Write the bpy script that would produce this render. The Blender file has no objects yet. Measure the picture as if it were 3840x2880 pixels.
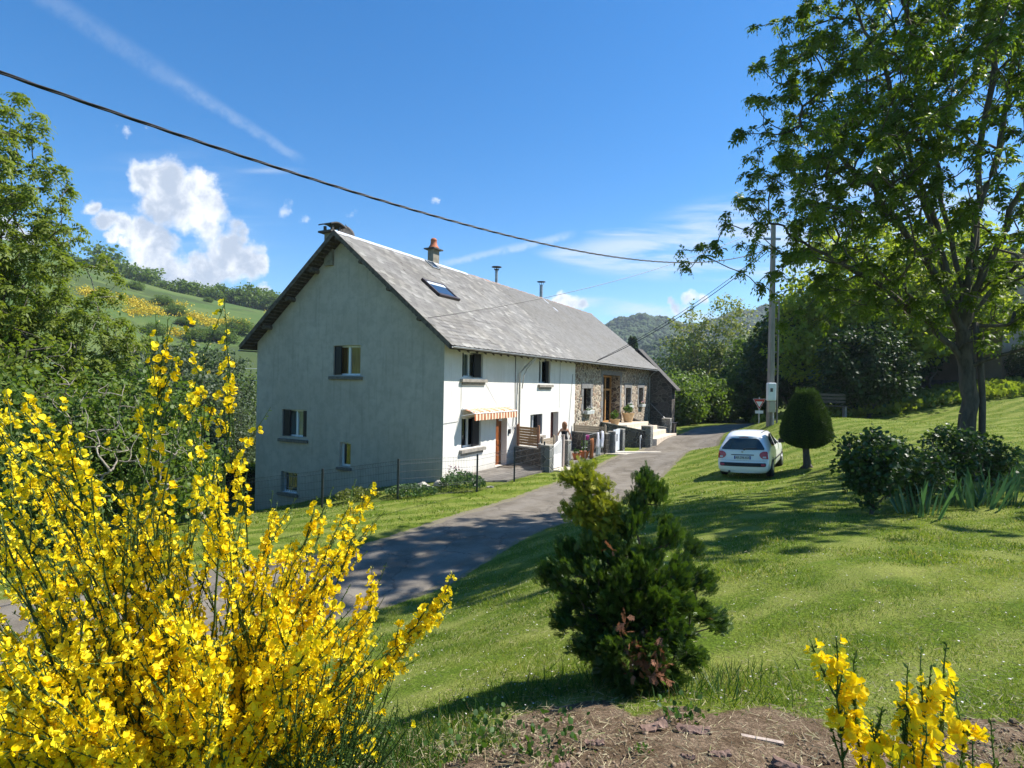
import bpy, bmesh, math, random
import numpy as np
from mathutils import Matrix, Vector, Euler
rad = math.radians
RNG = np.random.default_rng(7)
random.seed(7)
SC = bpy.context.scene
COL = SC.collection
H = 3.6                      # eye height above the road, metres
ROLL = 0.01745
FOC = 2200.0

# ------------------------------------------------------------------ camera
cam_d = bpy.data.cameras.new('camera')
cam_d.sensor_width = 36.0
cam_d.lens = 36.0 * FOC / 3840.0
cam_d.clip_start = 0.05
cam_d.clip_end = 8000
cam = bpy.data.objects.new('camera', cam_d)
COL.objects.link(cam)
cam.matrix_world = Matrix.Translation((0, 0, H)) @ Matrix.Rotation(rad(90), 4, 'X') @ Matrix.Rotation(ROLL, 4, 'Z')
SC.camera = cam
SC.view_settings.view_transform = 'Standard'
SC.view_settings.look = 'None'
SC.view_settings.exposure = 0.93
SC.view_settings.gamma = 1.0

SUN_EL = rad(51)
SUN_AZ = math.atan2(0.98, 0.205)          # clockwise from +Y
SUN_DIR = Vector((math.sin(SUN_AZ) * math.cos(SUN_EL), math.cos(SUN_AZ) * math.cos(SUN_EL), math.sin(SUN_EL)))


def kk(px, py):
    dx = px - 1920.0
    dy = py - 1440.0
    return (dx + ROLL * dy) / FOC, -(dy - ROLL * dx) / FOC


def at(px, py, D):
    """point of the place that the photograph shows at px,py when it stands D metres ahead"""
    a, b = kk(px, py)
    return (a * D, D, H + b * D)


# ------------------------------------------------------------------ world: sky with clouds
class NT:
    def __init__(self, tree):
        self.t = tree
        self.n = tree.nodes
        self.l = tree.links

    def node(self, typ, **kw):
        nd = self.n.new(typ)
        for k_, v in kw.items():
            setattr(nd, k_, v)
        return nd

    def put(self, sock, v):
        if v is None:
            return
        if hasattr(v, 'is_output'):
            self.l.new(v, sock)
        else:
            sock.default_value = v

    def m(self, op, a, b=None, c=None, clamp=False):
        nd = self.node('ShaderNodeMath', operation=op, use_clamp=clamp)
        self.put(nd.inputs[0], a)
        self.put(nd.inputs[1], b)
        self.put(nd.inputs[2], c)
        return nd.outputs[0]

    def vm(self, op, a, b=None, s=None):
        nd = self.node('ShaderNodeVectorMath', operation=op)
        self.put(nd.inputs[0], a)
        self.put(nd.inputs[1], b)
        if s is not None:
            self.put(nd.inputs['Scale'], s)
        return nd.outputs['Value'] if op in ('LENGTH', 'DOT_PRODUCT', 'DISTANCE') else nd.outputs[0]

    def noise(self, vec, scale, detail=4, rough=.55, dist=0.0, out='Fac'):
        nd = self.node('ShaderNodeTexNoise')
        if vec is not None:
            self.l.new(vec, nd.inputs['Vector'])
        nd.inputs['Scale'].default_value = scale
        nd.inputs['Detail'].default_value = detail
        nd.inputs['Roughness'].default_value = rough
        nd.inputs['Distortion'].default_value = dist
        return nd.outputs[out]

    def smooth(self, v, lo, hi, a=0.0, b=1.0):
        nd = self.node('ShaderNodeMapRange', interpolation_type='SMOOTHSTEP')
        self.put(nd.inputs['Value'], v)
        nd.inputs['From Min'].default_value = lo
        nd.inputs['From Max'].default_value = hi
        nd.inputs['To Min'].default_value = a
        nd.inputs['To Max'].default_value = b
        return nd.outputs[0]

    def mix(self, f, a, b, blend='MIX'):
        nd = self.node('ShaderNodeMix', data_type='RGBA', blend_type=blend)
        self.put(nd.inputs[0], f)
        self.put(nd.inputs[6], a)
        self.put(nd.inputs[7], b)
        return nd.outputs[2]

    def ramp(self, v, stops):
        nd = self.node('ShaderNodeValToRGB')
        self.put(nd.inputs[0], v)
        el = nd.color_ramp.elements
        while len(el) < len(stops):
            el.new(0.5)
        for e, (p, c) in zip(el, stops):
            e.position = p
            e.color = (*c, 1) if len(c) == 3 else c
        return nd.outputs[0]


SKY_STR = 0.105
world = bpy.data.worlds.new('World')
SC.world = world
world.use_nodes = True
W = NT(world.node_tree)
W.n.clear()
wout = W.node('ShaderNodeOutputWorld')
bg = W.node('ShaderNodeBackground')
sky = W.node('ShaderNodeTexSky', sky_type='NISHITA', sun_disc=False)
sky.sun_elevation = SUN_EL
sky.sun_rotation = SUN_AZ
sky.altitude = 900
sky.air_density = 1.0
sky.dust_density = 0.3
sky.ozone_density = 3.0
hs = W.node('ShaderNodeHueSaturation')
hs.inputs['Saturation'].default_value = 1.36
hs.inputs['Value'].default_value = 1.0
W.l.new(sky.outputs[0], hs.inputs['Color'])
tc = W.node('ShaderNodeTexCoord')
sx = W.node('ShaderNodeSeparateXYZ')
W.l.new(tc.outputs['Generated'], sx.inputs[0])
yc = W.m('MAXIMUM', sx.outputs[1], 0.05)
U = W.m('DIVIDE', sx.outputs[0], yc)
V = W.m('DIVIDE', sx.outputs[2], yc)
front = W.smooth(sx.outputs[1], 0.05, 0.2)
cmb = W.node('ShaderNodeCombineXYZ')
W.l.new(U, cmb.inputs[0])
W.l.new(V, cmb.inputs[1])
P2 = cmb.outputs[0]
# billow the lookup so the edges of the heaps curl
nz = W.noise(P2, 22, 7, .62, 0, 'Color')
nz2 = W.noise(P2, 7, 3, .5, 0, 'Color')
off = W.vm('SCALE', W.vm('SUBTRACT', nz, (.5, .5, .5)), None, .040)
off2 = W.vm('SCALE', W.vm('SUBTRACT', nz2, (.5, .5, .5)), None, .045)
PQ = W.vm('ADD', W.vm('ADD', P2, off), off2)


def blobs(lst, P):
    acc = None
    for (px, py, r) in lst:
        a, b = kk(px, py)
        d = W.vm('DISTANCE', P, (a, b, 0))
        f = W.m('SUBTRACT', 1.0, W.m('DIVIDE', d, r / FOC))
        acc = f if acc is None else W.m('MAXIMUM', acc, f)
    return acc


CUM = [(560, 660, 80), (640, 680, 100), (725, 690, 90), (770, 740, 70), (690, 780, 110), (610, 770, 90),
       (760, 820, 90), (520, 890, 70), (570, 950, 100), (600, 1030, 110), (660, 1060, 90), (540, 1050, 90),
       (870, 900, 75), (850, 980, 110), (920, 960, 80), (960, 1000, 60), (780, 1030, 100), (700, 1090, 70),
       (470, 1060, 70), (400, 1050, 60),
       (350, 770, 40), (400, 810, 48), (450, 850, 42), (430, 880, 36), (480, 900, 36),
       
       (935, 1078, 26), (980, 1080, 30), (900, 1125, 38), (2110, 1130, 34), (2140, 1145, 36), (2180, 1150, 30),
       (2530, 1130, 34), (2575, 1124, 40), (2620, 1130, 30), (20, 900, 90), (80, 950, 90), (190, 1130, 90)]
cf = blobs(CUM, PQ)
fb = W.noise(W.vm('ADD', P2, (3.1, 1.7, 0)), 19, 8, .60)
cfn = W.m('ADD', cf, W.m('MULTIPLY', W.m('SUBTRACT', fb, .47), 1.7))
SML = [(1085, 772, 40), (1160, 815, 36), (1330, 810, 44), (1345, 830, 36), (1640, 752, 22), (480, 470, 40), (440, 465, 26), (560, 470, 26)]
cfs = W.m('SUBTRACT', W.m('ADD', W.m('MULTIPLY', W.m('MAXIMUM', blobs(SML, PQ), -.5), .55), W.m('MULTIPLY', W.m('SUBTRACT', fb, .5), 2.4)), .30)
cum = W.m('MAXIMUM', W.smooth(cfn, -.05, .50), W.m('MULTIPLY', W.smooth(cfs, 0, .5), .55))
# shade inside the heap: same field looked up further down the light
nzs = W.noise(P2, 16, 6, .6, .3)
shade = W.smooth(W.m('ADD', W.m('MULTIPLY', nzs, 1.0), W.m('MULTIPLY', cfn, -.22)), .24, .56)
cloud_col = W.mix(shade, (2.9, 3.35, 4.1, 1), (6.0, 6.1, 6.3, 1))
# high cirrus right of centre and aircraft trails
mp = W.node('ShaderNodeMapping')
mp.inputs['Rotation'].default_value = (0, 0, rad(4))
mp.inputs['Scale'].default_value = (1.0, 6.0, 1.0)
W.l.new(P2, mp.inputs[0])
cn = W.noise(mp.outputs[0], 5.5, 7, .6, .35)


def gauss(px, py, rx, ry, rot=0.0):
    a, b = kk(px, py)
    du = W.m('SUBTRACT', U, a)
    dv = W.m('SUBTRACT', V, b)
    c, s = math.cos(rot), math.sin(rot)
    p = W.m('ADD', W.m('MULTIPLY', du, c), W.m('MULTIPLY', dv, s))
    q = W.m('ADD', W.m('MULTIPLY', du, -s), W.m('MULTIPLY', dv, c))
    p = W.m('DIVIDE', p, rx / FOC)
    q = W.m('DIVIDE', q, ry / FOC)
    return W.m('SUBTRACT', 1.0, W.m('SQRT', W.m('ADD', W.m('MULTIPLY', p, p), W.m('MULTIPLY', q, q))))


cir = None
for g in [(2520, 960, 520, 110, 0.0), (2250, 975, 280, 50, -.12), (2750, 880, 430, 170, .12), (2400, 1165, 420, 46, -.1), (2420, 870, 260, 22, 0.03),
          (3300, 900, 700, 330, 0), (2700, 1010, 420, 60, -.1), (1000, 640, 190, 22, .03), (700, 800, 500, 330, -.4)]:
    amp = .28 if g[0] in (700, 1000) else 1.0
    x = W.m('MULTIPLY', W.m('MAXIMUM', gauss(*g), 0.0), amp)
    cir = x if cir is None else W.m('MAXIMUM', cir, x)
cirf = W.m('MULTIPLY', W.smooth(cir, 0.0, .55), W.smooth(cn, .34, .66))


def trail(p0, p1, w0, w1, dens):
    a0, b0 = kk(*p0)
    a1, b1 = kk(*p1)
    L = math.hypot(a1 - a0, b1 - b0)
    tx, ty = (a1 - a0) / L, (b1 - b0) / L
    du = W.m('SUBTRACT', U, a0)
    dv = W.m('SUBTRACT', V, b0)
    s = W.m('DIVIDE', W.m('ADD', W.m('MULTIPLY', du, tx), W.m('MULTIPLY', dv, ty)), L)
    t = W.m('ABSOLUTE', W.m('ADD', W.m('ADD', W.m('MULTIPLY', du, -ty), W.m('MULTIPLY', dv, tx)), W.m('MULTIPLY', W.m('SUBTRACT', tn, .5), .014)))
    wd = W.m('ADD', w0 / FOC, W.m('MULTIPLY', s, (w1 - w0) / FOC))
    f = W.m('SUBTRACT', 1.0, W.m('DIVIDE', t, W.m('MAXIMUM', wd, .001)))
    f = W.smooth(f, 0, .9)
    f = W.m('MULTIPLY', f, W.m('MULTIPLY', W.smooth(s, -.05, .08), W.smooth(s, .92, 1.05, 1, 0)))
    return W.m('MULTIPLY', W.m('MULTIPLY', f, dens), W.smooth(tn, .3, .62, .35, 1))


tn = W.noise(P2, 34, 5, .65)
trs = trail((100, -60), (760, 370), 60, 50, .12)
for a_ in [((640, 290), (1130, 600), 40, 26, .20), ((1660, 990), (2150, 880), 20, 24, .42), ((1560, 1010), (1960, 925), 22, 12, .3)]:
    trs = W.m('MAXIMUM', trs, trail(*a_))
thin = W.m('MULTIPLY', W.m('MAXIMUM', W.m('MULTIPLY', cirf, .72), trs), front)
c1 = W.mix(thin, hs.outputs[0], (4.3, 4.8, 5.4, 1))
c2 = W.mix(W.m('MULTIPLY', cum, W.m('MULTIPLY', front, .97)), c1, cloud_col)
W.l.new(c2, bg.inputs[0])
bg.inputs[1].default_value = SKY_STR
W.l.new(bg.outputs[0], wout.inputs[0])

# ------------------------------------------------------------------ sun
sl = bpy.data.lights.new('sun', 'SUN')
sl.energy = 4.8
sl.angle = rad(0.53)
sl.color = (1.0, 0.955, 0.88)
so = bpy.data.objects.new('sun', sl)
COL.objects.link(so)
so.rotation_euler = SUN_DIR.to_track_quat('Z', 'Y').to_euler()
so.location = (30, 0, 40)


# ------------------------------------------------------------------ object helpers
def tag(o, label=None, cat=None, group=None, kind=None):
    if label:
        o['label'] = label
    if cat:
        o['category'] = cat
    if group:
        o['group'] = group
    if kind:
        o['kind'] = kind
    return o


def thing(name, label, cat, loc=(0, 0, 0), rz=0.0, group=None):
    o = bpy.data.objects.new(name, None)
    o.empty_display_size = .2
    COL.objects.link(o)
    o.location = loc
    o.rotation_euler = (0, 0, rz)
    return tag(o, label, cat, group)


def link_mesh(name, me, mat, parent=None):
    o = bpy.data.objects.new(name, me)
    COL.objects.link(o)
    if mat is not None:
        for m_ in (mat if isinstance(mat, (list, tuple)) else [mat]):
            me.materials.append(m_)
    if parent is not None:
        o.parent = parent
    return o


def copy_tree(o, parent=None):
    c = o.copy()
    COL.objects.link(c)
    if parent is not None:
        c.parent = parent
    for ch in [x for x in bpy.data.objects if x.parent == o]:
        copy_tree(ch, c)
    return c


class MB:
    """collects shapes and links them as one mesh object"""

    def __init__(self):
        self.v = []
        self.f = []
        self.mi = []
        self.uv = {}

    def add(self, vs, fs, mi=0):
        b = len(self.v)
        self.v += [tuple(x) for x in vs]
        self.f += [tuple(b + i for i in f) for f in fs]
        self.mi += [mi] * len(fs)
        return self

    def box(self, x0, y0, z0, x1, y1, z1, mi=0, M=None):
        vs = [Vector((x, y, z)) for z in (z0, z1) for y in (y0, y1) for x in (x0, x1)]
        if M is not None:
            vs = [M @ v for v in vs]
        return self.add(vs, [(0, 2, 3, 1), (4, 5, 7, 6), (0, 1, 5, 4), (2, 6, 7, 3), (0, 4, 6, 2), (1, 3, 7, 5)], mi)

    def quad(self, a, b, c, d, mi=0):
        return self.add([a, b, c, d], [(0, 1, 2, 3)], mi)

    def poly(self, pts, mi=0):
        return self.add(pts, [tuple(range(len(pts)))], mi)

    def prism(self, pts, z0, z1, mi=0):
        n_ = len(pts)
        vs = [(p[0], p[1], z0) for p in pts] + [(p[0], p[1], z1) for p in pts]
        fs = [tuple(range(n_ - 1, -1, -1)), tuple(range(n_, 2 * n_))]
        fs += [(i, (i + 1) % n_, n_ + (i + 1) % n_, n_ + i) for i in range(n_)]
        return self.add(vs, fs, mi)

    def tube(self, pts, r, n=8, mi=0, cap=True, flat=1.0):
        pts = [Vector(p) for p in pts]
        rs = r if isinstance(r, (list, tuple)) else [r] * len(pts)
        vs = []
        for i, p in enumerate(pts):
            t = (pts[min(i + 1, len(pts) - 1)] - pts[max(i - 1, 0)]).normalized()
            up = Vector((0, 0, 1)) if abs(t.z) < .95 else Vector((0, 1, 0))
            a = t.cross(up).normalized()
            b = a.cross(t).normalized()
            for j in range(n):
                an = 2 * math.pi * j / n
                vs.append(p + (a * math.cos(an) + b * math.sin(an) * flat) * rs[i])
        fs = []
        for i in range(len(pts) - 1):
            for j in range(n):
                fs.append((i * n + j, i * n + (j + 1) % n, (i + 1) * n + (j + 1) % n, (i + 1) * n + j))
        if cap:
            fs.append(tuple(range(n - 1, -1, -1)))
            fs.append(tuple((len(pts) - 1) * n + j for j in range(n)))
        return self.add(vs, fs, mi)

    def lathe(self, prof, n=16, mi=0, c=(0, 0, 0), M=None):
        vs = []
        for (r, z) in prof:
            for j in range(n):
                an = 2 * math.pi * j / n
                v = Vector((c[0] + r * math.cos(an), c[1] + r * math.sin(an), c[2] + z))
                vs.append(M @ v if M is not None else v)
        fs = []
        for i in range(len(prof) - 1):
            for j in range(n):
                fs.append((i * n + j, i * n + (j + 1) % n, (i + 1) * n + (j + 1) % n, (i + 1) * n + j))
        fs.append(tuple(range(n - 1, -1, -1)))
        fs.append(tuple((len(prof) - 1) * n + j for j in range(n)))
        return self.add(vs, fs, mi)

    def wall(self, fr, u0, u1, z0, z1, ops, mi=0, top=None):
        """vertical sheet in frame fr(u, depth, z) with real openings and reveals; ops = (ua, ub, za, zb, depth)"""
        us = sorted(set([u0, u1] + [x for o in ops for x in o[:2]]))
        zs = sorted(set([z0, z1] + [x for o in ops for x in o[2:4]]))
        for i in range(len(us) - 1):
            for j in range(len(zs) - 1):
                uc, zc = (us[i] + us[i + 1]) / 2, (zs[j] + zs[j + 1]) / 2
                if any(o[0] < uc < o[1] and o[2] < zc < o[3] for o in ops):
                    continue
                self.quad(fr(us[i], 0, zs[j]), fr(us[i + 1], 0, zs[j]), fr(us[i + 1], 0, zs[j + 1]), fr(us[i], 0, zs[j + 1]), mi)
        for (ua, ub, za, zb, dp) in ops:
            self.quad(fr(ua, 0, za), fr(ua, dp, za), fr(ua, dp, zb), fr(ua, 0, zb), mi)
            self.quad(fr(ub, 0, za), fr(ub, dp, za), fr(ub, dp, zb), fr(ub, 0, zb), mi)
            self.quad(fr(ua, 0, zb), fr(ub, 0, zb), fr(ub, dp, zb), fr(ua, dp, zb), mi)
            self.quad(fr(ua, 0, za), fr(ub, 0, za), fr(ub, dp, za), fr(ua, dp, za), mi)
        return self

    def build(self, name, mat, parent=None, smooth=False, bevel=0.0, angle=None, sub=0):
        me = bpy.data.meshes.new(name)
        me.from_pydata(self.v, [], self.f)
        o = link_mesh(name, me, mat, parent)
        for p, m_ in zip(me.polygons, self.mi):
            p.material_index = m_
        if smooth:
            me.polygons.foreach_set('use_smooth', [True] * len(me.polygons))
        if bevel:
            b = o.modifiers.new('bevel', 'BEVEL')
            b.width = bevel
            b.segments = 2
            b.limit_method = 'ANGLE'
        if sub:
            s_ = o.modifiers.new('sub', 'SUBSURF')
            s_.levels = s_.render_levels = sub
        me.update()
        return o


def np_mesh(name, V_, F_, mat, parent=None, attr=None, smooth=False, attr2=None):
    """V_ (n,3) float, F_ (m,k) int all same k"""
    me = bpy.data.meshes.new(name)
    V_ = np.ascontiguousarray(V_, dtype=np.float32)
    F_ = np.ascontiguousarray(F_, dtype=np.int32)
    me.vertices.add(len(V_))
    me.vertices.foreach_set('co', V_.ravel())
    k_ = F_.shape[1]
    me.loops.add(F_.size)
    me.loops.foreach_set('vertex_index', F_.ravel())
    me.polygons.add(len(F_))
    me.polygons.foreach_set('loop_start', np.arange(0, F_.size, k_, dtype=np.int32))
    me.polygons.foreach_set('loop_total', np.full(len(F_), k_, dtype=np.int32))
    if smooth:
        me.polygons.foreach_set('use_smooth', np.ones(len(F_), dtype=bool))
    me.update(calc_edges=True)
    if attr is not None:
        a = me.attributes.new('v', 'FLOAT', 'POINT')
        a.data.foreach_set('value', np.ascontiguousarray(attr, dtype=np.float32))
    if attr2 is not None:
        a = me.attributes.new('w', 'FLOAT', 'POINT')
        a.data.foreach_set('value', np.ascontiguousarray(attr2, dtype=np.float32))
    return link_mesh(name, me, mat, parent)


def norm(a):
    return a / np.maximum(np.linalg.norm(a, axis=-1, keepdims=True), 1e-9)


def frames(d, rng, roll=None, up=None):
    """rotation matrices (n,3,3) whose columns are side, d, normal"""
    d = norm(d)
    if up is None:
        r = norm(rng.normal(size=d.shape))
    else:
        r = norm(np.asarray(up) + roll * rng.normal(size=d.shape))
    s = norm(np.cross(d, r))
    n_ = np.cross(s, d)
    return np.stack([s, d, n_], axis=2)


def inst(BV, BF, R, P, S):
    """instance base verts BV (nv,3) faces BF (nf,k) with rotations R, positions P, scale S (n,) or (n,3)"""
    S = np.asarray(S)
    if S.ndim == 1:
        S = np.repeat(S[:, None], 3, 1)
    V_ = np.einsum('nij,nvj->nvi', R, BV[None] * S[:, None, :]) + P[:, None, :]
    n_, nv = len(P), len(BV)
    F_ = BF[None] + (np.arange(n_) * nv)[:, None, None]
    return V_.reshape(-1, 3), F_.reshape(-1, BF.shape[1]), nv


KITE_V = np.array([(0, 0, 0), (.5, .45, .06), (0, 1, -.08), (-.5, .45, .06)], float)
KITE_F = np.array([(0, 1, 2, 3)])
# leaf folded on its rib
LEAF_V = np.array([(0, 0, 0), (.42, .35, .1), (.3, .75, .05), (0, 1, -.1), (-.3, .75, .05), (-.42, .35, .1), (0, .5, -.02)], float)
LEAF_F = np.array([(0, 1, 2, 6), (6, 2, 3, 4), (0, 6, 4, 5)])
BLADE_V = np.array([(-.5, 0, 0), (.5, 0, 0), (.32, .55, .06), (-.32, .55, .06), (.0, 1, .25)], float)
BLADE_F = np.array([(0, 1, 2, 3), (3, 2, 4, 4)])


# ------------------------------------------------------------------ materials
def mat_new(name):
    m_ = bpy.data.materials.new(name)
    m_.use_nodes = True
    T = NT(m_.node_tree)
    T.n.clear()
    out = T.node('ShaderNodeOutputMaterial')
    return m_, T, out


def pbr(T, out, col, rough=.8, metal=0.0, spec=.3, bump=None, bstr=.3, bdist=.02, **kw):
    b = T.node('ShaderNodeBsdfPrincipled')
    T.put(b.inputs['Base Color'], col)
    T.put(b.inputs['Roughness'], rough)
    b.inputs['Metallic'].default_value = metal
    b.inputs['Specular IOR Level'].default_value = spec
    for k_, v in kw.items():
        T.put(b.inputs[k_.replace('_', ' ')], v)
    if bump is not None:
        bn = T.node('ShaderNodeBump')
        bn.inputs['Strength'].default_value = bstr
        bn.inputs['Distance'].default_value = bdist
        T.l.new(bump, bn.inputs['Height'])
        T.l.new(bn.outputs[0], b.inputs['Normal'])
    T.l.new(b.outputs[0], out.inputs[0])
    return b


def c4(c):
    return (c[0], c[1], c[2], 1)


def mix_mat(name, ca, cb, scale=6, rough=.8, bump=.3, bscale=60, metal=0, spec=.3, detail=5, bdist=.01, lo=.35, hi=.65, stretch=None, big=None):
    m_, T, out = mat_new(name)
    tc_ = T.node('ShaderNodeTexCoord').outputs['Object']
    if stretch:
        mpn = T.node('ShaderNodeMapping')
        mpn.inputs['Scale'].default_value = stretch
        T.l.new(tc_, mpn.inputs[0])
        tc_ = mpn.outputs[0]
    f = T.smooth(T.noise(tc_, scale, detail, .6), lo, hi)
    col = T.mix(f, c4(ca), c4(cb))
    if big:
        g = T.smooth(T.noise(tc_, big[0], 3, .6), .38, .66)
        col = T.mix(T.m('MULTIPLY', g, big[1]), col, c4(big[2]))
    h_ = T.noise(tc_, bscale, 4, .6)
    pbr(T, out, col, rough, metal, spec, h_, bump, bdist)
    return m_


def leaf_mat(name, ca, cb, trans=.4, tcol=None, rough=.5, cc=None, spec=.25, big=0.0):
    """ca..cb picked leaf by leaf; light passes through the blade"""
    m_, T, out = mat_new(name)
    a = T.node('ShaderNodeAttribute', attribute_name='v')
    stops = [(0, ca), (1, cb)] if cc is None else [(0, ca), (.78, cb), (.93, cb), (1, cc)]
    col = T.ramp(a.outputs['Fac'], stops)
    b = T.node('ShaderNodeBsdfPrincipled')
    T.l.new(col, b.inputs['Base Color'])
    b.inputs['Roughness'].default_value = rough
    b.inputs['Specular IOR Level'].default_value = spec
    tr = T.node('ShaderNodeBsdfTranslucent')
    tcc = T.mix(1.0, col, c4(tcol or (1.5, 1.6, .7)), 'MULTIPLY')
    T.l.new(tcc, tr.inputs[0])
    mx = T.node('ShaderNodeMixShader')
    mx.inputs[0].default_value = trans
    T.l.new(b.outputs[0], mx.inputs[1])
    T.l.new(tr.outputs[0], mx.inputs[2])
    T.l.new(mx.outputs[0], out.inputs[0])
    return m_


def stone_mat(name, stones, mortar, scale=3.2, edge=.07, rough=.9, stretch=(1, 1, 1.5), bstr=.9, warp=.16):
    m_, T, out = mat_new(name)
    tc_ = T.node('ShaderNodeTexCoord').outputs['Object']
    mpn = T.node('ShaderNodeMapping')
    mpn.inputs['Scale'].default_value = stretch
    T.l.new(tc_, mpn.inputs[0])
    v = mpn.outputs[0]
    w_ = T.vm('SCALE', T.vm('SUBTRACT', T.noise(v, 5, 3, .6, 0, 'Color'), (.5, .5, .5)), None, warp)
    v2 = T.vm('ADD', v, w_)
    vo = T.node('ShaderNodeTexVoronoi', feature='DISTANCE_TO_EDGE')
    vo.inputs['Scale'].default_value = scale
    T.l.new(v2, vo.inputs['Vector'])
    vc = T.node('ShaderNodeTexVoronoi', feature='F1')
    vc.inputs['Scale'].default_value = scale
    T.l.new(v2, vc.inputs['Vector'])
    sepc = T.node('ShaderNodeSeparateColor')
    T.l.new(vc.outputs['Color'], sepc.inputs[0])
    col = T.ramp(sepc.outputs[0], [(i / (len(stones) - 1), s) for i, s in enumerate(stones)])
    col = T.mix(T.m('MULTIPLY', T.noise(tc_, 26, 4, .6), .55), col, T.mix(1.0, col, (.45, .43, .4, 1), 'MULTIPLY'))
    e = T.smooth(vo.outputs['Distance'], edge * .35, edge)
    mcol = T.mix(T.noise(tc_, 9, 4, .6), c4(mortar), c4([x * .72 for x in mortar]))
    col = T.mix(e, mcol, col)
    hgt = T.m('ADD', T.smooth(vo.outputs['Distance'], 0, edge * 2.2), T.m('MULTIPLY', T.noise(tc_, 40, 4, .6), .35))
    pbr(T, out, col, rough, 0, .2, hgt, bstr, .03)
    return m_


# ------------------------------------------------------------------ terrain
CTRL = [(5.76, 22.3, 0), (2.1, 21.9, 0), (5.4, 30.1, 0), (12.4, 34.6, 0.0), (2.06, 15.9, 0), (-.84, 10.9, 0), (-1.95, 9.0, 0),
        (-4.4, 10.6, 0), (-2.83, 12.8, 0), (-1.3, 16.2, 0), (16.1, 51.4, 0), (21.2, 56.6, 0.0), (20, 62, -.2), (27, 60, 0.0), (35, 63, .4), (9, 38.5, 0), (-8, 8.2, -.1), (-12, 5, -.2), (-18, 3, -.4),
        (0, 2.6, 1.92), (0, 0, 2.0), (-1.2, 2, 1.72), (-.9, 3.2, 1.5), (-.9, 5, 1.05), (-1.2, 7, .5), (.9, 4, 1.56), (1.6, 3.6, 1.72), (2.3, 2.6, 1.9), (3.2, 3.4, 1.84), (4.3, 5.2, 1.75),
        (1.2, 8, 1.05), (1.8, 11.5, .75), (3.3, 14.2, .62), (6.4, 10.4, 1.42), (11, 14, 1.47), (8, 7, 1.7), (14, 6, 1.9), (20, 10, 1.9), (18, 20, 1.6),
        (25, 37.6, 1.6), (19, 36, 1.6), (14.5, 33, 1.5), (15, 36, 1.38), (30, 28, 1.7), (45, 30, 2.2), (40, 10, 2.2),
        (8.5, 19.5, .62), (9.8, 21.7, .72), (7.2, 20.2, .56), (6.2, 19.4, .42), (9.9, 19.6, .95), (12.5, 27, 1.25), (9.8, 27.5, .75), (16.6, 40.5, .6), (20, 46, .55), (21.5, 42, 1.2),
        (-2.5, 21.2, .02), (-1.1, 19.4, 0.0), (1.3, 24.1, 0.0), (4.8, 31, 0.0), (10.9, 46, -.1), (12.6, 45.8, -.15),
        (-3.5, 18.3, -.05), (-6.1, 18.9, -.5), (-9.7, 19.8, -1.08), (-6.9, 23.4, -.95), (-11.3, 26, -2.25), (-4.0, 16, -.02), (-7, 15, -.15), (-9.5, 14, -.3), (-13, 12, -.6), (-13.5, 20.5, -1.9),
        (-17, 22, -2.6), (-15, 30, -3.0), (-18, 38, -3.8), (-25, 30, -4.0), (-30, 20, -3.4), (-28, 60, -4.4), (-8, 42, -3.0), (-4, 60, -3.4), (-30, 5, -2.0),
        (24, 44, 1.5), (28.5, 43, 2.4), (34, 43, 3.4), (41, 42, 4.2), (55, 42, 5.2), (60, 60, 6.5), (44, 60, 4.8), (33, 52, 2.3), (60, 20, 3.0), (30, 82, 1.0),
        (0, -8, 2.3), (-10, -8, .8), (14, -8, 2.4), (-25, -8, -.8), (40, -8, 2.6), (60, -8, 3), (5, 80, -3), (18, 75, -1.0), (45, 85, 4.0), (-30, 85, -5)]
_c = np.array(CTRL, float)
_n = len(_c)


def _tps(d2):
    return np.where(d2 > 1e-9, .5 * d2 * np.log(np.maximum(d2, 1e-9)), 0)


_S = 20.0
_xy = _c[:, :2] / _S
_K = _tps(((_xy[:, None] - _xy[None]) ** 2).sum(-1)) + np.eye(_n) * 2e-4
_Pm = np.c_[np.ones(_n), _xy]
_A = np.block([[_K, _Pm], [_Pm.T, np.zeros((3, 3))]])
_w = np.linalg.solve(_A, np.r_[_c[:, 2], 0, 0, 0])


def ss(x, a, b):
    t = np.clip((x - a) / (b - a), 0, 1)
    return t * t * (3 - 2 * t)


CREST_L = ([-2.5, -1.2, -.87, -.69, -.62, -.5, -.41, -.2, 0.0, .15], [.22, .2, .185, .150, .138, .124, .112, .085, .05, .02])


def zt(X, Y):
    X = np.atleast_1d(np.asarray(X, float))
    Y = np.atleast_1d(np.asarray(Y, float))
    sh = X.shape
    x, y = X.ravel(), Y.ravel()
    xc, yc_ = np.clip(x, -38, 62), np.clip(y, -9, 88)
    q = np.c_[xc, yc_] / _S
    z = np.zeros(len(x))
    for i in range(0, len(x), 20000):
        qq = q[i:i + 20000]
        d2 = ((qq[:, None] - _xy[None]) ** 2).sum(-1)
        z[i:i + 20000] = _tps(d2) @ _w[:_n] + np.c_[np.ones(len(qq)), qq] @ _w[_n:]
    # far land: valley, then the hill on the left
    az = x / np.maximum(y, 1)
    r = np.hypot(x, y)
    ct = np.interp(az, *CREST_L)
    crest = H + 300 * ct * np.where(y > 0, 1, .3)
    far = -5 + ss(r, 75, 330) * (crest + 5) - ss(r, 330, 900) * 40
    far = np.where(x > 0, np.minimum(far, -2 + 8 * ss(x / np.maximum(y, 1), .3, .8) + ss(r, 200, 700) * 15), far)
    t = ss(np.maximum(np.maximum(-38 - x, x - 62), np.maximum(-9 - y, y - 88)), 0, 45)
    return (z * (1 - t) + far * t).reshape(sh)


def z1(x, y):
    return float(zt([x], [y])[0])


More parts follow.
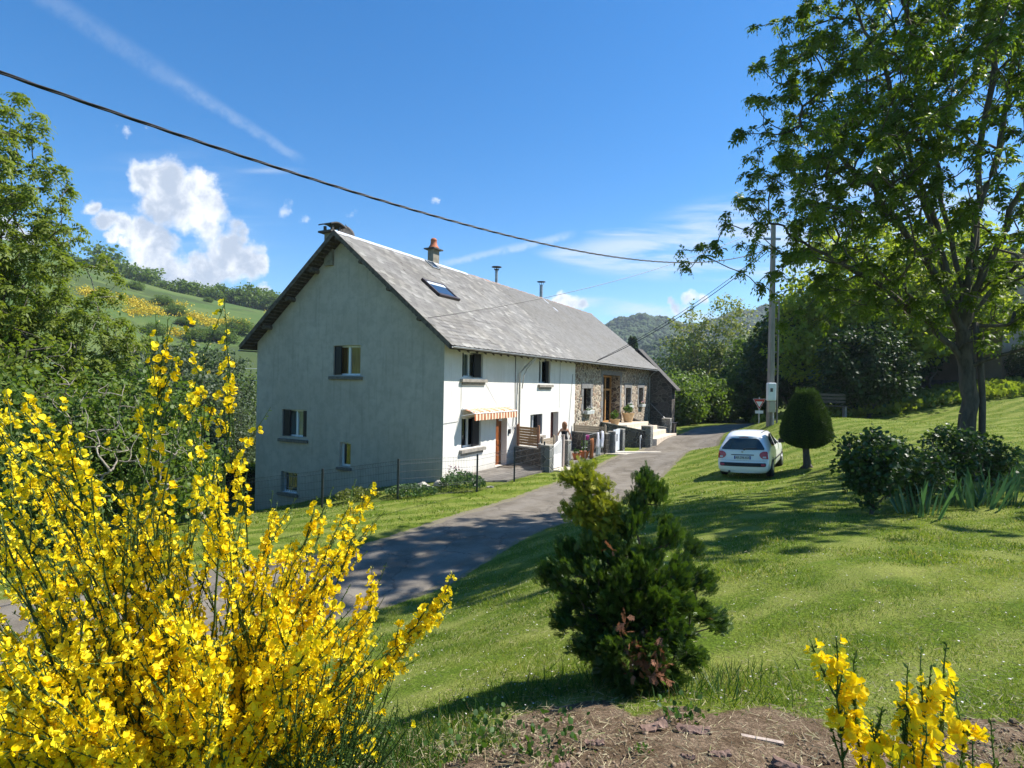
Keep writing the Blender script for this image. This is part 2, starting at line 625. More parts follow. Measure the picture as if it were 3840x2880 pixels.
def axis(core, step, lo, hi, far, grow=1.16):
    a = list(np.arange(lo, hi + 1e-6, step))
    s, x = step, hi
    while x < far:
        s *= grow
        x += s
        a.append(x)
    s, x = step, lo
    while x > -far:
        s *= grow
        x -= s
        a.insert(0, x)
    return np.array(a)


# road edges (plan), used by the road sheet and to keep grass off it
ROAD_L = [(-20, 4.2), (-12, 7.3), (-8, 10.0), (-4.5, 11.6), (-2.83, 13.3), (-1.3, 16.3), (.35, 19.3), (2.1, 22.4), (3.8, 26.2), (5.55, 30.4), (8.0, 35.8), (11.2, 42.5), (16.1, 51.4), (20, 57.5), (26, 62), (34, 65)]
ROAD_R = [(-19, 1.6), (-11, 4.6), (-6.5, 7.0), (-3.6, 8.2), (-1.9, 9.5), (-.75, 11.0), (2.06, 15.6), (5.3, 21.8), (7.6, 26.3), (9.4, 30.2), (12.0, 34.4), (15.2, 40.5), (19.6, 48.4), (23.2, 54.0), (28, 58), (35, 61)]


def resample(pl, n):
    pl = np.array(pl, float)
    d = np.r_[0, np.cumsum(np.hypot(*np.diff(pl, axis=0).T))]
    t = np.linspace(0, d[-1], n)
    # smooth by chaikin-like averaging
    o = np.c_[np.interp(t, d, pl[:, 0]), np.interp(t, d, pl[:, 1])]
    for _ in range(6):
        o[1:-1] = (o[:-2] + 2 * o[1:-1] + o[2:]) / 4
    return o


NR = 260
RL, RR = resample(ROAD_L, NR), resample(ROAD_R, NR)
RMID = (RL + RR) / 2
_tg = np.gradient(RMID, axis=0)
_tg /= np.hypot(*_tg.T)[:, None]
_dd = RR - RL
RHW = np.abs(_dd[:, 0] * _tg[:, 1] - _dd[:, 1] * _tg[:, 0]) / 2


def road_d(x, y):
    """signed distance outside the road edge (negative on the road)"""
    x = np.ravel(x)
    y = np.ravel(y)
    out = np.full(len(x), 1e3)
    for i in range(0, len(x), 20000):
        d = np.hypot(x[i:i + 20000, None] - RMID[None, :, 0], y[i:i + 20000, None] - RMID[None, :, 1]) - RHW[None]
        out[i:i + 20000] = d.min(1)
    return out


def dirt_w(x, y):
    """bare soil in front of the photographer"""
    e = np.hypot((x - 1.45) / 2.75, (y - 2.3) / 1.2)
    return 1 - ss(e + .16 * np.sin(x * 3.1 + y * 3) + .12 * np.sin(y * 9 - x * 4) + .10 * np.sin(x * 13 + y * 7) + .34 * ss(x, 1.2, 2.2), .78, 1.15)


gx = axis(0, .22, -16, 32, 3200)
gy = axis(0, .22, -2, 50, 3200)
GX, GY = np.meshgrid(gx, gy)
GZ = zt(GX, GY)
rdist = road_d(GX, GY).reshape(GX.shape)
near = np.exp(-((GX - 1) ** 2 + (GY - 3) ** 2) / 60)
bump = (np.sin(GX * 2.3 + np.sin(GY * 1.7)) * np.sin(GY * 2.1 + 1) * .018 + np.sin(GX * 7 + GY * 3) * np.sin(GY * 6 - GX * 2) * .010)
GZ = GZ + bump * ss(rdist, 0.1, 1.5)
dw = dirt_w(GX, GY)
GZ += dw * (.02 * np.sin(GX * 19 + 2 * np.sin(GY * 13)) * np.sin(GY * 21 + GX * 4))
# flat bed under the road and the paved yard
GZ = GZ - .06 * ss(-rdist, .1, .5)
nx, ny = len(gx), len(gy)
idx = np.arange(nx * ny).reshape(ny, nx)
GF = np.stack([idx[:-1, :-1], idx[:-1, 1:], idx[1:, 1:], idx[1:, :-1]], -1).reshape(-1, 4)
w_dirt = dw.ravel()
w_edge = (1 - ss(rdist, -.1, .22)).ravel()

m_ground, T, out = mat_new('lawn')
tco = T.node('ShaderNodeTexCoord').outputs['Object']
n1 = T.noise(tco, .35, 4, .6)
n2 = T.noise(tco, 2.2, 5, .65)
n3 = T.noise(tco, 38, 3, .6)
g1_ = T.mix(T.smooth(n2, .35, .68), (.105, .175, .014, 1), (.235, .28, .048, 1))
g2_ = T.mix(T.smooth(n1, .38, .62), g1_, T.mix(.5, g1_, (.15, .22, .02, 1)))
g2_ = T.mix(T.smooth(n3, .3, .75), T.mix(1.0, g2_, (.42, .42, .38, 1), 'MULTIPLY'), g2_)
# dry clippings
g2_ = T.mix(T.m('MULTIPLY', T.smooth(T.noise(tco, 9, 5, .7), .6, .76), .5), g2_, (.30, .26, .12, 1))
# mown bands running across the slope
mwv = T.node('ShaderNodeMapping')
mwv.inputs['Rotation'].default_value = (0, 0, rad(-24))
T.l.new(tco, mwv.inputs[0])
spm = T.node('ShaderNodeSeparateXYZ')
T.l.new(mwv.outputs[0], spm.inputs[0])
band = T.m('SINE', T.m('MULTIPLY', T.m('ADD', spm.outputs[1], T.m('MULTIPLY', T.noise(tco, .5, 3, .5), 1.6)), 6.6))
g2_ = T.mix(T.m('MULTIPLY', T.smooth(band, -.4, .8), .28), g2_, (.34, .33, .10, 1))
# far hill: rough pasture
rr = T.vm('LENGTH', tco)
farw = T.smooth(rr, 60, 110)
fld = T.mix(T.smooth(T.noise(tco, .03, 4, .6), .42, .6), (.070, .115, .030, 1), (.105, .14, .04, 1))
g2_ = T.mix(farw, g2_, fld)
sc_ = T.smooth(T.noise(tco, .022, 4, .7), .50, .56)
g2_ = T.mix(T.m('MULTIPLY', T.m('MULTIPLY', farw, sc_), .75), g2_, (.05, .07, .025, 1))
dirt = T.mix(T.smooth(T.noise(tco, 6, 6, .7), .35, .65), (.15, .102, .062, 1), (.30, .22, .15, 1))
dirt = T.mix(T.smooth(T.noise(tco, 60, 3, .6), .45, .7), T.mix(1.0, dirt, (.5, .48, .46, 1), 'MULTIPLY'), dirt)
aw = T.node('ShaderNodeAttribute', attribute_name='v').outputs['Fac']
ae = T.node('ShaderNodeAttribute', attribute_name='w').outputs['Fac']
dm = T.smooth(T.m('ADD', aw, T.m('MULTIPLY', T.m('SUBTRACT', T.noise(tco, 5, 5, .7), .5), 1.1)), .42, .6)
em = T.smooth(T.m('ADD', ae, T.m('MULTIPLY', T.m('SUBTRACT', T.noise(tco, 4, 5, .7), .5), 1.3)), .45, .75)
colg = T.mix(em, g2_, (.20, .175, .12, 1))
colg = T.mix(dm, colg, dirt)
pbr(T, out, colg, .95, 0, .1, T.m('ADD', n3, T.m('MULTIPLY', T.noise(tco, 110, 3, .6), .6)), .7, .03)
ground = np_mesh('ground', np.c_[GX.ravel(), GY.ravel(), GZ.ravel()], GF, m_ground, None, w_dirt, True, w_edge)
tag(ground, kind='structure')


def zg(x, y):
    """height of the built ground"""
    return z1(x, y)


# road sheet, asphalt
m_road, T, out = mat_new('asphalt')
tco = T.node('ShaderNodeTexCoord').outputs['Object']
ra = T.mix(T.smooth(T.noise(tco, 1.1, 5, .65), .35, .68), (.125, .108, .086, 1), (.19, .168, .138, 1))
ra = T.mix(T.smooth(T.noise(tco, 70, 2, .5), .4, .72), ra, T.mix(1.0, ra, (1.5, 1.47, 1.4, 1), 'MULTIPLY'))
ra = T.mix(T.m('MULTIPLY', T.smooth(T.noise(tco, .35, 4, .7), .55, .68), .6), ra, (.115, .098, .078, 1))
awr = T.node('ShaderNodeAttribute', attribute_name='v').outputs['Fac']
trk = T.m('MULTIPLY', T.smooth(awr, .02, .10), T.smooth(awr, .14, .34, 1, 0))
ra = T.mix(T.m('MULTIPLY', trk, T.smooth(T.noise(tco, 1.4, 4, .6), .3, .6, .1, .5)), ra, (.22, .196, .165, 1))
vck = T.node('ShaderNodeTexVoronoi', feature='DISTANCE_TO_EDGE')
vck.inputs['Scale'].default_value = .55
T.l.new(T.vm('ADD', tco, T.vm('SCALE', T.noise(tco, 1.5, 5, .65, 0, 'Color'), None, .9)), vck.inputs['Vector'])
ra = T.mix(T.m('MULTIPLY', T.smooth(vck.outputs['Distance'], .0, .022, 1, 0), .55), ra, (.07, .062, .052, 1))
gr = T.smooth(T.m('ADD', awr, T.m('MULTIPLY', T.m('SUBTRACT', T.noise(tco, 3, 5, .7), .5), .9)), .95, 1.2)
ra = T.mix(gr, ra, (.23, .20, .15, 1))
pbr(T, out, ra, .93, 0, .15, T.noise(tco, 120, 3, .6), .6, .01)
NC = 13
rv, rat = [], []
for i in range(NR):
    for j in range(NC):
        t = j / (NC - 1)
        jit = (.10 * math.sin(i * .9 + j) + .07 * math.sin(i * 2.3)) if j in (0, NC - 1) else 0
        p = RL[i] * (1 - t) + RR[i] * t
        q = p + (RR[i] - RL[i]) / (2 * RHW[i]) * jit
        rv.append((q[0], q[1], .03 * (1 - (2 * t - 1) ** 2) + (.006 if 0 < j < NC - 1 else -.05)))
        rat.append(abs(2 * t - 1) ** 3)
rv = np.array(rv)
rv[:, 2] += zt(rv[:, 0], rv[:, 1]) + .006
ri = np.arange(NR * NC).reshape(NR, NC)
rf = np.stack([ri[:-1, :-1], ri[:-1, 1:], ri[1:, 1:], ri[1:, :-1]], -1).reshape(-1, 4)
tag(np_mesh('road', rv, rf, m_road, None, np.array(rat), True), kind='structure')

# ------------------------------------------------------------------ house frame: local x = out from the long front, y = along it, z up
HC = (-2.47, 21.3)
HA = math.atan2(-.469, .883)


def hw(o, s):
    """house frame to plan"""
    return HC[0] + .883 * o + .469 * s, HC[1] - .469 * o + .883 * s


m_white, T, out = mat_new('white_render')
tco = T.node('ShaderNodeTexCoord').outputs['Object']
wc = T.mix(T.smooth(T.noise(tco, 1.1, 6, .65), .35, .7), (.78, .76, .71, 1), (.70, .68, .62, 1))
mps = T.node('ShaderNodeMapping')
mps.inputs['Scale'].default_value = (5, 5, .3)
T.l.new(tco, mps.inputs[0])
wc = T.mix(T.m('MULTIPLY', T.smooth(T.noise(mps.outputs[0], 1.4, 5, .65), .52, .74), .5), wc, (.55, .53, .46, 1))
gs = T.node('ShaderNodeSeparateXYZ')
T.l.new(tco, gs.inputs[0])
wb = T.m('ADD', T.m('MULTIPLY', gs.outputs[2], -1.6), T.m('MULTIPLY', T.noise(tco, 3, 5, .7), .9))
wc = T.mix(T.m('MULTIPLY', T.smooth(wb, -.2, .5), .45), wc, (.45, .41, .34, 1))
pbr(T, out, wc, .92, 0, .15, T.noise(tco, 70, 5, .65), .35, .008)
m_gable, T, out = mat_new('grey_render')
tco = T.node('ShaderNodeTexCoord').outputs['Object']
gc = T.mix(T.smooth(T.noise(tco, .55, 5, .6), .3, .7), (.47, .41, .33, 1), (.55, .485, .40, 1))
gc = T.mix(T.m('MULTIPLY', T.smooth(T.noise(tco, 2.4, 6, .7), .42, .62), .5), gc, (.37, .33, .27, 1))
mps = T.node('ShaderNodeMapping')
mps.inputs['Scale'].default_value = (4.5, 4.5, .28)
T.l.new(tco, mps.inputs[0])
gc = T.mix(T.m('MULTIPLY', T.smooth(T.noise(mps.outputs[0], 1.3, 5, .65), .50, .72), .42), gc, (.31, .275, .22, 1))
gs = T.node('ShaderNodeSeparateXYZ')
T.l.new(tco, gs.inputs[0])
dampz = T.m('ADD', T.m('MULTIPLY', gs.outputs[2], -1.0), T.m('MULTIPLY', T.noise(tco, 1.6, 5, .7), 1.1))
gc = T.mix(T.m('MULTIPLY', T.smooth(dampz, .9, 2.2), .45), gc, (.25, .225, .17, 1))
pbr(T, out, gc, .93, 0, .15, T.noise(tco, 60, 5, .65), .45, .01)
m_stone = stone_mat('rubble_stone', [(.14, .10, .07), (.38, .27, .19), (.22, .18, .15), (.45, .36, .27), (.12, .10, .085), (.32, .25, .20), (.25, .165, .115), (.48, .42, .34)],
                    (.66, .57, .43), 3.4, .085, stretch=(1, 1, 1.25))
m_dstone = stone_mat('dark_rubble', [(.06, .055, .05), (.12, .105, .09), (.085, .08, .075), (.15, .13, .11), (.05, .045, .045)], (.22, .20, .165), 2.6, .06)
m_block = stone_mat('squared_grey_stone', [(.15, .16, .15), (.21, .22, .21), (.12, .125, .12), (.26, .26, .25)], (.34, .33, .30), 2.5, .05, stretch=(1, 1, 1.2), warp=.05)
m_dress = mix_mat('dressed_stone', (.16, .155, .15), (.24, .235, .225), 4, .9, .4, 30)
m_sill = mix_mat('sill_concrete', (.34, .31, .265), (.24, .22, .19), 6, .9, .4, 50)
m_oldsill = mix_mat('weathered_sill', (.13, .12, .10), (.20, .18, .15), 9, .95, .5, 50)
m_pvc = mix_mat('white_frame', (.82, .82, .82), (.78, .78, .77), 3, .35, .02, 60, spec=.5)
m_black = mix_mat('black_shutter', (.012, .012, .015), (.02, .02, .025), 5, .45, .1, 40, stretch=(14, 14, .6))
m_wood = mix_mat('varnished_wood', (.32, .105, .03), (.20, .06, .02), 5, .4, .1, 50, stretch=(6, 6, .8))
m_oak = mix_mat('pale_oak', (.52, .30, .12), (.38, .20, .075), 5, .5, .1, 50, stretch=(8, 8, .8))
m_timber = mix_mat('grey_timber', (.16, .13, .10), (.08, .065, .05), 6, .9, .4, 40)
m_board = mix_mat('soffit_board', (.10, .075, .055), (.05, .04, .03), 5, .9, .3, 40)
m_zinc = mix_mat('zinc', (.40, .42, .42), (.30, .31, .31), 5, .45, .1, 30, metal=.6)
m_ridge = mix_mat('ridge_zinc', (.72, .74, .76), (.55, .56, .58), 4, .4, .1, 30, metal=.35)
m_pipew = mix_mat('painted_pipe', (.60, .58, .52), (.50, .48, .42), 5, .5, .1, 30)
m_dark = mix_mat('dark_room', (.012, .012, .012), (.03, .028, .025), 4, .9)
m_iron = mix_mat('black_iron', (.02, .02, .022), (.03, .03, .03), 8, .5, .1, 60)
m_fence = mix_mat('fence_coating', (.022, .028, .03), (.03, .036, .038), 8, .45, .05, 60, spec=.5)
m_curt = mix_mat('net_curtain', (.55, .56, .53), (.34, .36, .34), 3, .9, .3, 20, stretch=(9, 9, .4))
m_curt2 = mix_mat('ochre_curtain', (.40, .22, .07), (.26, .13, .04), 3, .9, .3, 20, stretch=(9, 9, .4))

m_glass, T, out = mat_new('window_glass')
gb = T.node('ShaderNodeBsdfGlossy')
gb.inputs['Color'].default_value = (.9, .95, 1, 1)
gb.inputs['Roughness'].default_value = .02
tb = T.node('ShaderNodeBsdfTransparent')
tb.inputs[0].default_value = (.75, .80, .80, 1)
mx = T.node('ShaderNodeMixShader')
mx.inputs[0].default_value = .14
T.l.new(tb.outputs[0], mx.inputs[1])
T.l.new(gb.outputs[0], mx.inputs[2])
T.l.new(mx.outputs[0], out.inputs[0])

house = thing('farmhouse', 'long farmhouse with grey gable, white rendered front, stone end and slate roof', 'house', (HC[0], HC[1], 0), HA)
LEN = 28.4
EZ, RZ = 4.95, 9.52            # eave and ridge of the slates
EO, RO = .62, -5.0


def roof_z(o):
    return RZ - (o - RO) * (RZ - EZ) / (EO - RO) if o > RO else RZ - (RO - o) * (RZ - EZ) / (EO - RO)


TH = .16                       # roof build-up under the slates
# gable wall, w = -o
gops = [(4.0, 5.45, 3.83, 5.03, .22), (6.89, 8.37, 1.2, 2.35, .22), (7.38, 8.38, -1.2, -.31, .22), (4.43, 5.03, .17, 1.14, .22)]
g = MB()
fg = lambda u, d_, z: (-u, d_, z)
ztop = roof_z(0) - TH - .05
g.wall(fg, 0, 10, -2.9, ztop, gops)
g.poly([(0, 0, ztop), (-10, 0, ztop), (-5, 0, RZ - TH - .05)])
g.quad((-10, 0, -4.5), (-10, LEN, -4.5), (-10, LEN, ztop), (-10, 0, ztop))
g.build('gable_wall', m_gable, house)['label'] = 'grey rendered gable wall'

fops_w = [(1.2, 2.73, 3.82, 4.80, .24), (1.22, 2.67, 1.09, 2.27, .24), (3.89, 4.88, .09, 2.21, .34), (7.17, 8.51, 1.16, 2.17, .24), (9.49, 10.48, .07, 2.21, .34), (8.03, 9.36, 3.66, 4.80, .24)]
ff = lambda u, d_, z: (-d_, u, z)
SPL = 12.72
wz = roof_z(0) - TH - .05
MB().wall(ff, 0, SPL, -.3, wz, fops_w).build('rendered_wall', m_white, house)['label'] = 'white rendered front wall'
fops_s = [(14.02, 15.2, 2.11, 3.42, .3), (17.41, 20.85, 1.15, 4.28, .75), (22.18, 23.37, 2.2, 3.47, .3), (25.44, 26.6, 2.2, 3.48, .3)]
sw = MB().wall(ff, SPL, LEN, -.4, wz, fops_s)
sw.quad((0, LEN, -.4), (-10, LEN, -.4), (-10, LEN, wz), (0, LEN, wz))
sw.poly([(0, LEN, wz), (-10, LEN, wz), (-5, LEN, RZ - TH - .05)])
sw.build('stone_wall', m_stone, house)['label'] = 'rubble stone front wall'

# dark room behind the openings so light does not leak through the house
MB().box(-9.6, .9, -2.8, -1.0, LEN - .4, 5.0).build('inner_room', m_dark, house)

# roof deck, rake boards
deck = MB()
S0, S1 = -.52, LEN + .22
rz_ = lambda o, dz=0: roof_z(o) + dz
for sgn in (1, -1):
    oe = EO if sgn > 0 else -10 - EO + .15
    a, b = (oe, rz_(oe, -.02)), (RO, RZ - .02)
    a2, b2 = (oe, rz_(oe, -TH)), (RO, RZ - TH)
    deck.add([(a[0], S0, a[1]), (a[0], S1, a[1]), (b[0], S1, b[1]), (b[0], S0, b[1]), (a2[0], S0, a2[1]), (a2[0], S1, a2[1]), (b2[0], S1, b2[1]), (b2[0], S0, b2[1])],
             [(0, 1, 2, 3), (4, 7, 6, 5), (0, 4, 5, 1), (0, 3, 7, 4), (1, 5, 6, 2)])
roof = deck.build('roof', m_board, house)

# slates: real overlapping plates
m_slate, T, out = mat_new('slate')
tco = T.node('ShaderNodeTexCoord').outputs['Object']
av = T.node('ShaderNodeAttribute', attribute_name='v').outputs['Fac']
cs = T.ramp(av, [(0, (.165, .155, .138)), (.5, (.215, .203, .18)), (.88, (.26, .247, .218)), (1, (.36, .345, .305))])
cs = T.mix(T.smooth(T.noise(tco, .55, 5, .65), .42, .62), cs, T.mix(1.0, cs, (.91, .89, .85, 1), 'MULTIPLY'))
cs = T.mix(T.m('MULTIPLY', T.smooth(T.noise(tco, 9, 5, .7), .58, .75), .5), cs, (.40, .39, .33, 1))
pbr(T, out, cs, .62, 0, .35, T.noise(tco, 50, 4, .6), .35, .008)


def slates(sgn, s0, s1, o0, o1, wd, ex, skip=None, seed=1):
    rng = np.random.default_rng(seed)
    sl_ = math.hypot(o0 - o1, rz_(o0) - rz_(o1))
    ncol, nrow = int((s1 - s0) / wd), int(sl_ / ex)
    P_, at_ = [], []
    base = np.array([(-.5, 0, 0), (.5, 0, 0), (.5, 1, 0), (-.5, 1, 0), (.28, -.16, 0), (-.28, -.16, 0)])
    V_, F_, A_ = [], [], []
    ds = math.atan2(rz_(o1) - rz_(o0), abs(o0 - o1))
    for r in range(nrow + 1):
        for c in range(ncol + 1):
            s = s0 + (c + (.5 if r % 2 else 0)) * wd + rng.normal() * .006
            if s > s1:
                continue
            u = r * ex + rng.normal() * .006
            wv, hv = wd * .96, ex * 1.5
            lift = .012 + rng.random() * .006 + (.012 if rng.random() > .98 else 0)
            tlt = rng.normal() * .012
            vs = []
            for (x, y, z_) in base:
                xx = min(max(s + x * wv + y * tlt * ex, s0), s1)
                yy = min(u + y * hv, sl_)
                zz = lift + .022 * (1 - (yy - u) / hv) - .012 * r * 0
                o_ = o0 - sgn * yy * math.cos(ds) + sgn * zz * math.sin(ds)
                z__ = rz_(o0) + yy * math.sin(ds) + zz * math.cos(ds)
                vs.append((o_, xx, z__))
            b = len(V_)
            V_ += vs
            F_ += [(b, b + 1, b + 2, b + 3), (b, b + 5, b + 4, b + 1)]
            t = rng.random()
            A_ += [t] * 6
    return np.array(V_), np.array(F_), np.array(A_)


Va, Fa, Aa = slates(1, S0 - .03, 12.0, EO + .03, RO, .33, .235)
Vb, Fb, Ab = slates(1, 12.0, S1 + .03, EO + .03, RO, .24, .16, seed=2)
Ab = .3 + Ab * .5
Vc, Fc, Ac = slates(-1, S0 - .03, S1 + .03, -10 - EO + .13, RO, .36, .26, seed=3)
V_ = np.r_[Va, Vb, Vc]
F_ = np.r_[Fa, Fb + len(Va), Fc + len(Va) + len(Vb)]
np_mesh('slates', V_, F_, m_slate, roof, np.r_[Aa, Ab, Ac])
# rake flashing, ridge, lath ends and purlins
rk = MB()
for sgn in (1, -1):
    oe = EO if sgn > 0 else -10 - EO + .15
    for s_ in (S0 - .045,):
        rk.add([(oe, s_, rz_(oe, .045)), (RO, s_, RZ + .045), (RO, s_, RZ - .17), (oe, s_, rz_(oe, -.17)),
                (oe, s_ + .03, rz_(oe, .045)), (RO, s_ + .03, RZ + .045), (RO, s_ + .03, RZ - .17), (oe, s_ + .03, rz_(oe, -.17))],
               [(0, 1, 2, 3), (4, 7, 6, 5), (0, 4, 5, 1), (3, 2, 6, 7), (0, 3, 7, 4)])
rk.build('rake_board', m_timber, roof)
rg = MB()
rg.add([(RO - .16, S0, RZ - .09), (RO, S0, RZ + .055), (RO + .16, S0, RZ - .09), (RO - .16, 9.2, RZ - .09), (RO, 9.2, RZ + .055), (RO + .16, 9.2, RZ - .09)], [(0, 1, 4, 3), (1, 2, 5, 4)])
rg.build('ridge_cap', m_ridge, roof)['label'] = 'pale zinc ridge capping'
rg = MB()
for i in range(48):
    y0 = 9.2 + i * (S1 - 9.2) / 48
    y1 = y0 + (S1 - 9.2) / 48 + .02
    h_ = .045 + .012 * ((i * 7) % 3)
    rg.add([(RO - .14, y0, RZ - .075), (RO, y0, RZ + h_), (RO + .14, y0, RZ - .075), (RO - .13, y1, RZ - .08), (RO, y1, RZ + h_ - .01), (RO + .13, y1, RZ - .08)], [(0, 1, 4, 3), (1, 2, 5, 4), (0, 2, 1), (3, 4, 5)])
rg.build('ridge_tiles', mix_mat('clay_ridge', (.34, .20, .14), (.27, .25, .23), 3, .8), roof)
for k_, w_ in enumerate([.9, 2.35, 3.75, 5.0, 6.4, 7.75, 9.15]):
    o_ = -w_
    zc = rz_(o_) - TH - .11
    pr = MB().tube([(o_, -.42, zc), (o_, .1, zc)], .105 if w_ > 5 else .08, 10)
    pr.build('purlin_end', m_timber, roof)
lt = MB()
for i in range(34):
    for sgn in (1, -1):
        o_ = RO + sgn * (.25 + i * .16)
        if abs(o_ - RO) > 5.4:
            continue
        zc = rz_(o_) - TH - .018
        lt.box(o_ - .03, S0, zc - .02, o_ + .03, .0, zc + .015)
lt.build('batten', m_timber, roof)
# rafter feet under the front eave
rf_ = MB()
for i in range(46):
    s_ = .1 + i * .62
    rf_.add([(0, s_, rz_(0, -TH)), (EO - .04, s_, rz_(EO, -TH) + .03), (EO - .04, s_, rz_(EO, -TH) - .07), (0, s_, rz_(0, -TH) - .12),
             (0, s_ + .07, rz_(0, -TH)), (EO - .04, s_ + .07, rz_(EO, -TH) + .03), (EO - .04, s_ + .07, rz_(EO, -TH) - .07), (0, s_ + .07, rz_(0, -TH) - .12)],
            [(0, 1, 2, 3), (4, 7, 6, 5), (3, 2, 6, 7), (1, 5, 6, 2)])
rf_.build('rafter_foot', m_timber, roof)


def gutter(o_, s0, s1, z0):
    gm = MB()
    n_ = 7
    vs, fs = [], []
    for i, s_ in enumerate(np.linspace(s0, s1, 10)):
        for rr_ in (.062, .055):
            for j in range(n_):
                an = math.pi + math.pi * j / (n_ - 1)
                vs.append((o_ + rr_ * math.cos(an), s_, z0 - .004 * i + rr_ * math.sin(an)))
    for i in range(9):
        for q in range(2):
            for j in range(n_ - 1):
                a_ = i * 2 * n_ + q * n_ + j
                fs.append((a_, a_ + 1, a_ + 2 * n_ + 1, a_ + 2 * n_))
    for i in range(9):
        for j in (0, n_ - 1):
            a_ = i * 2 * n_ + j
            fs.append((a_, a_ + n_, a_ + 3 * n_, a_ + 2 * n_))
    gm.add(vs, fs)
    return gm


gutter(EO + .07, S0, S1, EZ - .06).build('gutter', m_zinc, house, smooth=True)
gutter(-10 - EO + .08, S0, S1, EZ - .06).build('gutter', m_zinc, house, smooth=True)


def pane_window(parent, u0, u1, z0, z1_, dep, fr, mat, curtain=None, split=1, rail=.0, name='window', mullion=.07, glass=m_glass, cur_off=.10):
    """casement: frame, glass, curtain behind; fr(u, depth, z)"""
    def bx(m_, a, b, c, d, e0, e1):
        p = [fr(x, y, z) for z in (c, d) for y in (e0, e1) for x in (a, b)]
        m_.add(p, [(0, 2, 3, 1), (4, 5, 7, 6), (0, 1, 5, 4), (2, 6, 7, 3), (0, 4, 6, 2), (1, 3, 7, 5)])
    f = MB()
    t = mullion
    e0, e1 = dep - .05, dep + .02
    bx(f, u0, u0 + t, z0, z1_, e0, e1)
    bx(f, u1 - t, u1, z0, z1_, e0, e1)
    bx(f, u0 + t, u1 - t, z0, z0 + t * 1.1, e0, e1)
    bx(f, u0 + t, u1 - t, z1_ - t, z1_, e0, e1)
    for i in range(split):
        uc = u0 + (u1 - u0) * (i + 1) / (split + 1)
        bx(f, uc - t * .7, uc + t * .7, z0 + t * 1.1, z1_ - t, e0 - .005, e1)
    if rail:
        bx(f, u0 + t, u1 - t, rail - .02, rail + .02, e0, e1 - .005)
    w_ = f.build(name, mat, parent, bevel=.004)
    gl = MB().quad(fr(u0 + t * .5, dep - .015, z0 + t * .5), fr(u1 - t * .5, dep - .015, z0 + t * .5), fr(u1 - t * .5, dep - .015, z1_ - t * .5), fr(u0 + t * .5, dep - .015, z1_ - t * .5))
    gl.build('pane', glass, w_)
    if curtain is not None:
        cm = MB()
        n_ = 40
        vs = []
        for i in range(n_ + 1):
            u = u0 + (u1 - u0) * i / n_
            dd = dep + cur_off + .022 * math.sin(i * 1.9) + .012 * math.sin(i * .7)
            vs += [fr(u, dd, z0), fr(u, dd, z1_)]
        cm.add(vs, [(2 * i, 2 * i + 2, 2 * i + 3, 2 * i + 1) for i in range(n_)])
        cm.build('curtain', curtain, w_, smooth=True)
    return w_


def hbox(fr, a, b, c, d, e0, e1, mb=None):
    mb = mb or MB()
    p = [fr(x, y, z) for z in (c, d) for y in (e0, e1) for x in (a, b)]
    return mb.add(p, [(0, 2, 3, 1), (4, 5, 7, 6), (0, 1, 5, 4), (2, 6, 7, 3), (0, 4, 6, 2), (1, 3, 7, 5)])


def leaf_shutter(fr, hinge, w_, z0, z1_, dep, sgn, ang=12, label=None):
    """folded shutter leaf standing in the reveal: from hinge towards sgn*u"""
    m_ = MB()
    ca, sa = math.cos(rad(ang)), math.sin(rad(ang))
    for k_ in range(2):
        d0 = dep - .075 - k_ * .035
        a_, b_ = hinge + sgn * .015, hinge + sgn * w_
        vs = []
        for z in (z0 + .02, z1_ - .02):
            for (u, dd) in ((a_, d0), (b_, d0 - w_ * sa), (b_, d0 - w_ * sa - .028), (a_, d0 - .028)):
                vs.append(fr(u, dd, z))
        m_.add(vs, [(0, 1, 2, 3), (7, 6, 5, 4), (0, 4, 5, 1), (1, 5, 6, 2), (2, 6, 7, 3), (3, 7, 4, 0)])
    n_ = int((z1_ - z0) / .05)
    o_ = m_.build('shutter', m_black, house)
    if label:
        o_['label'] = label
    return o_


# gable windows
pane_window(house, 4.0, 5.45, 3.83, 5.03, .22, fg, m_pvc, m_curt2)
leaf_shutter(fg, 5.45, .40, 3.84, 5.02, .20, -1, 6)
pane_window(house, 6.89, 8.37, 1.2, 2.35, .22, fg, m_pvc, m_curt)
leaf_shutter(fg, 8.37, .46, 1.21, 2.34, .20, -1, 6)
leaf_shutter(fg, 6.89, .25, 1.21, 2.34, .20, 1, 5)
pane_window(house, 7.38, 8.38, -1.2, -.31, .22, fg, m_pvc, None, 0)
gb_ = MB()
for i in range(7):
    u = 7.5 + i * .125
    gb_.tube([fg(u, .10, -1.16), fg(u, .10, -.35)], .011, 6)
for z in (-1.0, -.5):
    gb_.tube([fg(7.38, .10, z), fg(8.38, .10, z)], .01, 6)
gb_.build('window_grille', mix_mat('galvanised_bar', (.30, .31, .31), (.22, .23, .23), 8, .5), house)
pane_window(house, 4.43, 5.03, .17, 1.14, .22, fg, m_pvc, None, 0)
for (a_, b_, z0, z1_) in [(3.86, 5.62, 3.66, 3.79), (6.78, 8.52, .97, 1.1), (7.3, 8.52, -1.34, -1.22), (4.35, 5.12, .03, .14)]:
    hbox(fg, a_, b_, z0, z1_, -.10, .24).build('sill', m_oldsill, house, bevel=.01)
    hbox(fg, a_ + .18, b_ - .18, z1_ - .001, z1_ + .022, .03, .21).build('sill_cap', m_pvc, house)
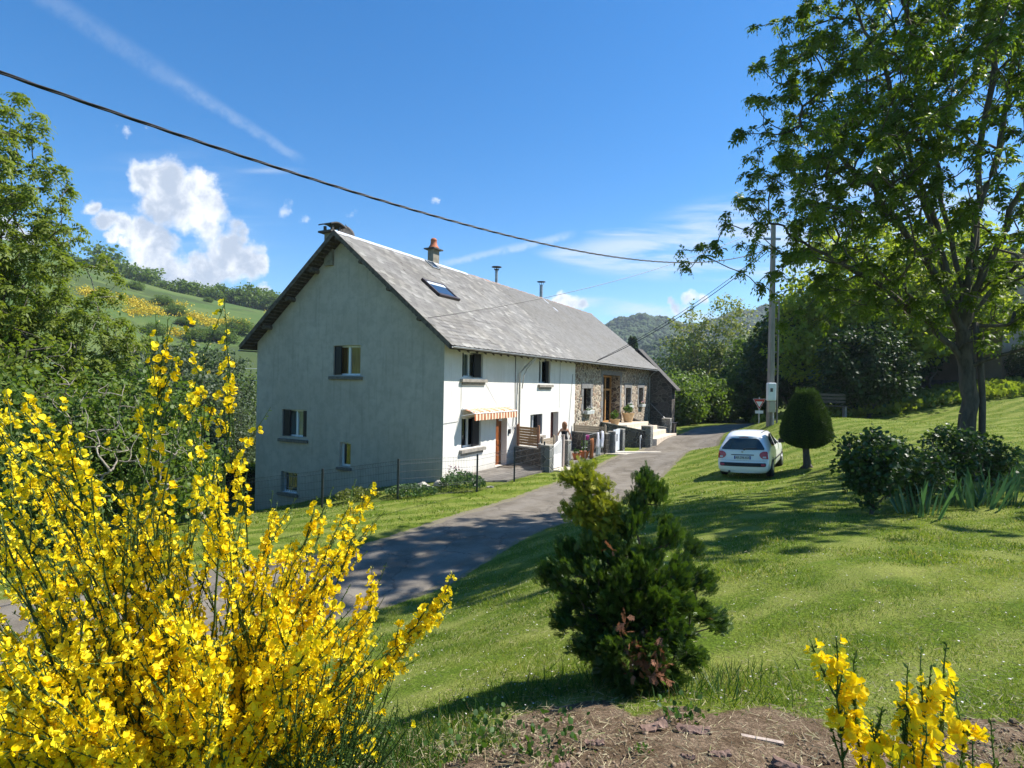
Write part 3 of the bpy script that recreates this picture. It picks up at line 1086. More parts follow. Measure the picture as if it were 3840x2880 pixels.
# front windows, white part
for (a_, b_, z0, z1_, cur, lw) in [(1.2, 2.73, 3.82, 4.80, m_curt, .64), (1.22, 2.67, 1.09, 2.27, None, .62), (7.17, 8.51, 1.16, 2.17, m_curt, .55), (8.03, 9.36, 3.66, 4.80, None, .46)]:
    pane_window(house, a_, b_, z0, z1_, .24, ff, m_pvc, cur)
    leaf_shutter(ff, b_, lw, z0 + .01, z1_ - .01, .22, -1, 7)
    leaf_shutter(ff, a_, .12, z0 + .01, z1_ - .01, .22, 1, 30)
for (a_, b_, z0, z1_) in [(1.06, 2.95, 3.64, 3.76), (1.08, 2.90, .92, 1.05), (7.9, 9.55, 3.47, 3.6), (7.0, 8.7, .98, 1.12)]:
    hbox(ff, a_, b_, z0, z1_, -.13, .24).build('sill', m_sill, house, bevel=.01)
    hbox(ff, a_ + .12, b_ - .1, z0 - .10, z0, -.05, .02).build('sill_corbel', m_sill, house, bevel=.01)


def panel_door(u0, u1, z0, z1_, dep, mat, label):
    d_ = hbox(ff, u0, u1, z0, z1_, dep - .05, dep)
    dr = d_.build('door', mat, house)
    dr['label'] = label
    pn = MB()
    w_ = u1 - u0
    for c in range(2):
        a_ = u0 + .09 + c * (w_ / 2 - .02)
        b_ = a_ + w_ / 2 - .16
        for (c0, c1) in [(.08, .42), (.5, .78), (.86, 1.06)]:
            hbox(ff, a_, b_, z0 + c0, z0 + c1, dep - .07, dep - .049, pn)
    hbox(ff, u0 + .12, u0 + .2, z0 + 1.2, z0 + 1.75, dep - .065, dep - .049, pn)
    pn.build('door_panel', mat, dr, bevel=.01)
    hn = MB().tube([ff(u1 - .1, dep - .11, z0 + 1.02), ff(u1 - .21, dep - .11, z0 + 1.02)], .012, 6)
    hn.tube([ff(u1 - .1, dep - .05, z0 + 1.02), ff(u1 - .1, dep - .115, z0 + 1.02)], .012, 6)
    hn.build('handle', m_zinc, dr)
    return dr


panel_door(3.89, 4.88, .09, 2.21, .34, m_wood, 'varnished brown panel door')
panel_door(9.49, 10.48, .07, 2.21, .34, mix_mat('dark_red_wood', (.085, .018, .012), (.06, .014, .01), 5, .5, .1, 50), 'dark red-brown door')
hbox(ff, 3.8, 4.95, -.1, .085, -.22, .3).build('door_step', m_sill, house, bevel=.015)

# stone end: window surrounds, small wooden casements, great door
for (a_, b_, z0, z1_) in [(14.02, 15.2, 2.11, 3.42), (22.18, 23.37, 2.2, 3.47), (25.44, 26.6, 2.2, 3.48)]:
    sr = MB()
    hbox(ff, a_ - .34, b_ + .34, z1_, z1_ + .30, -.025, .2, sr)
    hbox(ff, a_ - .22, b_ + .22, z0 - .14, z0, -.06, .2, sr)
    zc = z0
    k_ = 0
    while zc < z1_ - .02:
        h_ = min(.42, z1_ - zc)
        ex = .34 if k_ % 2 == 0 else .2
        hbox(ff, a_ - ex, a_, zc + .006, zc + h_ - .006, -.022, .22, sr)
        hbox(ff, b_, b_ + ex, zc + .006, zc + h_ - .006, -.022, .22, sr)
        zc += h_
        k_ += 1
    sr.build('window_surround', m_dress, house, bevel=.01)
    pane_window(house, a_, b_, z0, z1_, .3, ff, mix_mat('brown_frame', (.06, .025, .015), (.04, .018, .01), 5, .5), None, 1, mullion=.06)
sr = MB()
hbox(ff, 17.0, 21.3, 4.28, 4.55, -.03, .7, sr)
zc = 1.15
k_ = 0
while zc < 4.25:
    h_ = min(.5, 4.28 - zc)
    ex = .42 if k_ % 2 == 0 else .26
    hbox(ff, 17.41 - ex, 17.41, zc + .008, zc + h_ - .008, -.02, .7, sr)
    hbox(ff, 20.85, 20.85 + ex, zc + .008, zc + h_ - .008, -.02, .7, sr)
    zc += h_
    k_ += 1
sr.build('door_surround', m_dress, house, bevel=.012)
hbox(ff, 16.2, 22.0, 4.60, 4.68, -.09, .02).build('lintel_moulding', m_timber, house)
# oak screen with door and fanlight set back in the opening
ok = MB()
for u in (17.41, 18.5, 19.6, 20.72):
    hbox(ff, u, u + .13, 1.15, 4.28, .60, .70, ok)
for z in (1.15, 3.28, 4.16):
    hbox(ff, 17.41, 20.85, z, z + .12, .595, .69, ok)
scr = ok.build('oak_screen', m_oak, house, bevel=.008)
MB().quad(ff(17.4, .66, 1.2), ff(20.85, .66, 1.2), ff(20.85, .66, 4.2), ff(17.4, .66, 4.2)).build('pane', m_glass, scr)
dl = MB()
hbox(ff, 17.56, 18.48, 1.27, 3.26, .55, .61, dl)
hbox(ff, 18.62, 18.9, 1.27, 3.26, .50, .60, dl)
dl.build('door', m_oak, house, bevel=.01)['label'] = 'pale oak entrance door'

# downpipes
dp = MB()
dp.tube([(EO + .02, 6.35, EZ - .12), (EO - .12, 6.3, EZ - .25), (.25, 6.0, 4.35), (.09, 5.83, 4.1), (.09, 5.83, .1)], .045, 10)
dp.build('downpipe', m_pipew, house, smooth=True)
dp = MB()
dp.tube([(EO - .02, 6.5, EZ - .12), (.3, 6.12, 4.3), (.22, 5.98, 4.0), (.16, 5.94, 3.4)], .028, 8)
dp.build('downpipe', m_pipew, house, smooth=True)
dp = MB()
dp.tube([(EO + .02, LEN - .2, EZ - .12), (.2, LEN - .25, 4.5), (.1, LEN - .25, 4.3), (.1, LEN - .25, .1)], .045, 10)
dp.build('downpipe', m_zinc, house, smooth=True)
for pts_, r_ in [([(.03, 5.52, 4.85), (.035, 5.52, 4.0), (.03, 5.6, 2.4), (.03, 5.66, 1.9), (.03, 5.5, 1.6), (.03, 5.35, 1.75), (.03, 5.42, 2.2)], .016),
                 ([(.03, 1.14, 3.6), (.03, 1.12, 2.6)], .007), ([(.02, -.0, 2.12), (.02, .9, 2.15)], .007), ([(.03, 10.55, 4.8), (.03, 10.5, 2.4)], .007),
                 ([(.03, 12.3, 4.2), (.04, 12.0, 2.6), (.03, 11.7, .1)], .012)]:
    MB().tube(pts_, r_, 6).build('wall_cable', m_iron, house)
MB().box(.0, 4.98, 1.42, .07, 5.12, 1.62).build('letter_box', m_iron, house, bevel=.01)
wl = MB().lathe([(.02, .0), (.05, -.02), (.085, -.14), (.075, -.16)], 10, 0, (.16, 3.98, 2.2))
wl.tube([(0, 3.98, 2.12), (.1, 3.98, 2.22), (.16, 3.98, 2.21)], .012, 6)
wl.build('wall_lamp', m_pvc, house)

# awning: striped, over window and door
m_awn, T, out = mat_new('striped_canvas')
tco = T.node('ShaderNodeTexCoord').outputs['Object']
sp = T.node('ShaderNodeSeparateXYZ')
T.l.new(tco, sp.inputs[0])
wv = T.m('SINE', T.m('MULTIPLY', sp.outputs[1], 2 * math.pi / .24))
wv2 = T.m('SINE', T.m('MULTIPLY', sp.outputs[1], 2 * math.pi / .048))
f = T.smooth(T.m('ADD', wv, T.m('MULTIPLY', wv2, .45)), -.35, .35)
pbr(T, out, T.mix(f, (.74, .62, .45, 1), (.40, .13, .06, 1)), .9, 0, .1)
aw = MB()
N_ = 60
vs = []
for i in range(N_ + 1):
    s_ = 1.22 + (4.66 - 1.22) * i / N_
    dip = .012 * math.sin(i * .9)
    vs += [(.03, s_, 2.62), (.5, s_, 2.50 + dip), (.58, s_, 2.44 + dip), (.585 + dip, s_, 2.20 - .02 * abs(math.sin(s_ * math.pi / .24)))]
for i in range(N_):
    for j in range(3):
        a_ = 4 * i + j
        aw.add([], [])
        aw.f.append((a_, a_ + 4, a_ + 5, a_ + 1))
        aw.mi.append(0)
aw.v = vs
awn = aw.build('awning', m_awn, house, smooth=False)
fr2 = MB()
for s_ in (1.2, 4.68):
    fr2.tube([(.0, s_, 2.58), (.30, s_, 2.62), (.57, s_, 2.46)], .014, 6)
    fr2.tube([(.0, s_, 2.35), (.57, s_, 2.45)], .012, 6)
fr2.tube([(.575, 1.2, 2.455), (.575, 4.68, 2.455)], .02, 8)
fr2.tube([(.06, 1.2, 2.63), (.06, 4.68, 2.63)], .035, 8)
fr2.build('awning_frame', m_pvc, awn)
# (roof furniture)


def on_roof(o_, s_, up=0.0):
    n_ = Vector((RZ - EZ, 0, EO - RO)).normalized()
    return Vector((o_, s_, rz_(o_))) + n_ * up


ds_ = math.atan2(RZ - EZ, EO - RO)
RM = Matrix.Rotation(ds_, 4, 'Y')


def roof_box(o0, s0, o1, s1, up0, up1, mb):
    c = [on_roof(o, s, u) for u in (up0, up1) for s in (s0, s1) for o in (o0, o1)]
    return mb.add(c, [(0, 2, 3, 1), (4, 5, 7, 6), (0, 1, 5, 4), (2, 6, 7, 3), (0, 4, 6, 2), (1, 3, 7, 5)])


m_conc = mix_mat('chimney_render', (.20, .18, .14), (.28, .25, .20), 5, .9, .4, 40)
m_terra = mix_mat('terracotta', (.52, .17, .08), (.42, .13, .06), 5, .7, .2, 40)
m_dkmetal = mix_mat('dark_cowl', (.06, .055, .05), (.10, .09, .08), 5, .7, .2, 30)
# chimney with a terracotta pot
ch = MB()
ch.box(-5.32, 6.1, 8.9, -4.98, 6.62, 10.22)
c_ = ch.build('chimney', m_conc, house, bevel=.01)
MB().box(-5.47, 5.97, 10.22, -4.83, 6.75, 10.28).build('chimney_cap', m_dkmetal, c_)
MB().lathe([(.30, 0), (.26, .07), (.17, .22), (.15, .40), (.165, .42), (.15, .47), (.10, .53), (.02, .55)], 20, 0, (-5.15, 6.36, 10.28)).build('chimney_pot', m_terra, c_, smooth=True)
# small chimney at the gable with slab roof
ch = MB()
ch.box(-5.95, -.12, 8.3, -5.5, .36, 9.62)
c_ = ch.build('chimney', m_conc, house, bevel=.01)
c_['label'] = 'squat chimney with slab cowl at the gable'
cw = MB()
cw.box(-6.1, -.32, 9.62, -5.38, .5, 9.69)
for o_ in (-5.98, -5.58):
    for s_ in (-.14, .24):
        cw.box(o_, s_, 9.69, o_ + .09, s_ + .09, 9.92)
for i in range(9):
    t0, t1 = i / 9, (i + 1) / 9
    y0, y1 = -.30 + .82 * t0, -.30 + .82 * t1
    h0, h1 = .11 * math.sin(math.pi * t0), .11 * math.sin(math.pi * t1)
    cw.add([(-6.1, y0, 9.92 + h0), (-5.38, y0, 9.92 + h0), (-5.38, y1, 9.92 + h1), (-6.1, y1, 9.92 + h1),
            (-6.1, y0, 9.97 + h0), (-5.38, y0, 9.97 + h0), (-5.38, y1, 9.97 + h1), (-6.1, y1, 9.97 + h1)], [(0, 1, 2, 3), (4, 7, 6, 5), (0, 4, 5, 1), (1, 5, 6, 2), (2, 6, 7, 3), (3, 7, 4, 0)])
cw.build('chimney_cap', m_dkmetal, c_)
# satellite dish just behind it
DM = Matrix.Translation((-5.6, .72, 9.72)) @ Matrix.Rotation(rad(-20), 4, 'Z') @ Matrix.Rotation(rad(72), 4, 'Y')
dish = MB().lathe([(.02, .0), (.2, .02), (.32, .06), (.37, .09), (.375, .095), (.31, .07), (.2, .035), (.02, .015)], 24, 0, (0, 0, 0), DM)
dsh = dish.build('satellite_dish', m_dkmetal, house, smooth=True)
MB().tube([(-5.6, .75, 9.0), (-5.6, .73, 9.7)], .03, 8).tube([DM @ Vector((-.42, 0, .1)), DM @ Vector((0, 0, .42))], .015, 6).build('dish_arm', m_dkmetal, dsh)
# flue pipes
for (s_, zt_, r_) in [(12.7, 10.62, .085), (18.95, 10.75, .11)]:
    fp = MB().tube([(-5.12, s_, 9.0), (-5.12, s_, zt_ - .28)], r_, 12)
    p_ = fp.build('flue_pipe', m_zinc, house, smooth=False)
    cp = MB().lathe([(.30, 0), (.30, .025), (.05, .06)], 16, 0, (-5.12, s_, zt_ - .09))
    for k_ in range(4):
        an = k_ * math.pi / 2 + .4
        cp.tube([(-5.12 + r_ * math.cos(an), s_ + r_ * math.sin(an), zt_ - .30), (-5.12 + .17 * math.cos(an), s_ + .17 * math.sin(an), zt_ - .08)], .012, 5)
    if r_ < .1:
        cp.lathe([(.16, 0), (.16, .02), (.09, .05)], 14, 0, (-5.12, s_, zt_ - .24))
    cp.build('flue_cap', m_dkmetal, p_)
# roof window
m_rw = mix_mat('brown_window_profile', (.055, .035, .03), (.04, .028, .025), 5, .4)
rw = MB()
roof_box(-3.05, 2.52, -2.97, 4.12, .0, .13, rw)
roof_box(-2.24, 2.52, -2.12, 4.12, .0, .15, rw)
roof_box(-3.05, 2.52, -2.12, 2.64, .0, .15, rw)
roof_box(-3.05, 4.02, -2.12, 4.12, .0, .14, rw)
r_ = rw.build('roof_window', m_rw, house, bevel=.008)
m_rglass, T, out = mat_new('roof_glass')
pbr(T, out, (.03, .05, .08, 1), .03, 0, 1.0)
gw = MB()
gw.quad(on_roof(-2.97, 2.62, .11), on_roof(-2.24, 2.62, .11), on_roof(-2.24, 4.04, .11), on_roof(-2.97, 4.04, .11))
gw.build('pane', m_rglass, r_)
bl = MB()
roof_box(-2.96, 2.64, -2.80, 4.02, .112, .118, bl)
bl.build('window_blind', mix_mat('pale_blind', (.55, .62, .68), (.5, .56, .62), 3, .5), r_)
rw = MB()
roof_box(-4.95, 5.3, -4.45, 5.36, .03, .08, rw)
roof_box(-4.95, 5.86, -4.45, 5.92, .03, .10, rw)
roof_box(-4.95, 5.3, -4.9, 5.92, .03, .08, rw)
roof_box(-4.5, 5.3, -4.45, 5.92, .03, .08, rw)
r_ = rw.build('roof_hatch', m_zinc, house)
gw = MB()
gw.quad(on_roof(-4.9, 5.36, .06), on_roof(-4.5, 5.36, .06), on_roof(-4.5, 5.86, .06), on_roof(-4.9, 5.86, .06))
gw.build('pane', m_rglass, r_)
roof_box(-4.98, 18.72, -4.5, 18.86, .03, .045, MB()).build('lead_patch', m_ridge, house)
roof_box(-4.15, 18.72, -3.8, 18.9, .03, .045, MB()).build('lead_patch', m_ridge, house)


def hthing(name, label, cat, o_, s_, z_, group=None, rz=0.0):
    x, y = hw(o_, s_)
    t = thing(name, label, cat, (x, y, z_), HA + rz, group)
    return t


def shift(mb, o_, s_, z_):
    mb.v = [(a - o_, b - s_, c - z_) for (a, b, c) in mb.v]
    return mb


# annex beyond the far end
AX = 28.55
ann = hthing('stone_annex', 'dark rubble stone outbuilding at the far end of the farmhouse', 'outbuilding', 0, AX, 0)
am = MB()
prof = [(-7.0, -1), (1.75, -1), (1.75, 3.62), (-.95, 6.35), (-7.0, 3.5)]
n_ = len(prof)
am.add([(p[0], 0, p[1]) for p in prof] + [(p[0], 1.1, p[1]) for p in prof], [tuple(range(n_)), tuple(range(2 * n_ - 1, n_ - 1, -1))] + [(i, n_ + i, n_ + (i + 1) % n_, (i + 1) % n_) for i in range(n_)])
am.build('wall', m_dstone, ann)
ar = MB()
sl = (6.35 - 3.62) / 2.7
ar.add([(2.15, -.18, 3.62 - .4 * sl + .06), (-.95, -.18, 6.45), (-.95, 1.2, 6.45), (2.15, 1.2, 3.62 - .4 * sl + .06),
        (2.15, -.18, 3.62 - .4 * sl + .19), (-.95, -.18, 6.6), (-.95, 1.2, 6.6), (2.15, 1.2, 3.62 - .4 * sl + .19)],
       [(0, 1, 2, 3), (4, 7, 6, 5), (0, 4, 5, 1), (3, 2, 6, 7), (0, 3, 7, 4), (1, 5, 6, 2)])
ar.add([(-7.2, -.18, 3.4), (-.95, -.18, 6.45), (-.95, 1.2, 6.45), (-7.2, 1.2, 3.4), (-7.2, -.18, 3.5), (-.95, -.18, 6.6), (-.95, 1.2, 6.6), (-7.2, 1.2, 3.5)],
       [(0, 3, 2, 1), (4, 5, 6, 7), (0, 1, 5, 4), (3, 7, 6, 2)])
ar.build('roof', mix_mat('dark_slate_roof', (.06, .055, .05), (.11, .10, .09), 6, .8, .5, 20), ann)
sh_ = MB()
for i in range(11):
    t = i / 11
    o_ = -.9 + 2.6 * t
    sh_.box(o_, -.07, 6.35 - (o_ + .95) * sl - .30, o_ + .16, -.01, 6.35 - (o_ + .95) * sl - .06)
sh_.build('corbel', m_dstone, ann)
MB().tube([(.12, -.1, 2.25), (1.5, -.5, 1.02)], .028, 8).tube([(1.5, -.5, 1.02), (1.52, -.5, .55)], .02, 6).build('handrail', m_zinc, ann)

# ---------------- paved yard (three pieces of setting) and paths
m_pave, T, out = mat_new('yard_paving')
tco = T.node('ShaderNodeTexCoord').outputs['Object']
mpn = T.node('ShaderNodeMapping')
mpn.inputs['Rotation'].default_value = (0, 0, -HA)
T.l.new(tco, mpn.inputs[0])
br = T.node('ShaderNodeTexBrick')
br.inputs['Scale'].default_value = 1.0
br.inputs['Brick Width'].default_value = .5
br.inputs['Row Height'].default_value = .5
br.inputs['Mortar Size'].default_value = .012
br.offset = 0.0
br.inputs['Color1'].default_value = (.25, .225, .195, 1)
br.inputs['Color2'].default_value = (.20, .18, .16, 1)
br.inputs['Mortar'].default_value = (.09, .085, .07, 1)
T.l.new(mpn.outputs[0], br.inputs['Vector'])
pc = T.mix(T.smooth(T.noise(tco, 2.2, 5, .6), .35, .7), br.outputs[0], T.mix(1.0, br.outputs[0], (.72, .7, .68, 1), 'MULTIPLY'))
pbr(T, out, pc, .9, 0, .2, T.noise(tco, 50, 4, .6), .4, .01)
m_pale = mix_mat('pale_concrete', (.56, .50, .40), (.46, .41, .33), 3, .9, .3, 40)


def slab(name, pts_os, z_, mat, kind='structure', th=.3):
    m_ = MB().prism([hw(o_, s_) for (o_, s_) in pts_os], z_ - th, z_)
    return tag(m_.build(name, mat), kind=kind)


slab('terrace', [(0.0, .15), (1.2, .25), (2.0, 1.2), (2.12, 5.6), (0.0, 5.75)], .085, m_pave, th=.5)
slab('terrace', [(0.0, 5.85), (2.05, 5.6), (2.05, 12.4), (0.0, 12.4)], .075, m_pave, th=.4)
slab('path', [(2.1, 4.8), (3.0, 4.9), (3.1, 6.4), (2.1, 6.0)], .035, m_pale)
slab('path', [(2.1, 11.8), (3.6, 12.2), (4.7, 13.9), (4.3, 14.6), (2.2, 13.3)], .045, m_pale)

m_cope = mix_mat('coping_stone', (.40, .37, .31), (.30, .28, .24), 5, .9, .3, 40)


def gwall(t, name, p0, p1, z0, z1_, th, mat, z1b=None, cope=.05):
    """wall piece between plan points given in the house frame, in t's local frame"""
    o0, s0 = p0
    o1, s1 = p1
    L_ = math.hypot(o1 - o0, s1 - s0)
    nx_, ny_ = -(s1 - s0) / L_ * th / 2, (o1 - o0) / L_ * th / 2
    z1b = z1_ if z1b is None else z1b
    bo, bs, bz = t['_b']
    m_ = MB()
    vs = [(o0 + nx_, s0 + ny_, z0), (o1 + nx_, s1 + ny_, z0), (o1 - nx_, s1 - ny_, z0), (o0 - nx_, s0 - ny_, z0),
          (o0 + nx_, s0 + ny_, z1_), (o1 + nx_, s1 + ny_, z1b), (o1 - nx_, s1 - ny_, z1b), (o0 - nx_, s0 - ny_, z1_)]
    m_.add(vs, [(3, 2, 1, 0), (4, 5, 6, 7), (0, 1, 5, 4), (1, 2, 6, 5), (2, 3, 7, 6), (3, 0, 4, 7)])
    w_ = shift(m_, bo, bs, bz).build(name, mat, t)
    if cope:
        e = 1.14
        m_ = MB()
        nx_, ny_ = nx_ * e, ny_ * e
        vs = [(o0 + nx_, s0 + ny_, z1_ + .001), (o1 + nx_, s1 + ny_, z1b + .001), (o1 - nx_, s1 - ny_, z1b + .001), (o0 - nx_, s0 - ny_, z1_ + .001)]
        vs += [(a, b, c + cope) for (a, b, c) in vs]
        m_.add(vs, [(3, 2, 1, 0), (4, 5, 6, 7), (0, 1, 5, 4), (1, 2, 6, 5), (2, 3, 7, 6), (3, 0, 4, 7)])
        shift(m_, bo, bs, bz).build('coping', m_cope, t, bevel=.008)
    return w_


def gw_thing(name, label, cat, o_, s_, z_, group=None):
    t = hthing(name, label, cat, o_, s_, z_, group)
    t['_b'] = (o_, s_, z_)
    return t


t = gw_thing('garden_wall', 'dark rubble wall between the paved yards, left of the white gate', 'wall', .1, 5.8, 0)
gwall(t, 'wall_body', (.02, 5.8), (1.5, 5.25), -.1, .80, .3, m_dstone)
gwall(t, 'wall_body', (1.5, 5.25), (2.1, 4.62), -.1, 1.02, .3, m_dstone)
t = gw_thing('gate_pier', 'grey block pier with the dark fence post, left of the white gate', 'gate pier', 2.1, 4.5, 0)
gwall(t, 'pier_body', (1.92, 4.5), (2.32, 4.5), -.1, 1.06, .42, m_block)
t = gw_thing('gate_pier', 'grey block pier right of the white gate with a black post before it', 'gate pier', 2.1, 6.3, 0)
gwall(t, 'pier_body', (1.95, 6.42), (2.32, 6.42), -.1, 1.12, .36, m_block)

m_screen = mix_mat('screen_wood', (.36, .22, .10), (.24, .15, .08), 6, .8, .4, 50, stretch=(1.5, 1.5, 9))
m_postw = mix_mat('timber_post', (.30, .15, .08), (.20, .10, .06), 5, .8, .3, 40)
m_greyw = mix_mat('weathered_screen_wood', (.38, .31, .22), (.28, .23, .17), 6, .85, .4, 50, stretch=(1.5, 1.5, 9))


def screen(name, label, p0, p1, z0, z1_, mat, pm, nb, ph=.1):
    t_ = gw_thing(name, label, 'screen', p0[0], p0[1], z0)
    o0, s0 = p0
    o1, s1 = p1
    L_ = math.hypot(o1 - o0, s1 - s0)
    ux, uy = (o1 - o0) / L_, (s1 - s0) / L_
    pn = MB()
    hb = (z1_ - z0) / nb
    for i in range(nb):
        a, b = z0 + i * hb + .006, z0 + (i + 1) * hb - .006
        vs = []
        for z in (a, b):
            for (tt, w_) in ((.07, -.014), (L_ - .07, -.014), (L_ - .07, .014), (.07, .014)):
                vs.append((o0 + ux * tt - uy * w_, s0 + uy * tt + ux * w_, z))
        pn.add(vs, [(3, 2, 1, 0), (4, 5, 6, 7), (0, 1, 5, 4), (1, 2, 6, 5), (2, 3, 7, 6), (3, 0, 4, 7)])
    shift(pn, *t_['_b']).build('board_panel', mat, t_)
    for (oo, s_) in (p0, p1):
        po = MB()
        po.box(oo - .05, s_ - .05, z0 - .12, oo + .05, s_ + .05, z1_ + .06)
        po.lathe([(.055, 0), (.05, .04), (.01, .06)], 8, 0, (oo, s_, z1_ + .06))
        shift(po, *t_['_b']).build('post', pm, t_, bevel=.006)
    return t_


screen('wooden_screen', 'brown board screen beside the white house wall, above the dark rubble wall', (.12, 5.72), (1.32, 5.3), .90, 1.72, m_screen, m_postw, 7)
screen('wooden_screen', 'low grey-brown board screen in front of the woman, behind the white gate', (1.44, 5.42), (1.5, 6.55), .80, 1.24, m_greyw, m_greyw, 4)

# white garden gate, arched top rising to the right
gt = hthing('garden_gate', 'white garden gate with slatted upper half and rising curved top', 'gate', 2.15, 4.86, .03)
m_gate = mix_mat('gate_paint', (.80, .80, .79), (.74, .74, .73), 4, .45, .05, 40, spec=.5)
gp = MB()
GWD = 1.04


def gtop(t_):
    return .98 + .33 * (t_ ** 1.4)


gp.box(-.02, 0, .04, .02, GWD, .10)
gp.box(-.02, 0, .50, .02, GWD, .60)
for s_ in (0, GWD - .09):
    gp.box(-.022, s_, .0, .022, s_ + .09, gtop(0 if s_ == 0 else 1) - .02)
gp.box(-.008, .09, .10, .008, GWD - .09, .50)
gp.build('gate_leaf', m_gate, gt, bevel=.004)
gp = MB()
for i in range(12):
    a_, b_ = GWD * i / 12, GWD * (i + 1) / 12
    gp.add([(-.022, a_, gtop(i / 12) - .09), (.022, a_, gtop(i / 12) - .09), (.022, b_, gtop((i + 1) / 12) - .09), (-.022, b_, gtop((i + 1) / 12) - .09),
            (-.022, a_, gtop(i / 12)), (.022, a_, gtop(i / 12)), (.022, b_, gtop((i + 1) / 12)), (-.022, b_, gtop((i + 1) / 12))],
           [(3, 2, 1, 0), (4, 5, 6, 7), (0, 1, 5, 4), (1, 2, 6, 5), (2, 3, 7, 6), (3, 0, 4, 7)])
gp.build('top_rail', m_gate, gt)
for i in range(8):
    s_ = .14 + i * .108
    MB().box(-.01, s_, .60, .01, s_ + .05, gtop(s_ / GWD) - .08).build('slat', m_gate, gt)
pp = hthing('gate_post', 'square pinkish-grey timber post hinging the white gate', 'post', 2.18, 5.98, 0)
MB().box(-.06, -.05, -.1, .06, .07, 1.40).box(-.075, -.065, 1.40, .075, .085, 1.43).build('post_body', mix_mat('pinkish_post', (.42, .34, .30), (.34, .28, .25), 4, .7), pp, bevel=.006)

# second yard: side wall with board, clothes, second gate
t = gw_thing('garden_wall', 'dark block wall under the pale board screen, behind the hanging washing', 'wall', .0, 12.6, 0)
gwall(t, 'wall_body', (.02, 12.55), (1.9, 12.2), -.1, 1.02, .28, m_dstone)
gwall(t, 'wall_body', (1.9, 12.2), (2.2, 12.05), -.1, 1.05, .3, m_dstone)
screen('wooden_screen', 'long pale board screen in front of the stone wall, above the washing', (.12, 12.45), (2.0, 12.1), 1.08, 1.42, m_greyw, m_greyw, 3)
t = gw_thing('gate_pier', 'slim grey stone pier just left of the grey gate by the steps', 'gate pier', 2.2, 12.45, 0)
gwall(t, 'pier_body', (2.05, 12.5), (2.4, 12.5), -.1, 1.12, .36, m_block)
t = gw_thing('gate_pier', 'grey stone pier between the grey gate and the grass by the steps', 'gate pier', 2.2, 14.1, 0)
gwall(t, 'pier_body', (2.0, 14.15), (2.4, 14.15), -.1, 1.15, .38, m_block)
gt = hthing('garden_gate', 'plain grey-white gate with a dark slot, between two stone piers', 'gate', 2.25, 12.72, .03)
g2m = MB().box(-.02, 0, .03, .02, 1.12, 1.2)
g2 = g2m.build('gate_leaf', mix_mat('grey_gate_paint', (.60, .64, .68), (.52, .56, .60), 4, .5), gt, bevel=.005)
MB().box(.021, .5, .55, .026, .66, .95).build('letter_slot', m_black, g2)
pp = hthing('gate_post', 'black post between the grey gate and the right-hand stone pier', 'post', 2.35, 13.88, 0)
MB().box(-.05, -.04, -.1, .05, .06, 1.12).build('post_body', m_fence, pp)

# washing hung over a line between the black posts
m_tow = mix_mat('white_cloth', (.82, .82, .86), (.70, .70, .78), 8, .9, .4, 60)


def cloth(name, label, o_, s_, z0, z1_, w_, mat, fold=5, seed=0, group='washing hung in the second yard', cat='washing'):
    rng = np.random.default_rng(seed)
    t_ = hthing(name, label, cat, o_, s_, z0, group)
    nu, nv = 18, 10
    vs = []
    for j in range(nv + 1):
        for i in range(nu + 1):
            u = i / nu
            v = j / nv
            amp = .03 + .03 * v
            vs.append((.02 + amp * math.sin(u * fold * 2 * math.pi + seed) + .02 * math.sin(v * 5), (u - .5) * w_ * (1 - .1 * v), (z1_ - z0) * (1 - v) + .02 * math.sin(u * 9 + seed)))
    for (vx, vy, vz) in list(vs[:]):
        pass
    fs = [(j * (nu + 1) + i, j * (nu + 1) + i + 1, (j + 1) * (nu + 1) + i + 1, (j + 1) * (nu + 1) + i) for j in range(nv) for i in range(nu)]
    o2 = MB().add(vs, fs).build('cloth', mat, t_, smooth=True)
    so_ = o2.modifiers.new('thick', 'SOLIDIFY')
    so_.thickness = .012
    return t_


cloth('towel', 'white towel hanging in front of the grey shirt', 2.35, 9.9, .55, 1.28, .22, m_tow, 2, 1, None, 'towel')
cloth('towel', 'white towel with lilac stripe hanging nearest the pier', 2.38, 10.45, .5, 1.32, .26, m_tow, 2, 2, None, 'towel')
cloth('shirt', 'pale grey shirt hanging below the white towels', 2.3, 10.15, .12, .95, .5, mix_mat('grey_cloth', (.42, .44, .45), (.36, .37, .38), 8, .9), 3, 3, None, 'shirt')
cloth('trousers', 'rust brown trousers hanging left of the white towels', 2.3, 9.25, .1, 1.05, .34, mix_mat('rust_cloth', (.34, .13, .05), (.26, .10, .04), 8, .9), 2, 4, None, 'trousers')
cloth('scarf', 'magenta cloth bundled on the fence top', 2.25, 8.7, 1.02, 1.24, .42, mix_mat('magenta_cloth', (.30, .03, .17), (.22, .02, .13), 8, .9), 4, 5, None, 'scarf')
lr = hthing('drying_rail', 'thin grey drying rail holding the washing', 'drying rail', 2.3, 9.6, .07)
MB().tube([(0, -1.2, 1.16), (0, 1.2, 1.2)], .012, 6).tube([(0, -1.2, 0), (0, -1.2, 1.16)], .012, 6).tube([(0, 1.2, 0), (0, 1.2, 1.2)], .012, 6).build('rail', m_zinc, lr)

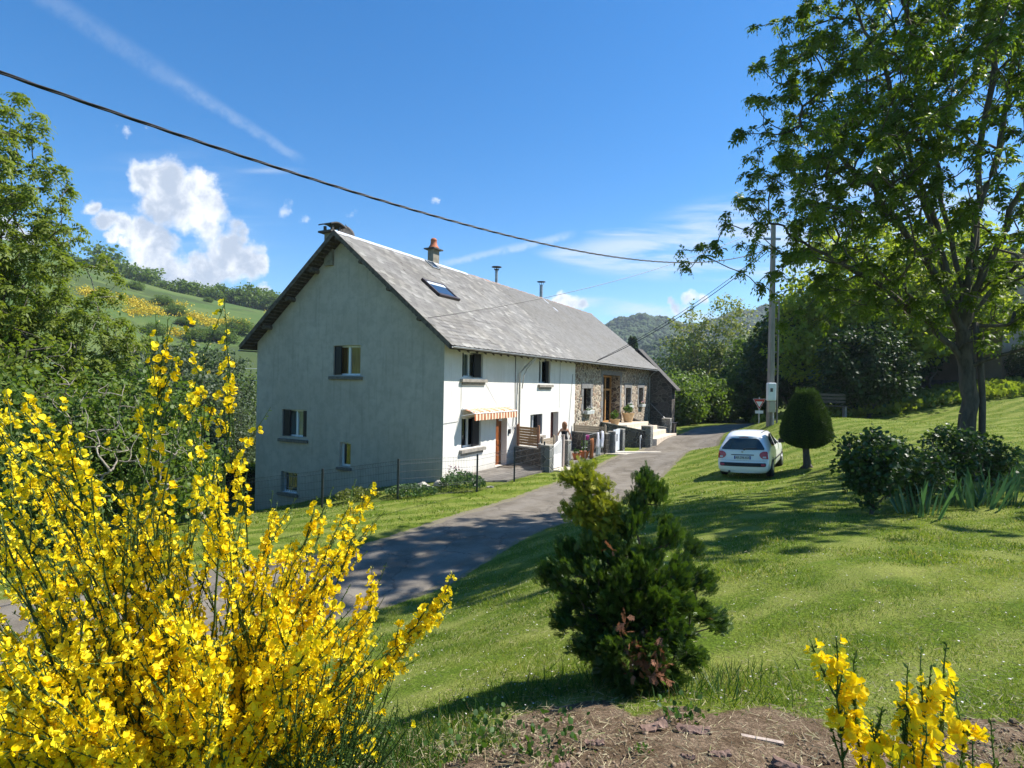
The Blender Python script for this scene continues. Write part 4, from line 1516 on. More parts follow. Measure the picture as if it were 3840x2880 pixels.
# ---------------- stone steps
m_step = mix_mat('step_stone', (.66, .56, .44), (.54, .46, .37), 3, .9, .3, 40)
st = gw_thing('stone_steps', 'pale stone steps between dark rubble flank walls at the great door', 'steps', 1.0, 19.0, 0)
lev = [(1.15, 1.35), (.88, 1.85), (.60, 2.35), (.30, 2.95)]
sm = MB()
LW = [(0.05, 17.2), (2.6, 19.7)]      # left flank, from the house out
for i, (z_, oo) in enumerate(lev):
    sA = 17.3 + oo * .68
    sB = 21.9 + oo * 1.0
    sm.prism([(0.02, 17.25 if i < 3 else 17.25), (oo, sA), (oo, sB), (0.02, 22.0)], -.25 + i * .002, z_)
shift(sm, *st['_b']).build('step', m_step, st, bevel=.012)
gwall(st, 'flank_wall', (.05, 17.05), (2.3, 18.75), -.3, 1.32, .3, m_dstone, .80)
gwall(st, 'flank_wall', (.3, 22.2), (1.5, 23.6), -.3, 1.45, .3, m_dstone, .82)
gwall(st, 'flank_wall', (1.5, 23.6), (2.2, 25.1), -.3, .82, .35, m_block, .62)
p1 = gw_thing('step_pillar', 'squared stone pillar at the left foot of the steps', 'pillar', 2.4, 18.95, 0)
gwall(p1, 'pillar_body', (2.12, 18.95), (2.72, 18.95), -.2, 1.06, .62, m_block, cope=.07)
p1 = gw_thing('step_pillar', 'squared stone pillar at the right foot of the steps, by the outbuilding', 'pillar', 2.0, 25.4, 0)
gwall(p1, 'pillar_body', (1.85, 25.3), (2.45, 25.3), -.2, 1.25, .62, m_block, cope=.07)
bn = hthing('compost_bin', 'dark brown wooden bin against the outbuilding, right of the pillar', 'bin', 1.9, 27.4, -.1)
bm_ = MB().box(-.4, -.5, 0, .4, .5, .95)
bm_.build('bin_body', m_timber, bn, bevel=.02)
MB().box(-.44, -.54, .95, .44, .54, 1.0).build('lid', m_dkmetal, bn, bevel=.01)
ub = hthing('umbrella_stand', 'black and white stand on the grass beside the steps', 'stand', 3.0, 15.4, 0)
MB().tube([(0, -.12, 0), (0, -.12, .75), (0, .12, .8), (0, .14, 0)], .022, 6).build('frame', m_pvc, ub)
MB().lathe([(.08, 0), (.1, .3), (.05, .6)], 10, 0, (0, -.02, .05)).build('pot', m_black, ub)


# ---------------- pots and window boxes with flowers
def tuft(parent, name, n_, r_, h_, mat, seed, size=.06, base=(0, 0, 0), el=1.0, flat=.0):
    rng = np.random.default_rng(seed)
    p = rng.normal(size=(n_, 3))
    p = norm(p) * (rng.random((n_, 1)) ** .45)
    p = p * np.array([r_, r_ * el, h_]) + np.array(base)
    p[:, 2] += h_ * .9
    d = norm(p - np.array(base) + rng.normal(size=(n_, 3)) * r_ * .5)
    V_, F_, nv = inst(LEAF_V, LEAF_F, frames(d, rng), p, size * rng.uniform(.6, 1.3, n_))
    return np_mesh(name, V_, F_, mat, parent, np.repeat(rng.random(n_), nv))


m_lf_pot = leaf_mat('pot_leaf', (.04, .09, .02), (.10, .17, .04), .3)
m_flw = leaf_mat('white_petal', (.75, .72, .72), (.85, .8, .82), .3, (1, 1, 1))
m_flr = leaf_mat('pink_petal', (.6, .25, .3), (.8, .6, .65), .3, (1, 1, 1))
m_box = mix_mat('planter_white', (.62, .64, .62), (.52, .54, .52), 4, .7)
for k_, (s0, s1, z_, lab) in enumerate([(13.95, 15.3, 1.93, 'white flower box under the stone window nearest the white wall'),
                                       (22.2, 23.4, 2.03, 'white flower box under the middle stone window'),
                                       (25.5, 26.6, 2.05, 'white flower box under the last stone window before the downpipe')]):
    t = hthing('flower_box', lab, 'flower box', .16, (s0 + s1) / 2, z_, 'white flower boxes on the stone wall')
    L_ = (s1 - s0) * .42
    MB().add([(-.09, -L_, 0), (.09, -L_, 0), (.09, L_, 0), (-.09, L_, 0), (-.12, -L_ - .03, .2), (.12, -L_ - .03, .2), (.12, L_ + .03, .2), (-.12, L_ + .03, .2)],
             [(3, 2, 1, 0), (4, 5, 6, 7), (0, 1, 5, 4), (1, 2, 6, 5), (2, 3, 7, 6), (3, 0, 4, 7)]).build('trough', m_box, t, bevel=.01)
    tuft(t, 'foliage', 90, .12, .10, m_lf_pot, 20 + k_, .07, (0, 0, .18), L_ / .12)
    tuft(t, 'blossom', 46, .12, .13, m_flw if k_ != 2 else m_flr, 30 + k_, .07, (.02, 0, .2), L_ / .12)
m_clay = mix_mat('ochre_clay', (.62, .44, .24), (.52, .36, .20), 4, .8, .2, 30)
for (o_, s_, r_, h_, lab) in [(.55, 18.2, .34, .34, 'low ochre clay pot left of the great door'), (.5, 21.2, .42, .62, 'tall ochre clay pot right of the great door')]:
    t = hthing('flower_pot', lab, 'flower pot', o_, s_, 1.15)
    MB().lathe([(r_ * .62, 0), (r_ * .8, h_ * .5), (r_, h_ * .92), (r_ * 1.06, h_), (r_ * .9, h_), (r_ * .85, h_ * .9)], 18).build('pot', m_clay, t, smooth=False)
    tuft(t, 'foliage', 110, r_ * .7, .25, m_lf_pot, int(s_), .14, (0, 0, h_))
t = hthing('flower_pot', 'small pale pot with a leafy plant in front of the dark block wall', 'flower pot', 1.2, 11.2, .08)
MB().lathe([(.1, 0), (.13, .2), (.15, .28), (.13, .28)], 14).build('pot', m_box, t)
tuft(t, 'foliage', 60, .14, .2, m_lf_pot, 77, .12, (0, 0, .28))
for (o_, s_, r_, h_, lab) in [(1.9, 8.3, .2, .26, 'brown clay pot under the rust trousers'), (2.0, 9.1, .24, .3, 'brown clay pot under the pale shirt')]:
    t = hthing('flower_pot', lab, 'flower pot', o_, s_, .08)
    MB().lathe([(r_ * .6, 0), (r_, h_), (r_ * 1.08, h_ + .03), (r_ * .9, h_)], 14).build('pot', m_terra, t)
    tuft(t, 'foliage', 40, .14, .1, m_lf_pot, 79, .1, (0, 0, .28))
t = hthing('door_mat', 'dark mat in front of the brown panel door', 'mat', .45, 4.4, .087)
MB().box(-.3, -.42, 0, .3, .42, .018).build('mat_pad', m_timber, t, bevel=.005)
t = hthing('bottle', 'dark bottle standing on the pier right of the white gate', 'bottle', 2.15, 6.42, 1.172)
MB().lathe([(.045, 0), (.045, .17), (.018, .23), (.018, .29)], 12).build('bottle_glass', m_black, t, smooth=True)

# ---------------- mesh fence along the road
FP = [(-12.9, 20.6), (-9.7, 19.8), (-6.05, 18.9), (-3.5, 18.3), (-1.1, 19.4), (.14, 21.47), (1.38, 24.15)]
FP2 = [(3.6, 29.1), (4.7, 31.1)]
fence = thing('mesh_fence', 'dark green welded mesh fence with black posts in front of the gable', 'fence', (FP[3][0], FP[3][1], 0))


def fence_run(pts, parent, hgt=1.22):
    bx_, by_, bz_ = parent.location
    for i, (x, y) in enumerate(pts):
        z = zg(x, y)
        MB().box(x - bx_ - .03, y - by_ - .03, z - .2, x - bx_ + .03, y - by_ + .03, z + hgt + .04).build('post', m_fence, parent, bevel=.006)
    for (x0, y0), (x1, y1) in zip(pts[:-1], pts[1:]):
        za, zb = zg(x0, y0), zg(x1, y1)
        L_ = math.hypot(x1 - x0, y1 - y0)
        ux, uy = (x1 - x0) / L_, (y1 - y0) / L_
        m_ = MB()

        def pt(t, h, off=0):
            return (x0 + ux * t - uy * off - bx_, y0 + uy * t + ux * off - by_, za + (zb - za) * t / L_ + h)
        n_ = int(L_ / .055)
        for k_ in range(1, n_):
            t = L_ * k_ / n_
            pr = [(.04, 0), (hgt - .14, 0), (hgt - .09, .035), (hgt - .02, 0)]
            for (h0, f0), (h1, f1) in zip(pr[:-1], pr[1:]):
                a, b = Vector(pt(t, h0, f0)), Vector(pt(t, h1, f1))
                w2 = Vector((ux, uy, 0)) * .0028
                w3 = Vector((-uy, ux, 0)) * .0028
                m_.add([a - w2, a + w3, a + w2, b - w2, b + w3, b + w2], [(0, 1, 4, 3), (1, 2, 5, 4), (2, 0, 3, 5)])
        for h_, f_ in [(.06, 0), (.32, .0), (.38, .0), (.62, .0), (.85, 0), (hgt - .14, 0), (hgt - .02, 0)]:
            a, b = pt(.03, h_, f_), pt(L_ - .03, h_, f_)
            m_.tube([a, b], .0042, 4, cap=False)
        m_.build('mesh_panel', m_fence, parent)


fence_run(FP, fence)
f2 = thing('mesh_fence', 'short dark mesh fence behind the washing between two black posts', 'fence', (FP2[0][0], FP2[0][1], 0))
fence_run(FP2, f2, 1.25)

# low edging stones and catmint by the corner
m_rock = mix_mat('edging_stone', (.46, .43, .36), (.34, .32, .27), 5, .9, .6, 14)
ROCKS = [(-3.0, 20.0, .34, 'flat pale edging stone at the corner of the gable'), (-2.45, 20.6, .28, 'pale edging stone next to the yard corner'),
         (-3.6, 19.6, .2, 'small pale stone half hidden under the gable fence'), (-1.15, 20.3, .16, 'small white stone beside the catmint'), (-.7, 20.2, .12, 'smallest white stone in the grass by the yard edge')]


def rock(name, label, x, y, z, r_, mat, seed, fl=.45, cat='stone', group=None):
    rng = np.random.default_rng(seed)
    bm = bmesh.new()
    bmesh.ops.create_icosphere(bm, subdivisions=2, radius=1)
    for v in bm.verts:
        f = 1 + .22 * math.sin(v.co.x * 3 + seed) + .16 * math.sin(v.co.y * 5 + seed * 2) + rng.normal() * .05
        v.co = Vector((v.co.x * f, v.co.y * f * .8, v.co.z * f * fl)) * r_
    me = bpy.data.meshes.new(name)
    bm.to_mesh(me)
    bm.free()
    o_ = link_mesh(name, me, mat)
    o_.location = (x, y, z)
    o_.rotation_euler = (0, 0, seed * 1.3)
    return tag(o_, label, cat, group)


for i, (x, y, r_, lab) in enumerate(ROCKS):
    rock('stone', lab, x, y, zg(x, y) + r_ * .12, r_, m_rock, i + 1, group='pale stones along the gable foot')


def herb(name, label, x, y, r_, h_, n_, mat, seed, size=.06, flower=None, nf=0, cat='plant'):
    """low plant of many upright stems with leaves"""
    rng = np.random.default_rng(seed)
    t_ = thing(name, label, cat, (x, y, zg(x, y)))
    a = rng.random(n_) * 2 * math.pi
    rr_ = r_ * np.sqrt(rng.random(n_))
    hh = h_ * (1 - .55 * (rr_ / r_) ** 2) * rng.uniform(.3, 1, n_)
    p = np.c_[rr_ * np.cos(a), rr_ * np.sin(a), hh]
    d = norm(np.c_[p[:, :2] / r_ + rng.normal(size=(n_, 2)) * .6, np.full(n_, .8)])
    V_, F_, nv = inst(LEAF_V, LEAF_F, frames(d, rng), p, size * rng.uniform(.6, 1.4, n_))
    np_mesh('foliage', V_, F_, mat, t_, np.repeat(rng.random(n_), nv))
    if flower is not None:
        q = p[rng.integers(0, n_, nf)].copy()
        q[:, 2] = np.maximum(q[:, 2] * 1.15, h_ * .5) + rng.random(nf) * h_ * .3
        V_, F_, nv = inst(LEAF_V, LEAF_F, frames(rng.normal(size=(nf, 3)), rng), q, size * .8 * rng.uniform(.6, 1.4, nf))
        np_mesh('blossom', V_, F_, flower, t_, np.repeat(rng.random(nf), nv))
    return t_


m_herb = leaf_mat('herb_leaf', (.05, .10, .035), (.12, .19, .08), .3)
m_pinkf = leaf_mat('dusty_pink_petal', (.42, .20, .26), (.55, .32, .34), .3, (1, 1, 1))
herb('catmint', 'grey-green bushy plant at the fence post by the yard corner', -1.6, 19.9, .75, .55, 900, m_herb, 3, .08)
herb('garden_flower', 'pink-flowered plant in front of the lower white wall', -1.9, 20.7, .5, .55, 260, m_herb, 4, .06, m_pinkf, 90)
herb('weed_clump', 'low dark weeds along the foot of the gable fence', -3.2, 19.0, .8, .3, 900, m_herb, 5, .08)
herb('weed_clump', 'rounded yellow-green weeds against the gable behind the broom', -5.0, 19.3, .7, .4, 800, leaf_mat('weed_leaf', (.11, .14, .03), (.17, .19, .05), .3), 6, .08)


# ------------------------------------------------------------------ trees
def skeleton(root, trunk, pts, alpha=.35, bend=.12, rng=None, chains=()):
    """nodes joined by shortest wood path: returns pos, parent"""
    rng = rng or RNG
    pos = [np.array(p, float) for p in trunk]
    par = [-1] + list(range(len(trunk) - 1))
    L = [0.0]
    for i in range(1, len(trunk)):
        L.append(L[-1] + np.linalg.norm(pos[i] - pos[i - 1]) * .55)
    for ch_, j0 in chains:
        pj = j0
        for q in ch_:
            pos.append(np.array(q, float))
            par.append(pj)
            L.append(L[pj] + np.linalg.norm(pos[-1] - pos[pj]) * .6)
            pj = len(pos) - 1
    P_ = np.array(pos)
    Lw = np.array(L)
    order = np.argsort(np.linalg.norm(pts - np.array(trunk[-1]), axis=1) + 0 * pts[:, 2])
    par = list(par)
    start = 0
    for i in order:
        p = pts[i]
        d = np.linalg.norm(P_ - p, axis=1)
        up = np.maximum(P_[:, 2] - p[2], 0) * .5
        cost = d ** 1.0 + alpha * Lw + up
        j = int(np.argmin(cost))
        P_ = np.vstack([P_, p])
        Lw = np.append(Lw, Lw[j] + d[j])
        par.append(j)
    return P_, np.array(par)


def wood(P_, par, r_tip, r_max, trunk_n, power=2.2, nseg=3, sides=5, rng=None, trunk_r=None, wob=.10):
    rng = rng or RNG
    n_ = len(P_)
    acc = np.zeros(n_)
    nch = np.bincount(par[par >= 0], minlength=n_)
    order = list(range(n_))[::-1]
    w_ = np.zeros(n_)
    # children always come after parents
    for i in order:
        if nch[i] == 0:
            w_[i] = r_tip ** power
        if par[i] >= 0:
            w_[par[i]] += w_[i]
    R_ = w_ ** (1 / power)
    R_ = np.minimum(R_ * min(1, r_max / R_[0]) if R_[0] > r_max else R_, r_max)
    if trunk_r is not None:
        for i, r in enumerate(trunk_r):
            R_[i] = r
    dirs = np.zeros_like(P_)
    dirs[0] = (0, 0, 1)
    for i in range(1, n_):
        dirs[i] = P_[i] - P_[par[i]]
    dirs = norm(dirs)
    i_ = np.arange(1, n_)
    p0, p1 = P_[par[i_]], P_[i_]
    L_ = np.linalg.norm(p1 - p0, axis=1)[:, None]
    t0 = norm(dirs[par[i_]] * .55 + norm(p1 - p0) * .75) * L_
    t1 = norm(p1 - p0 + np.array([0, 0, .25]) * L_) * L_
    r0 = np.minimum(R_[par[i_]], R_[i_] * 1.5 + .004)
    isT = i_ < trunk_n
    r0 = np.where(isT, R_[par[i_]], r0)
    r1 = R_[i_]
    ts = np.linspace(0, 1, nseg + 1)
    cur = []
    for t in ts:
        h00, h10, h01, h11 = 2 * t ** 3 - 3 * t ** 2 + 1, t ** 3 - 2 * t ** 2 + t, -2 * t ** 3 + 3 * t ** 2, t ** 3 - t ** 2
        c_ = h00 * p0 + h10 * t0 + h01 * p1 + h11 * t1
        if 0 < t < 1:
            c_ = c_ + rng.normal(size=c_.shape) * L_ * wob * .3
        cur.append(c_)
    V_, F_ = [], []
    ang = np.linspace(0, 2 * np.pi, sides, endpoint=False)
    rings = []
    for k_, t in enumerate(ts):
        tg = norm(cur[min(k_ + 1, nseg)] - cur[max(k_ - 1, 0)])
        up = np.where(np.abs(tg[:, 2:3]) > .95, np.array([[1., 0, 0]]), np.array([[0., 0, 1]]))
        a = norm(np.cross(tg, up))
        b = np.cross(tg, a)
        r = (r0 * (1 - t) + r1 * t)[:, None, None]
        ring = cur[k_][:, None] + (a[:, None] * np.cos(ang)[None, :, None] + b[:, None] * np.sin(ang)[None, :, None]) * r
        rings.append(ring)
    A = np.stack(rings, 1)                    # m, nseg+1, sides, 3
    m_ = A.shape[0]
    V_ = A.reshape(-1, 3)
    base = (np.arange(m_) * (nseg + 1) * sides)[:, None, None, None]
    kseg = (np.arange(nseg) * sides)[None, :, None, None]
    js = np.arange(sides)
    q = np.stack([js, (js + 1) % sides, (js + 1) % sides + sides, js + sides], -1)[None, None]
    F_ = (base + kseg + q).reshape(-1, 4)
    return V_, F_, R_, dirs


def crown_pts(ells, n_, rng, shell=.5, zmin=None):
    out = []
    vol = np.array([e[3] * e[4] * e[5] for e in ells])
    cnt = rng.multinomial(n_, vol / vol.sum())
    for e, c in zip(ells, cnt):
        u = norm(rng.normal(size=(c, 3))) * (rng.random((c, 1)) ** shell)
        out.append(u * np.array(e[3:6]) + np.array(e[:3]))
    p = np.concatenate(out)
    if zmin is not None:
        p = p[p[:, 2] > zmin]
    return p


def clump_leaves(P_, rad_, n_, size, rng, mode='leaf', droop=.5, BV=LEAF_V, BF=LEAF_F, outc=None, spread=1.0, flat=.8):
    """n_ leaves round every cluster point"""
    m_ = len(P_)
    c = np.repeat(P_, n_, 0)
    o = rng.normal(size=c.shape)
    o = norm(o) * rng.random((len(c), 1)) ** .6
    o[:, 2] *= flat
    p = c + o * rad_
    d = norm(o + rng.normal(size=c.shape) * .5 * spread) + np.array([0, 0, -droop])
    R_ = frames(d, rng, .7, up=np.array([[0, 0, 1.]]) + 0 * d)
    V_, F_, nv = inst(BV, BF, R_, p, size * rng.uniform(.6, 1.35, len(c)))
    v = np.clip(np.repeat(rng.random(m_) * .6, n_) + rng.random(len(c)) * .4, 0, 1)
    return V_, F_, np.repeat(v, nv)


def compound_leaves(P_, dirs, n_, length, lsize, rng, npair=3, droop=.5, spread=1.0):
    """ash-like leaves: a drooping rachis with paired leaflets, tufted at the shoot tips"""
    m_ = len(P_)
    c = np.repeat(P_, n_, 0)
    dd = np.repeat(dirs, n_, 0)
    d = norm(dd * .5 + rng.normal(size=c.shape) * .7 * spread + np.array([0, 0, .1]))
    Ln = length * rng.uniform(.6, 1.25, len(c))
    sdv = norm(np.cross(d, np.array([0, 0, 1.]) + rng.normal(size=d.shape) * .3))
    Vs, Fs, As = [], [], []
    base = 0
    va = np.clip(np.repeat(rng.random(m_) * .55, n_) + rng.random(len(c)) * .45, 0, 1)
    for k_ in range(npair + 1):
        t = (k_ + 1) / (npair + 1)
        pos = c + d * (Ln * t)[:, None] + np.array([0, 0, -1]) * (droop * Ln * t * t)[:, None]
        tan = norm(d + np.array([0, 0, -2 * droop * t]))
        for sg in ((-1, 1) if k_ < npair else (0,)):
            ld = norm(tan * (.45 if sg else 1) + sdv * sg + rng.normal(size=tan.shape) * .12 + np.array([0, 0, -.25]))
            nrm = np.cross(sdv, tan)
            R_ = frames(ld, rng, .25, up=nrm)
            S_ = np.stack([np.full(len(c), lsize * .42), np.full(len(c), lsize), np.full(len(c), lsize)], 1) * rng.uniform(.75, 1.2, (len(c), 1))
            V_, F_, nv = inst(KITE_V, KITE_F, R_, pos, S_)
            Vs.append(V_)
            Fs.append(F_ + base)
            base += len(V_)
            As.append(np.repeat(va, nv))
    return np.concatenate(Vs), np.concatenate(Fs), np.concatenate(As)


def bark_mat(name, ca, cb, scale=7, lich=None):
    return mix_mat(name, ca, cb, scale, .95, .8, 22, stretch=(1, 1, .35), bdist=.03, big=(1.3, .6, lich) if lich else None)


m_bark = bark_mat('ash_bark', (.060, .046, .034), (.115, .093, .070), 9, (.15, .138, .11))
m_bark2 = bark_mat('dark_bark', (.07, .06, .045), (.12, .10, .08))
m_bark3 = bark_mat('pale_twig_bark', (.22, .19, .15), (.34, .31, .25))
m_leaf_ash = leaf_mat('ash_leaf', (.06, .10, .014), (.14, .19, .028), .46, (2.1, 2.2, .6), .45)
m_leaf_fresh = leaf_mat('fresh_leaf', (.11, .16, .022), (.21, .25, .045), .42, (1.7, 1.75, .6))
m_leaf_mid = leaf_mat('hedge_leaf', (.065, .115, .02), (.14, .20, .04), .36, (1.7, 1.8, .6))
m_leaf_dark = leaf_mat('dark_leaf', (.022, .046, .012), (.05, .085, .022), .22, (1.6, 1.7, .6))
m_leaf_willow = leaf_mat('willow_leaf', (.055, .082, .045), (.115, .15, .085), .35, (1.5, 1.6, .8))
m_leaf_olive = leaf_mat('spring_leaf', (.17, .21, .06), (.28, .30, .12), .4, (1.5, 1.5, .6))

# ---- the big ash on the lawn at the right
rng = np.random.default_rng(11)
TX, TY = 10.9, 14.0
tz = zg(TX, TY)
ash = thing('ash_tree', 'tall many-limbed ash tree with grey trunk on the lawn at the right', 'tree', (TX, TY, tz))
trunk = [(0, 0, -.25), (.0, 0, .6), (.0, .02, 1.6), (-.05, .0, 2.7), (-.12, .05, 3.6)]
ells = [(.4, .3, 9.2, 4.9, 4.4, 5.6), (-3.0, .4, 7.0, 2.6, 2.4, 3.6), (-3.6, .6, 9.8, 1.8, 2.0, 3.0), (3.4, -.5, 6.6, 3.0, 3.0, 3.6), (-1.8, .2, 4.6, 1.8, 1.8, .9), (-4.9, .8, 5.6, 1.9, 1.4, 1.0),
        (2.4, 0, 4.2, 2.2, 2.0, .9), (0, 0, 12.5, 4.0, 3.8, 2.8), (-.5, -3.0, 7.8, 3.8, 2.4, 3.4), (-3.6, -2.2, 6.4, 2.2, 2.0, 2.0), (.4, -.6, 3.9, 1.9, 1.8, .9)]
pts = crown_pts(ells, 2300, rng, .40)
pts = pts[(pts[:, 2] > 2.6)]
# gaps: thin the crown in a few pockets so the sky shows through
for gx_, gy_, gz_, gr_ in [(1.6, -1, 7.6, 1.5), (3.0, -1, 9.5, 1.4), (-.8, -1.5, 6.6, .9), (-1.8, -1, 11.0, .9), (1.0, -2, 5.0, .9), (4.5, -1, 7.4, 1.2), (-.5, 0, 8.9, .7)]:
    dq = np.hypot(pts[:, 0] - gx_, pts[:, 2] - gz_)
    pts = pts[(dq > gr_) | (rng.random(len(pts)) < .12)]
# main limbs fan up and out
limbs = []
chs = []
for ex, ey, ez in [(-2.6, .4, 11.8), (-1.2, .9, 13.0), (.6, -.5, 13.5), (2.2, .6, 12.6), (3.8, -.3, 10.8), (-3.6, .2, 8.6), (4.6, 0, 7.6), (-3.8, .8, 5.9), (1.2, -2.4, 10.2), (-.9, 2.4, 10.8)]:
    b0 = (0, 0, 2.7) if ez < 7 else (-.12, .05, 3.6)
    chs.append(([(b0[0] + ex * t ** 1.15 + rng.normal() * .05, b0[1] + ey * t + rng.normal() * .05, b0[2] + (ez - b0[2]) * t + .25 * math.sin(t * 3.1)) for t in np.linspace(.1, .92, 10)], 3 if ez < 7 else 4))
npt = len(limbs)
P_, par = skeleton(None, trunk, pts, .22, rng=rng, chains=chs)
V_, F_, R_, dr = wood(P_, par, .0085, .34, len(trunk), 2.05, 3, 6, rng, trunk_r=[.27, .20, .175, .165, .16])
np_mesh('trunk', V_, F_, m_bark, ash, None, False)
# shoot tips carry the leaf tufts; more tufts along fine wood
tips = np.where(R_ < .028)[0]
tp = P_[tips]
extra = tp[rng.integers(0, len(tp), int(len(tp) * .6))] + rng.normal(size=(int(len(tp) * .6), 3)) * .09
tp2 = np.r_[tp, extra]
dd = np.r_[dr[tips], norm(rng.normal(size=extra.shape) + np.array([0, 0, .4]))]
V_, F_, A_ = compound_leaves(tp2, dd, 9, .20, .11, rng, 3, .55)
np_mesh('crown', V_, F_, m_leaf_ash, ash, A_)
# its neighbour stands just past the right edge of the photograph and shades the lawn
ASH2 = True
# second stem hugging the trunk
MB().tube([(.20, -.03, -.2), (.27, -.08, .9), (.29, -.06, 1.9), (.24, -.02, 3.0), (.12, 0, 3.8)], [.09, .075, .07, .07, .065], 9).build('side_stem', m_bark2, ash, smooth=True)


def tree(name, label, x, y, kind, hgt, wid, seed, leafmat, n_=260, per=26, lsize=.2, trunk_h=.22, bark=None, cat='tree', group=None, z=None, shape=None, shell=.45, rmax=None, clr=None, flat=.8, tipr=.011):
    rng = np.random.default_rng(seed)
    zz = zg(x, y) if z is None else z
    t_ = thing(name, label, cat, (x, y, zz), 0, group)
    h0 = hgt * trunk_h
    ells_ = shape or [(0, 0, h0 + (hgt - h0) * .52, wid * .5, wid * .5, (hgt - h0) * .5), (wid * .12, -wid * .1, h0 + (hgt - h0) * .3, wid * .45, wid * .42, (hgt - h0) * .27), (-wid * .14, wid * .1, h0 + (hgt - h0) * .38, wid * .42, wid * .4, (hgt - h0) * .28)]
    p = crown_pts(ells_, n_, rng, shell)
    p = p[p[:, 2] > h0 * .5]
    tk = [(0, 0, -.3)] + [(rng.normal() * .05 * hgt * f, rng.normal() * .05 * hgt * f, h0 * f + .1) for f in (.35, .7, 1.0)]
    if hgt > 5:
        up_ = [(rng.normal() * .03 * hgt, rng.normal() * .03 * hgt, h0 + (hgt - h0) * f) for f in (.2, .4, .6)]
        p = np.r_[np.array(up_), p]
    P_, par = skeleton(None, tk, p, .25, rng=rng)
    rm = rmax or hgt * .022
    V_, F_, R_, dr = wood(P_, par, tipr, rm, len(tk), 2.1, 2, 4, rng)
    np_mesh('trunk', V_, F_, bark or m_bark2, t_)
    ti = np.where(R_ < max(.03, tipr * 2.4))[0]
    V_, F_, A_ = clump_leaves(P_[ti], clr or wid * .085, per, lsize, rng, flat=flat)
    np_mesh('crown', V_, F_, leafmat, t_, A_)
    return t_


def place(src, x, y, rz, sc, label, z=None, group=None, scz=None):
    c = copy_tree(src)
    c.location = (x, y, zg(x, y) - .1 if z is None else z)
    c.rotation_euler = (0, 0, rz)
    c.scale = (sc, sc, scz or sc)
    c['label'] = label
    if group:
        c['group'] = group
    return c


place(ash, 21.8, 17.2, 2.4, .95, 'second ash just past the right edge, whose shade falls on the lawn')

# ---- left side: ash and scrub in front of the valley
rng = np.random.default_rng(21)


def ash_like(name, label, x, y, hgt, wid, seed, n_, per, mat, bark, length=.26, ls=.10, shape=None, z=None, thin=None):
    rng = np.random.default_rng(seed)
    t_ = thing(name, label, 'tree', (x, y, zg(x, y) if z is None else z))
    h0 = hgt * .16
    ells_ = shape or [(0, 0, hgt * .58, wid * .42, wid * .42, hgt * .42), (0, 0, hgt * .36, wid * .5, wid * .5, hgt * .26)]
    p = crown_pts(ells_, n_, rng, .5)
    p = p[p[:, 2] > .4]
    spine = [(rng.normal() * .12, rng.normal() * .12, h0 + (hgt * .93 - h0) * f) for f in np.linspace(.08, 1, 9)]
    P_, par = skeleton(None, [(0, 0, -.3), (0, 0, h0 * .5), (0, 0, h0)], np.r_[np.array(spine), p], .2, rng=rng)
    V_, F_, R_, dr = wood(P_, par, .008, hgt * .018, 3, 2.1, 2, 5, rng)
    np_mesh('trunk', V_, F_, bark, t_)
    ti = np.where(R_ < .022)[0]
    V_, F_, A_ = compound_leaves(P_[ti], dr[ti], per, length, ls, rng, 3, .5)
    np_mesh('crown', V_, F_, mat, t_, A_)
    return t_


ash_like('ash_tree', 'tall young ash with loose yellow-green leaves at the left edge', -14.6, 16.6, 13.4, 4.8, 31, 900, 15, m_leaf_fresh, m_bark2, .30, .13)
ash_like('ash_tree', 'slender young ash with a drooping top right of the taller one', -11.9, 17.0, 8.4, 2.8, 32, 320, 12, m_leaf_fresh, m_bark3, .25, .115)
tree('scrub_bush', 'dense mid-green scrub behind the broom at the left edge', -11.2, 12.6, 'b', 4.3, 4.4, 41, m_leaf_mid, 420, 30, .12, .1, clr=.36)
tree('scrub_bush', 'leafy scrub bush behind the broom between ash and willow', -9.4, 14.6, 'b', 4.1, 4.0, 42, m_leaf_mid, 420, 30, .11, .1, clr=.34)
tree('scrub_bush', 'yellow-green scrub under the slender ash', -12.2, 15.2, 'b', 5.2, 4.6, 43, m_leaf_fresh, 380, 26, .12, .1, clr=.4)
tree('scrub_bush', 'low dark scrub down by the swing frame', -10.4, 17.6, 'b', 2.8, 3.0, 44, m_leaf_mid, 260, 28, .11, .08, clr=.32)
willow = tree('willow_tree', 'grey-green willow behind the scrub, left of the gable', -15.9, 27.0, 'b', 8.4, 4.8, 45, m_leaf_willow, 620, 34, .15, .12, clr=.62)
place(willow, -20.0, 31.0, 2.1, 1.1, 'second grey-green willow beyond the first, nearer the left edge')
tree('willow_tree', 'lower grey-green willow just left of the gable eave', -16.6, 30.0, 'b', 5.0, 3.6, 46, m_leaf_willow, 420, 30, .13, .08, clr=.46)
place(willow, -20.4, 40, 1.0, 1.2, 'grey-green willow in the valley just left of the gable eave')
place(willow, -25.4, 45, 3.0, 1.3, 'rounder grey-green willow in the valley, further left and back')
place(willow, -17.9, 35.5, 4.0, .8, 'smallest grey-green willow, nearest the clipped hedge')
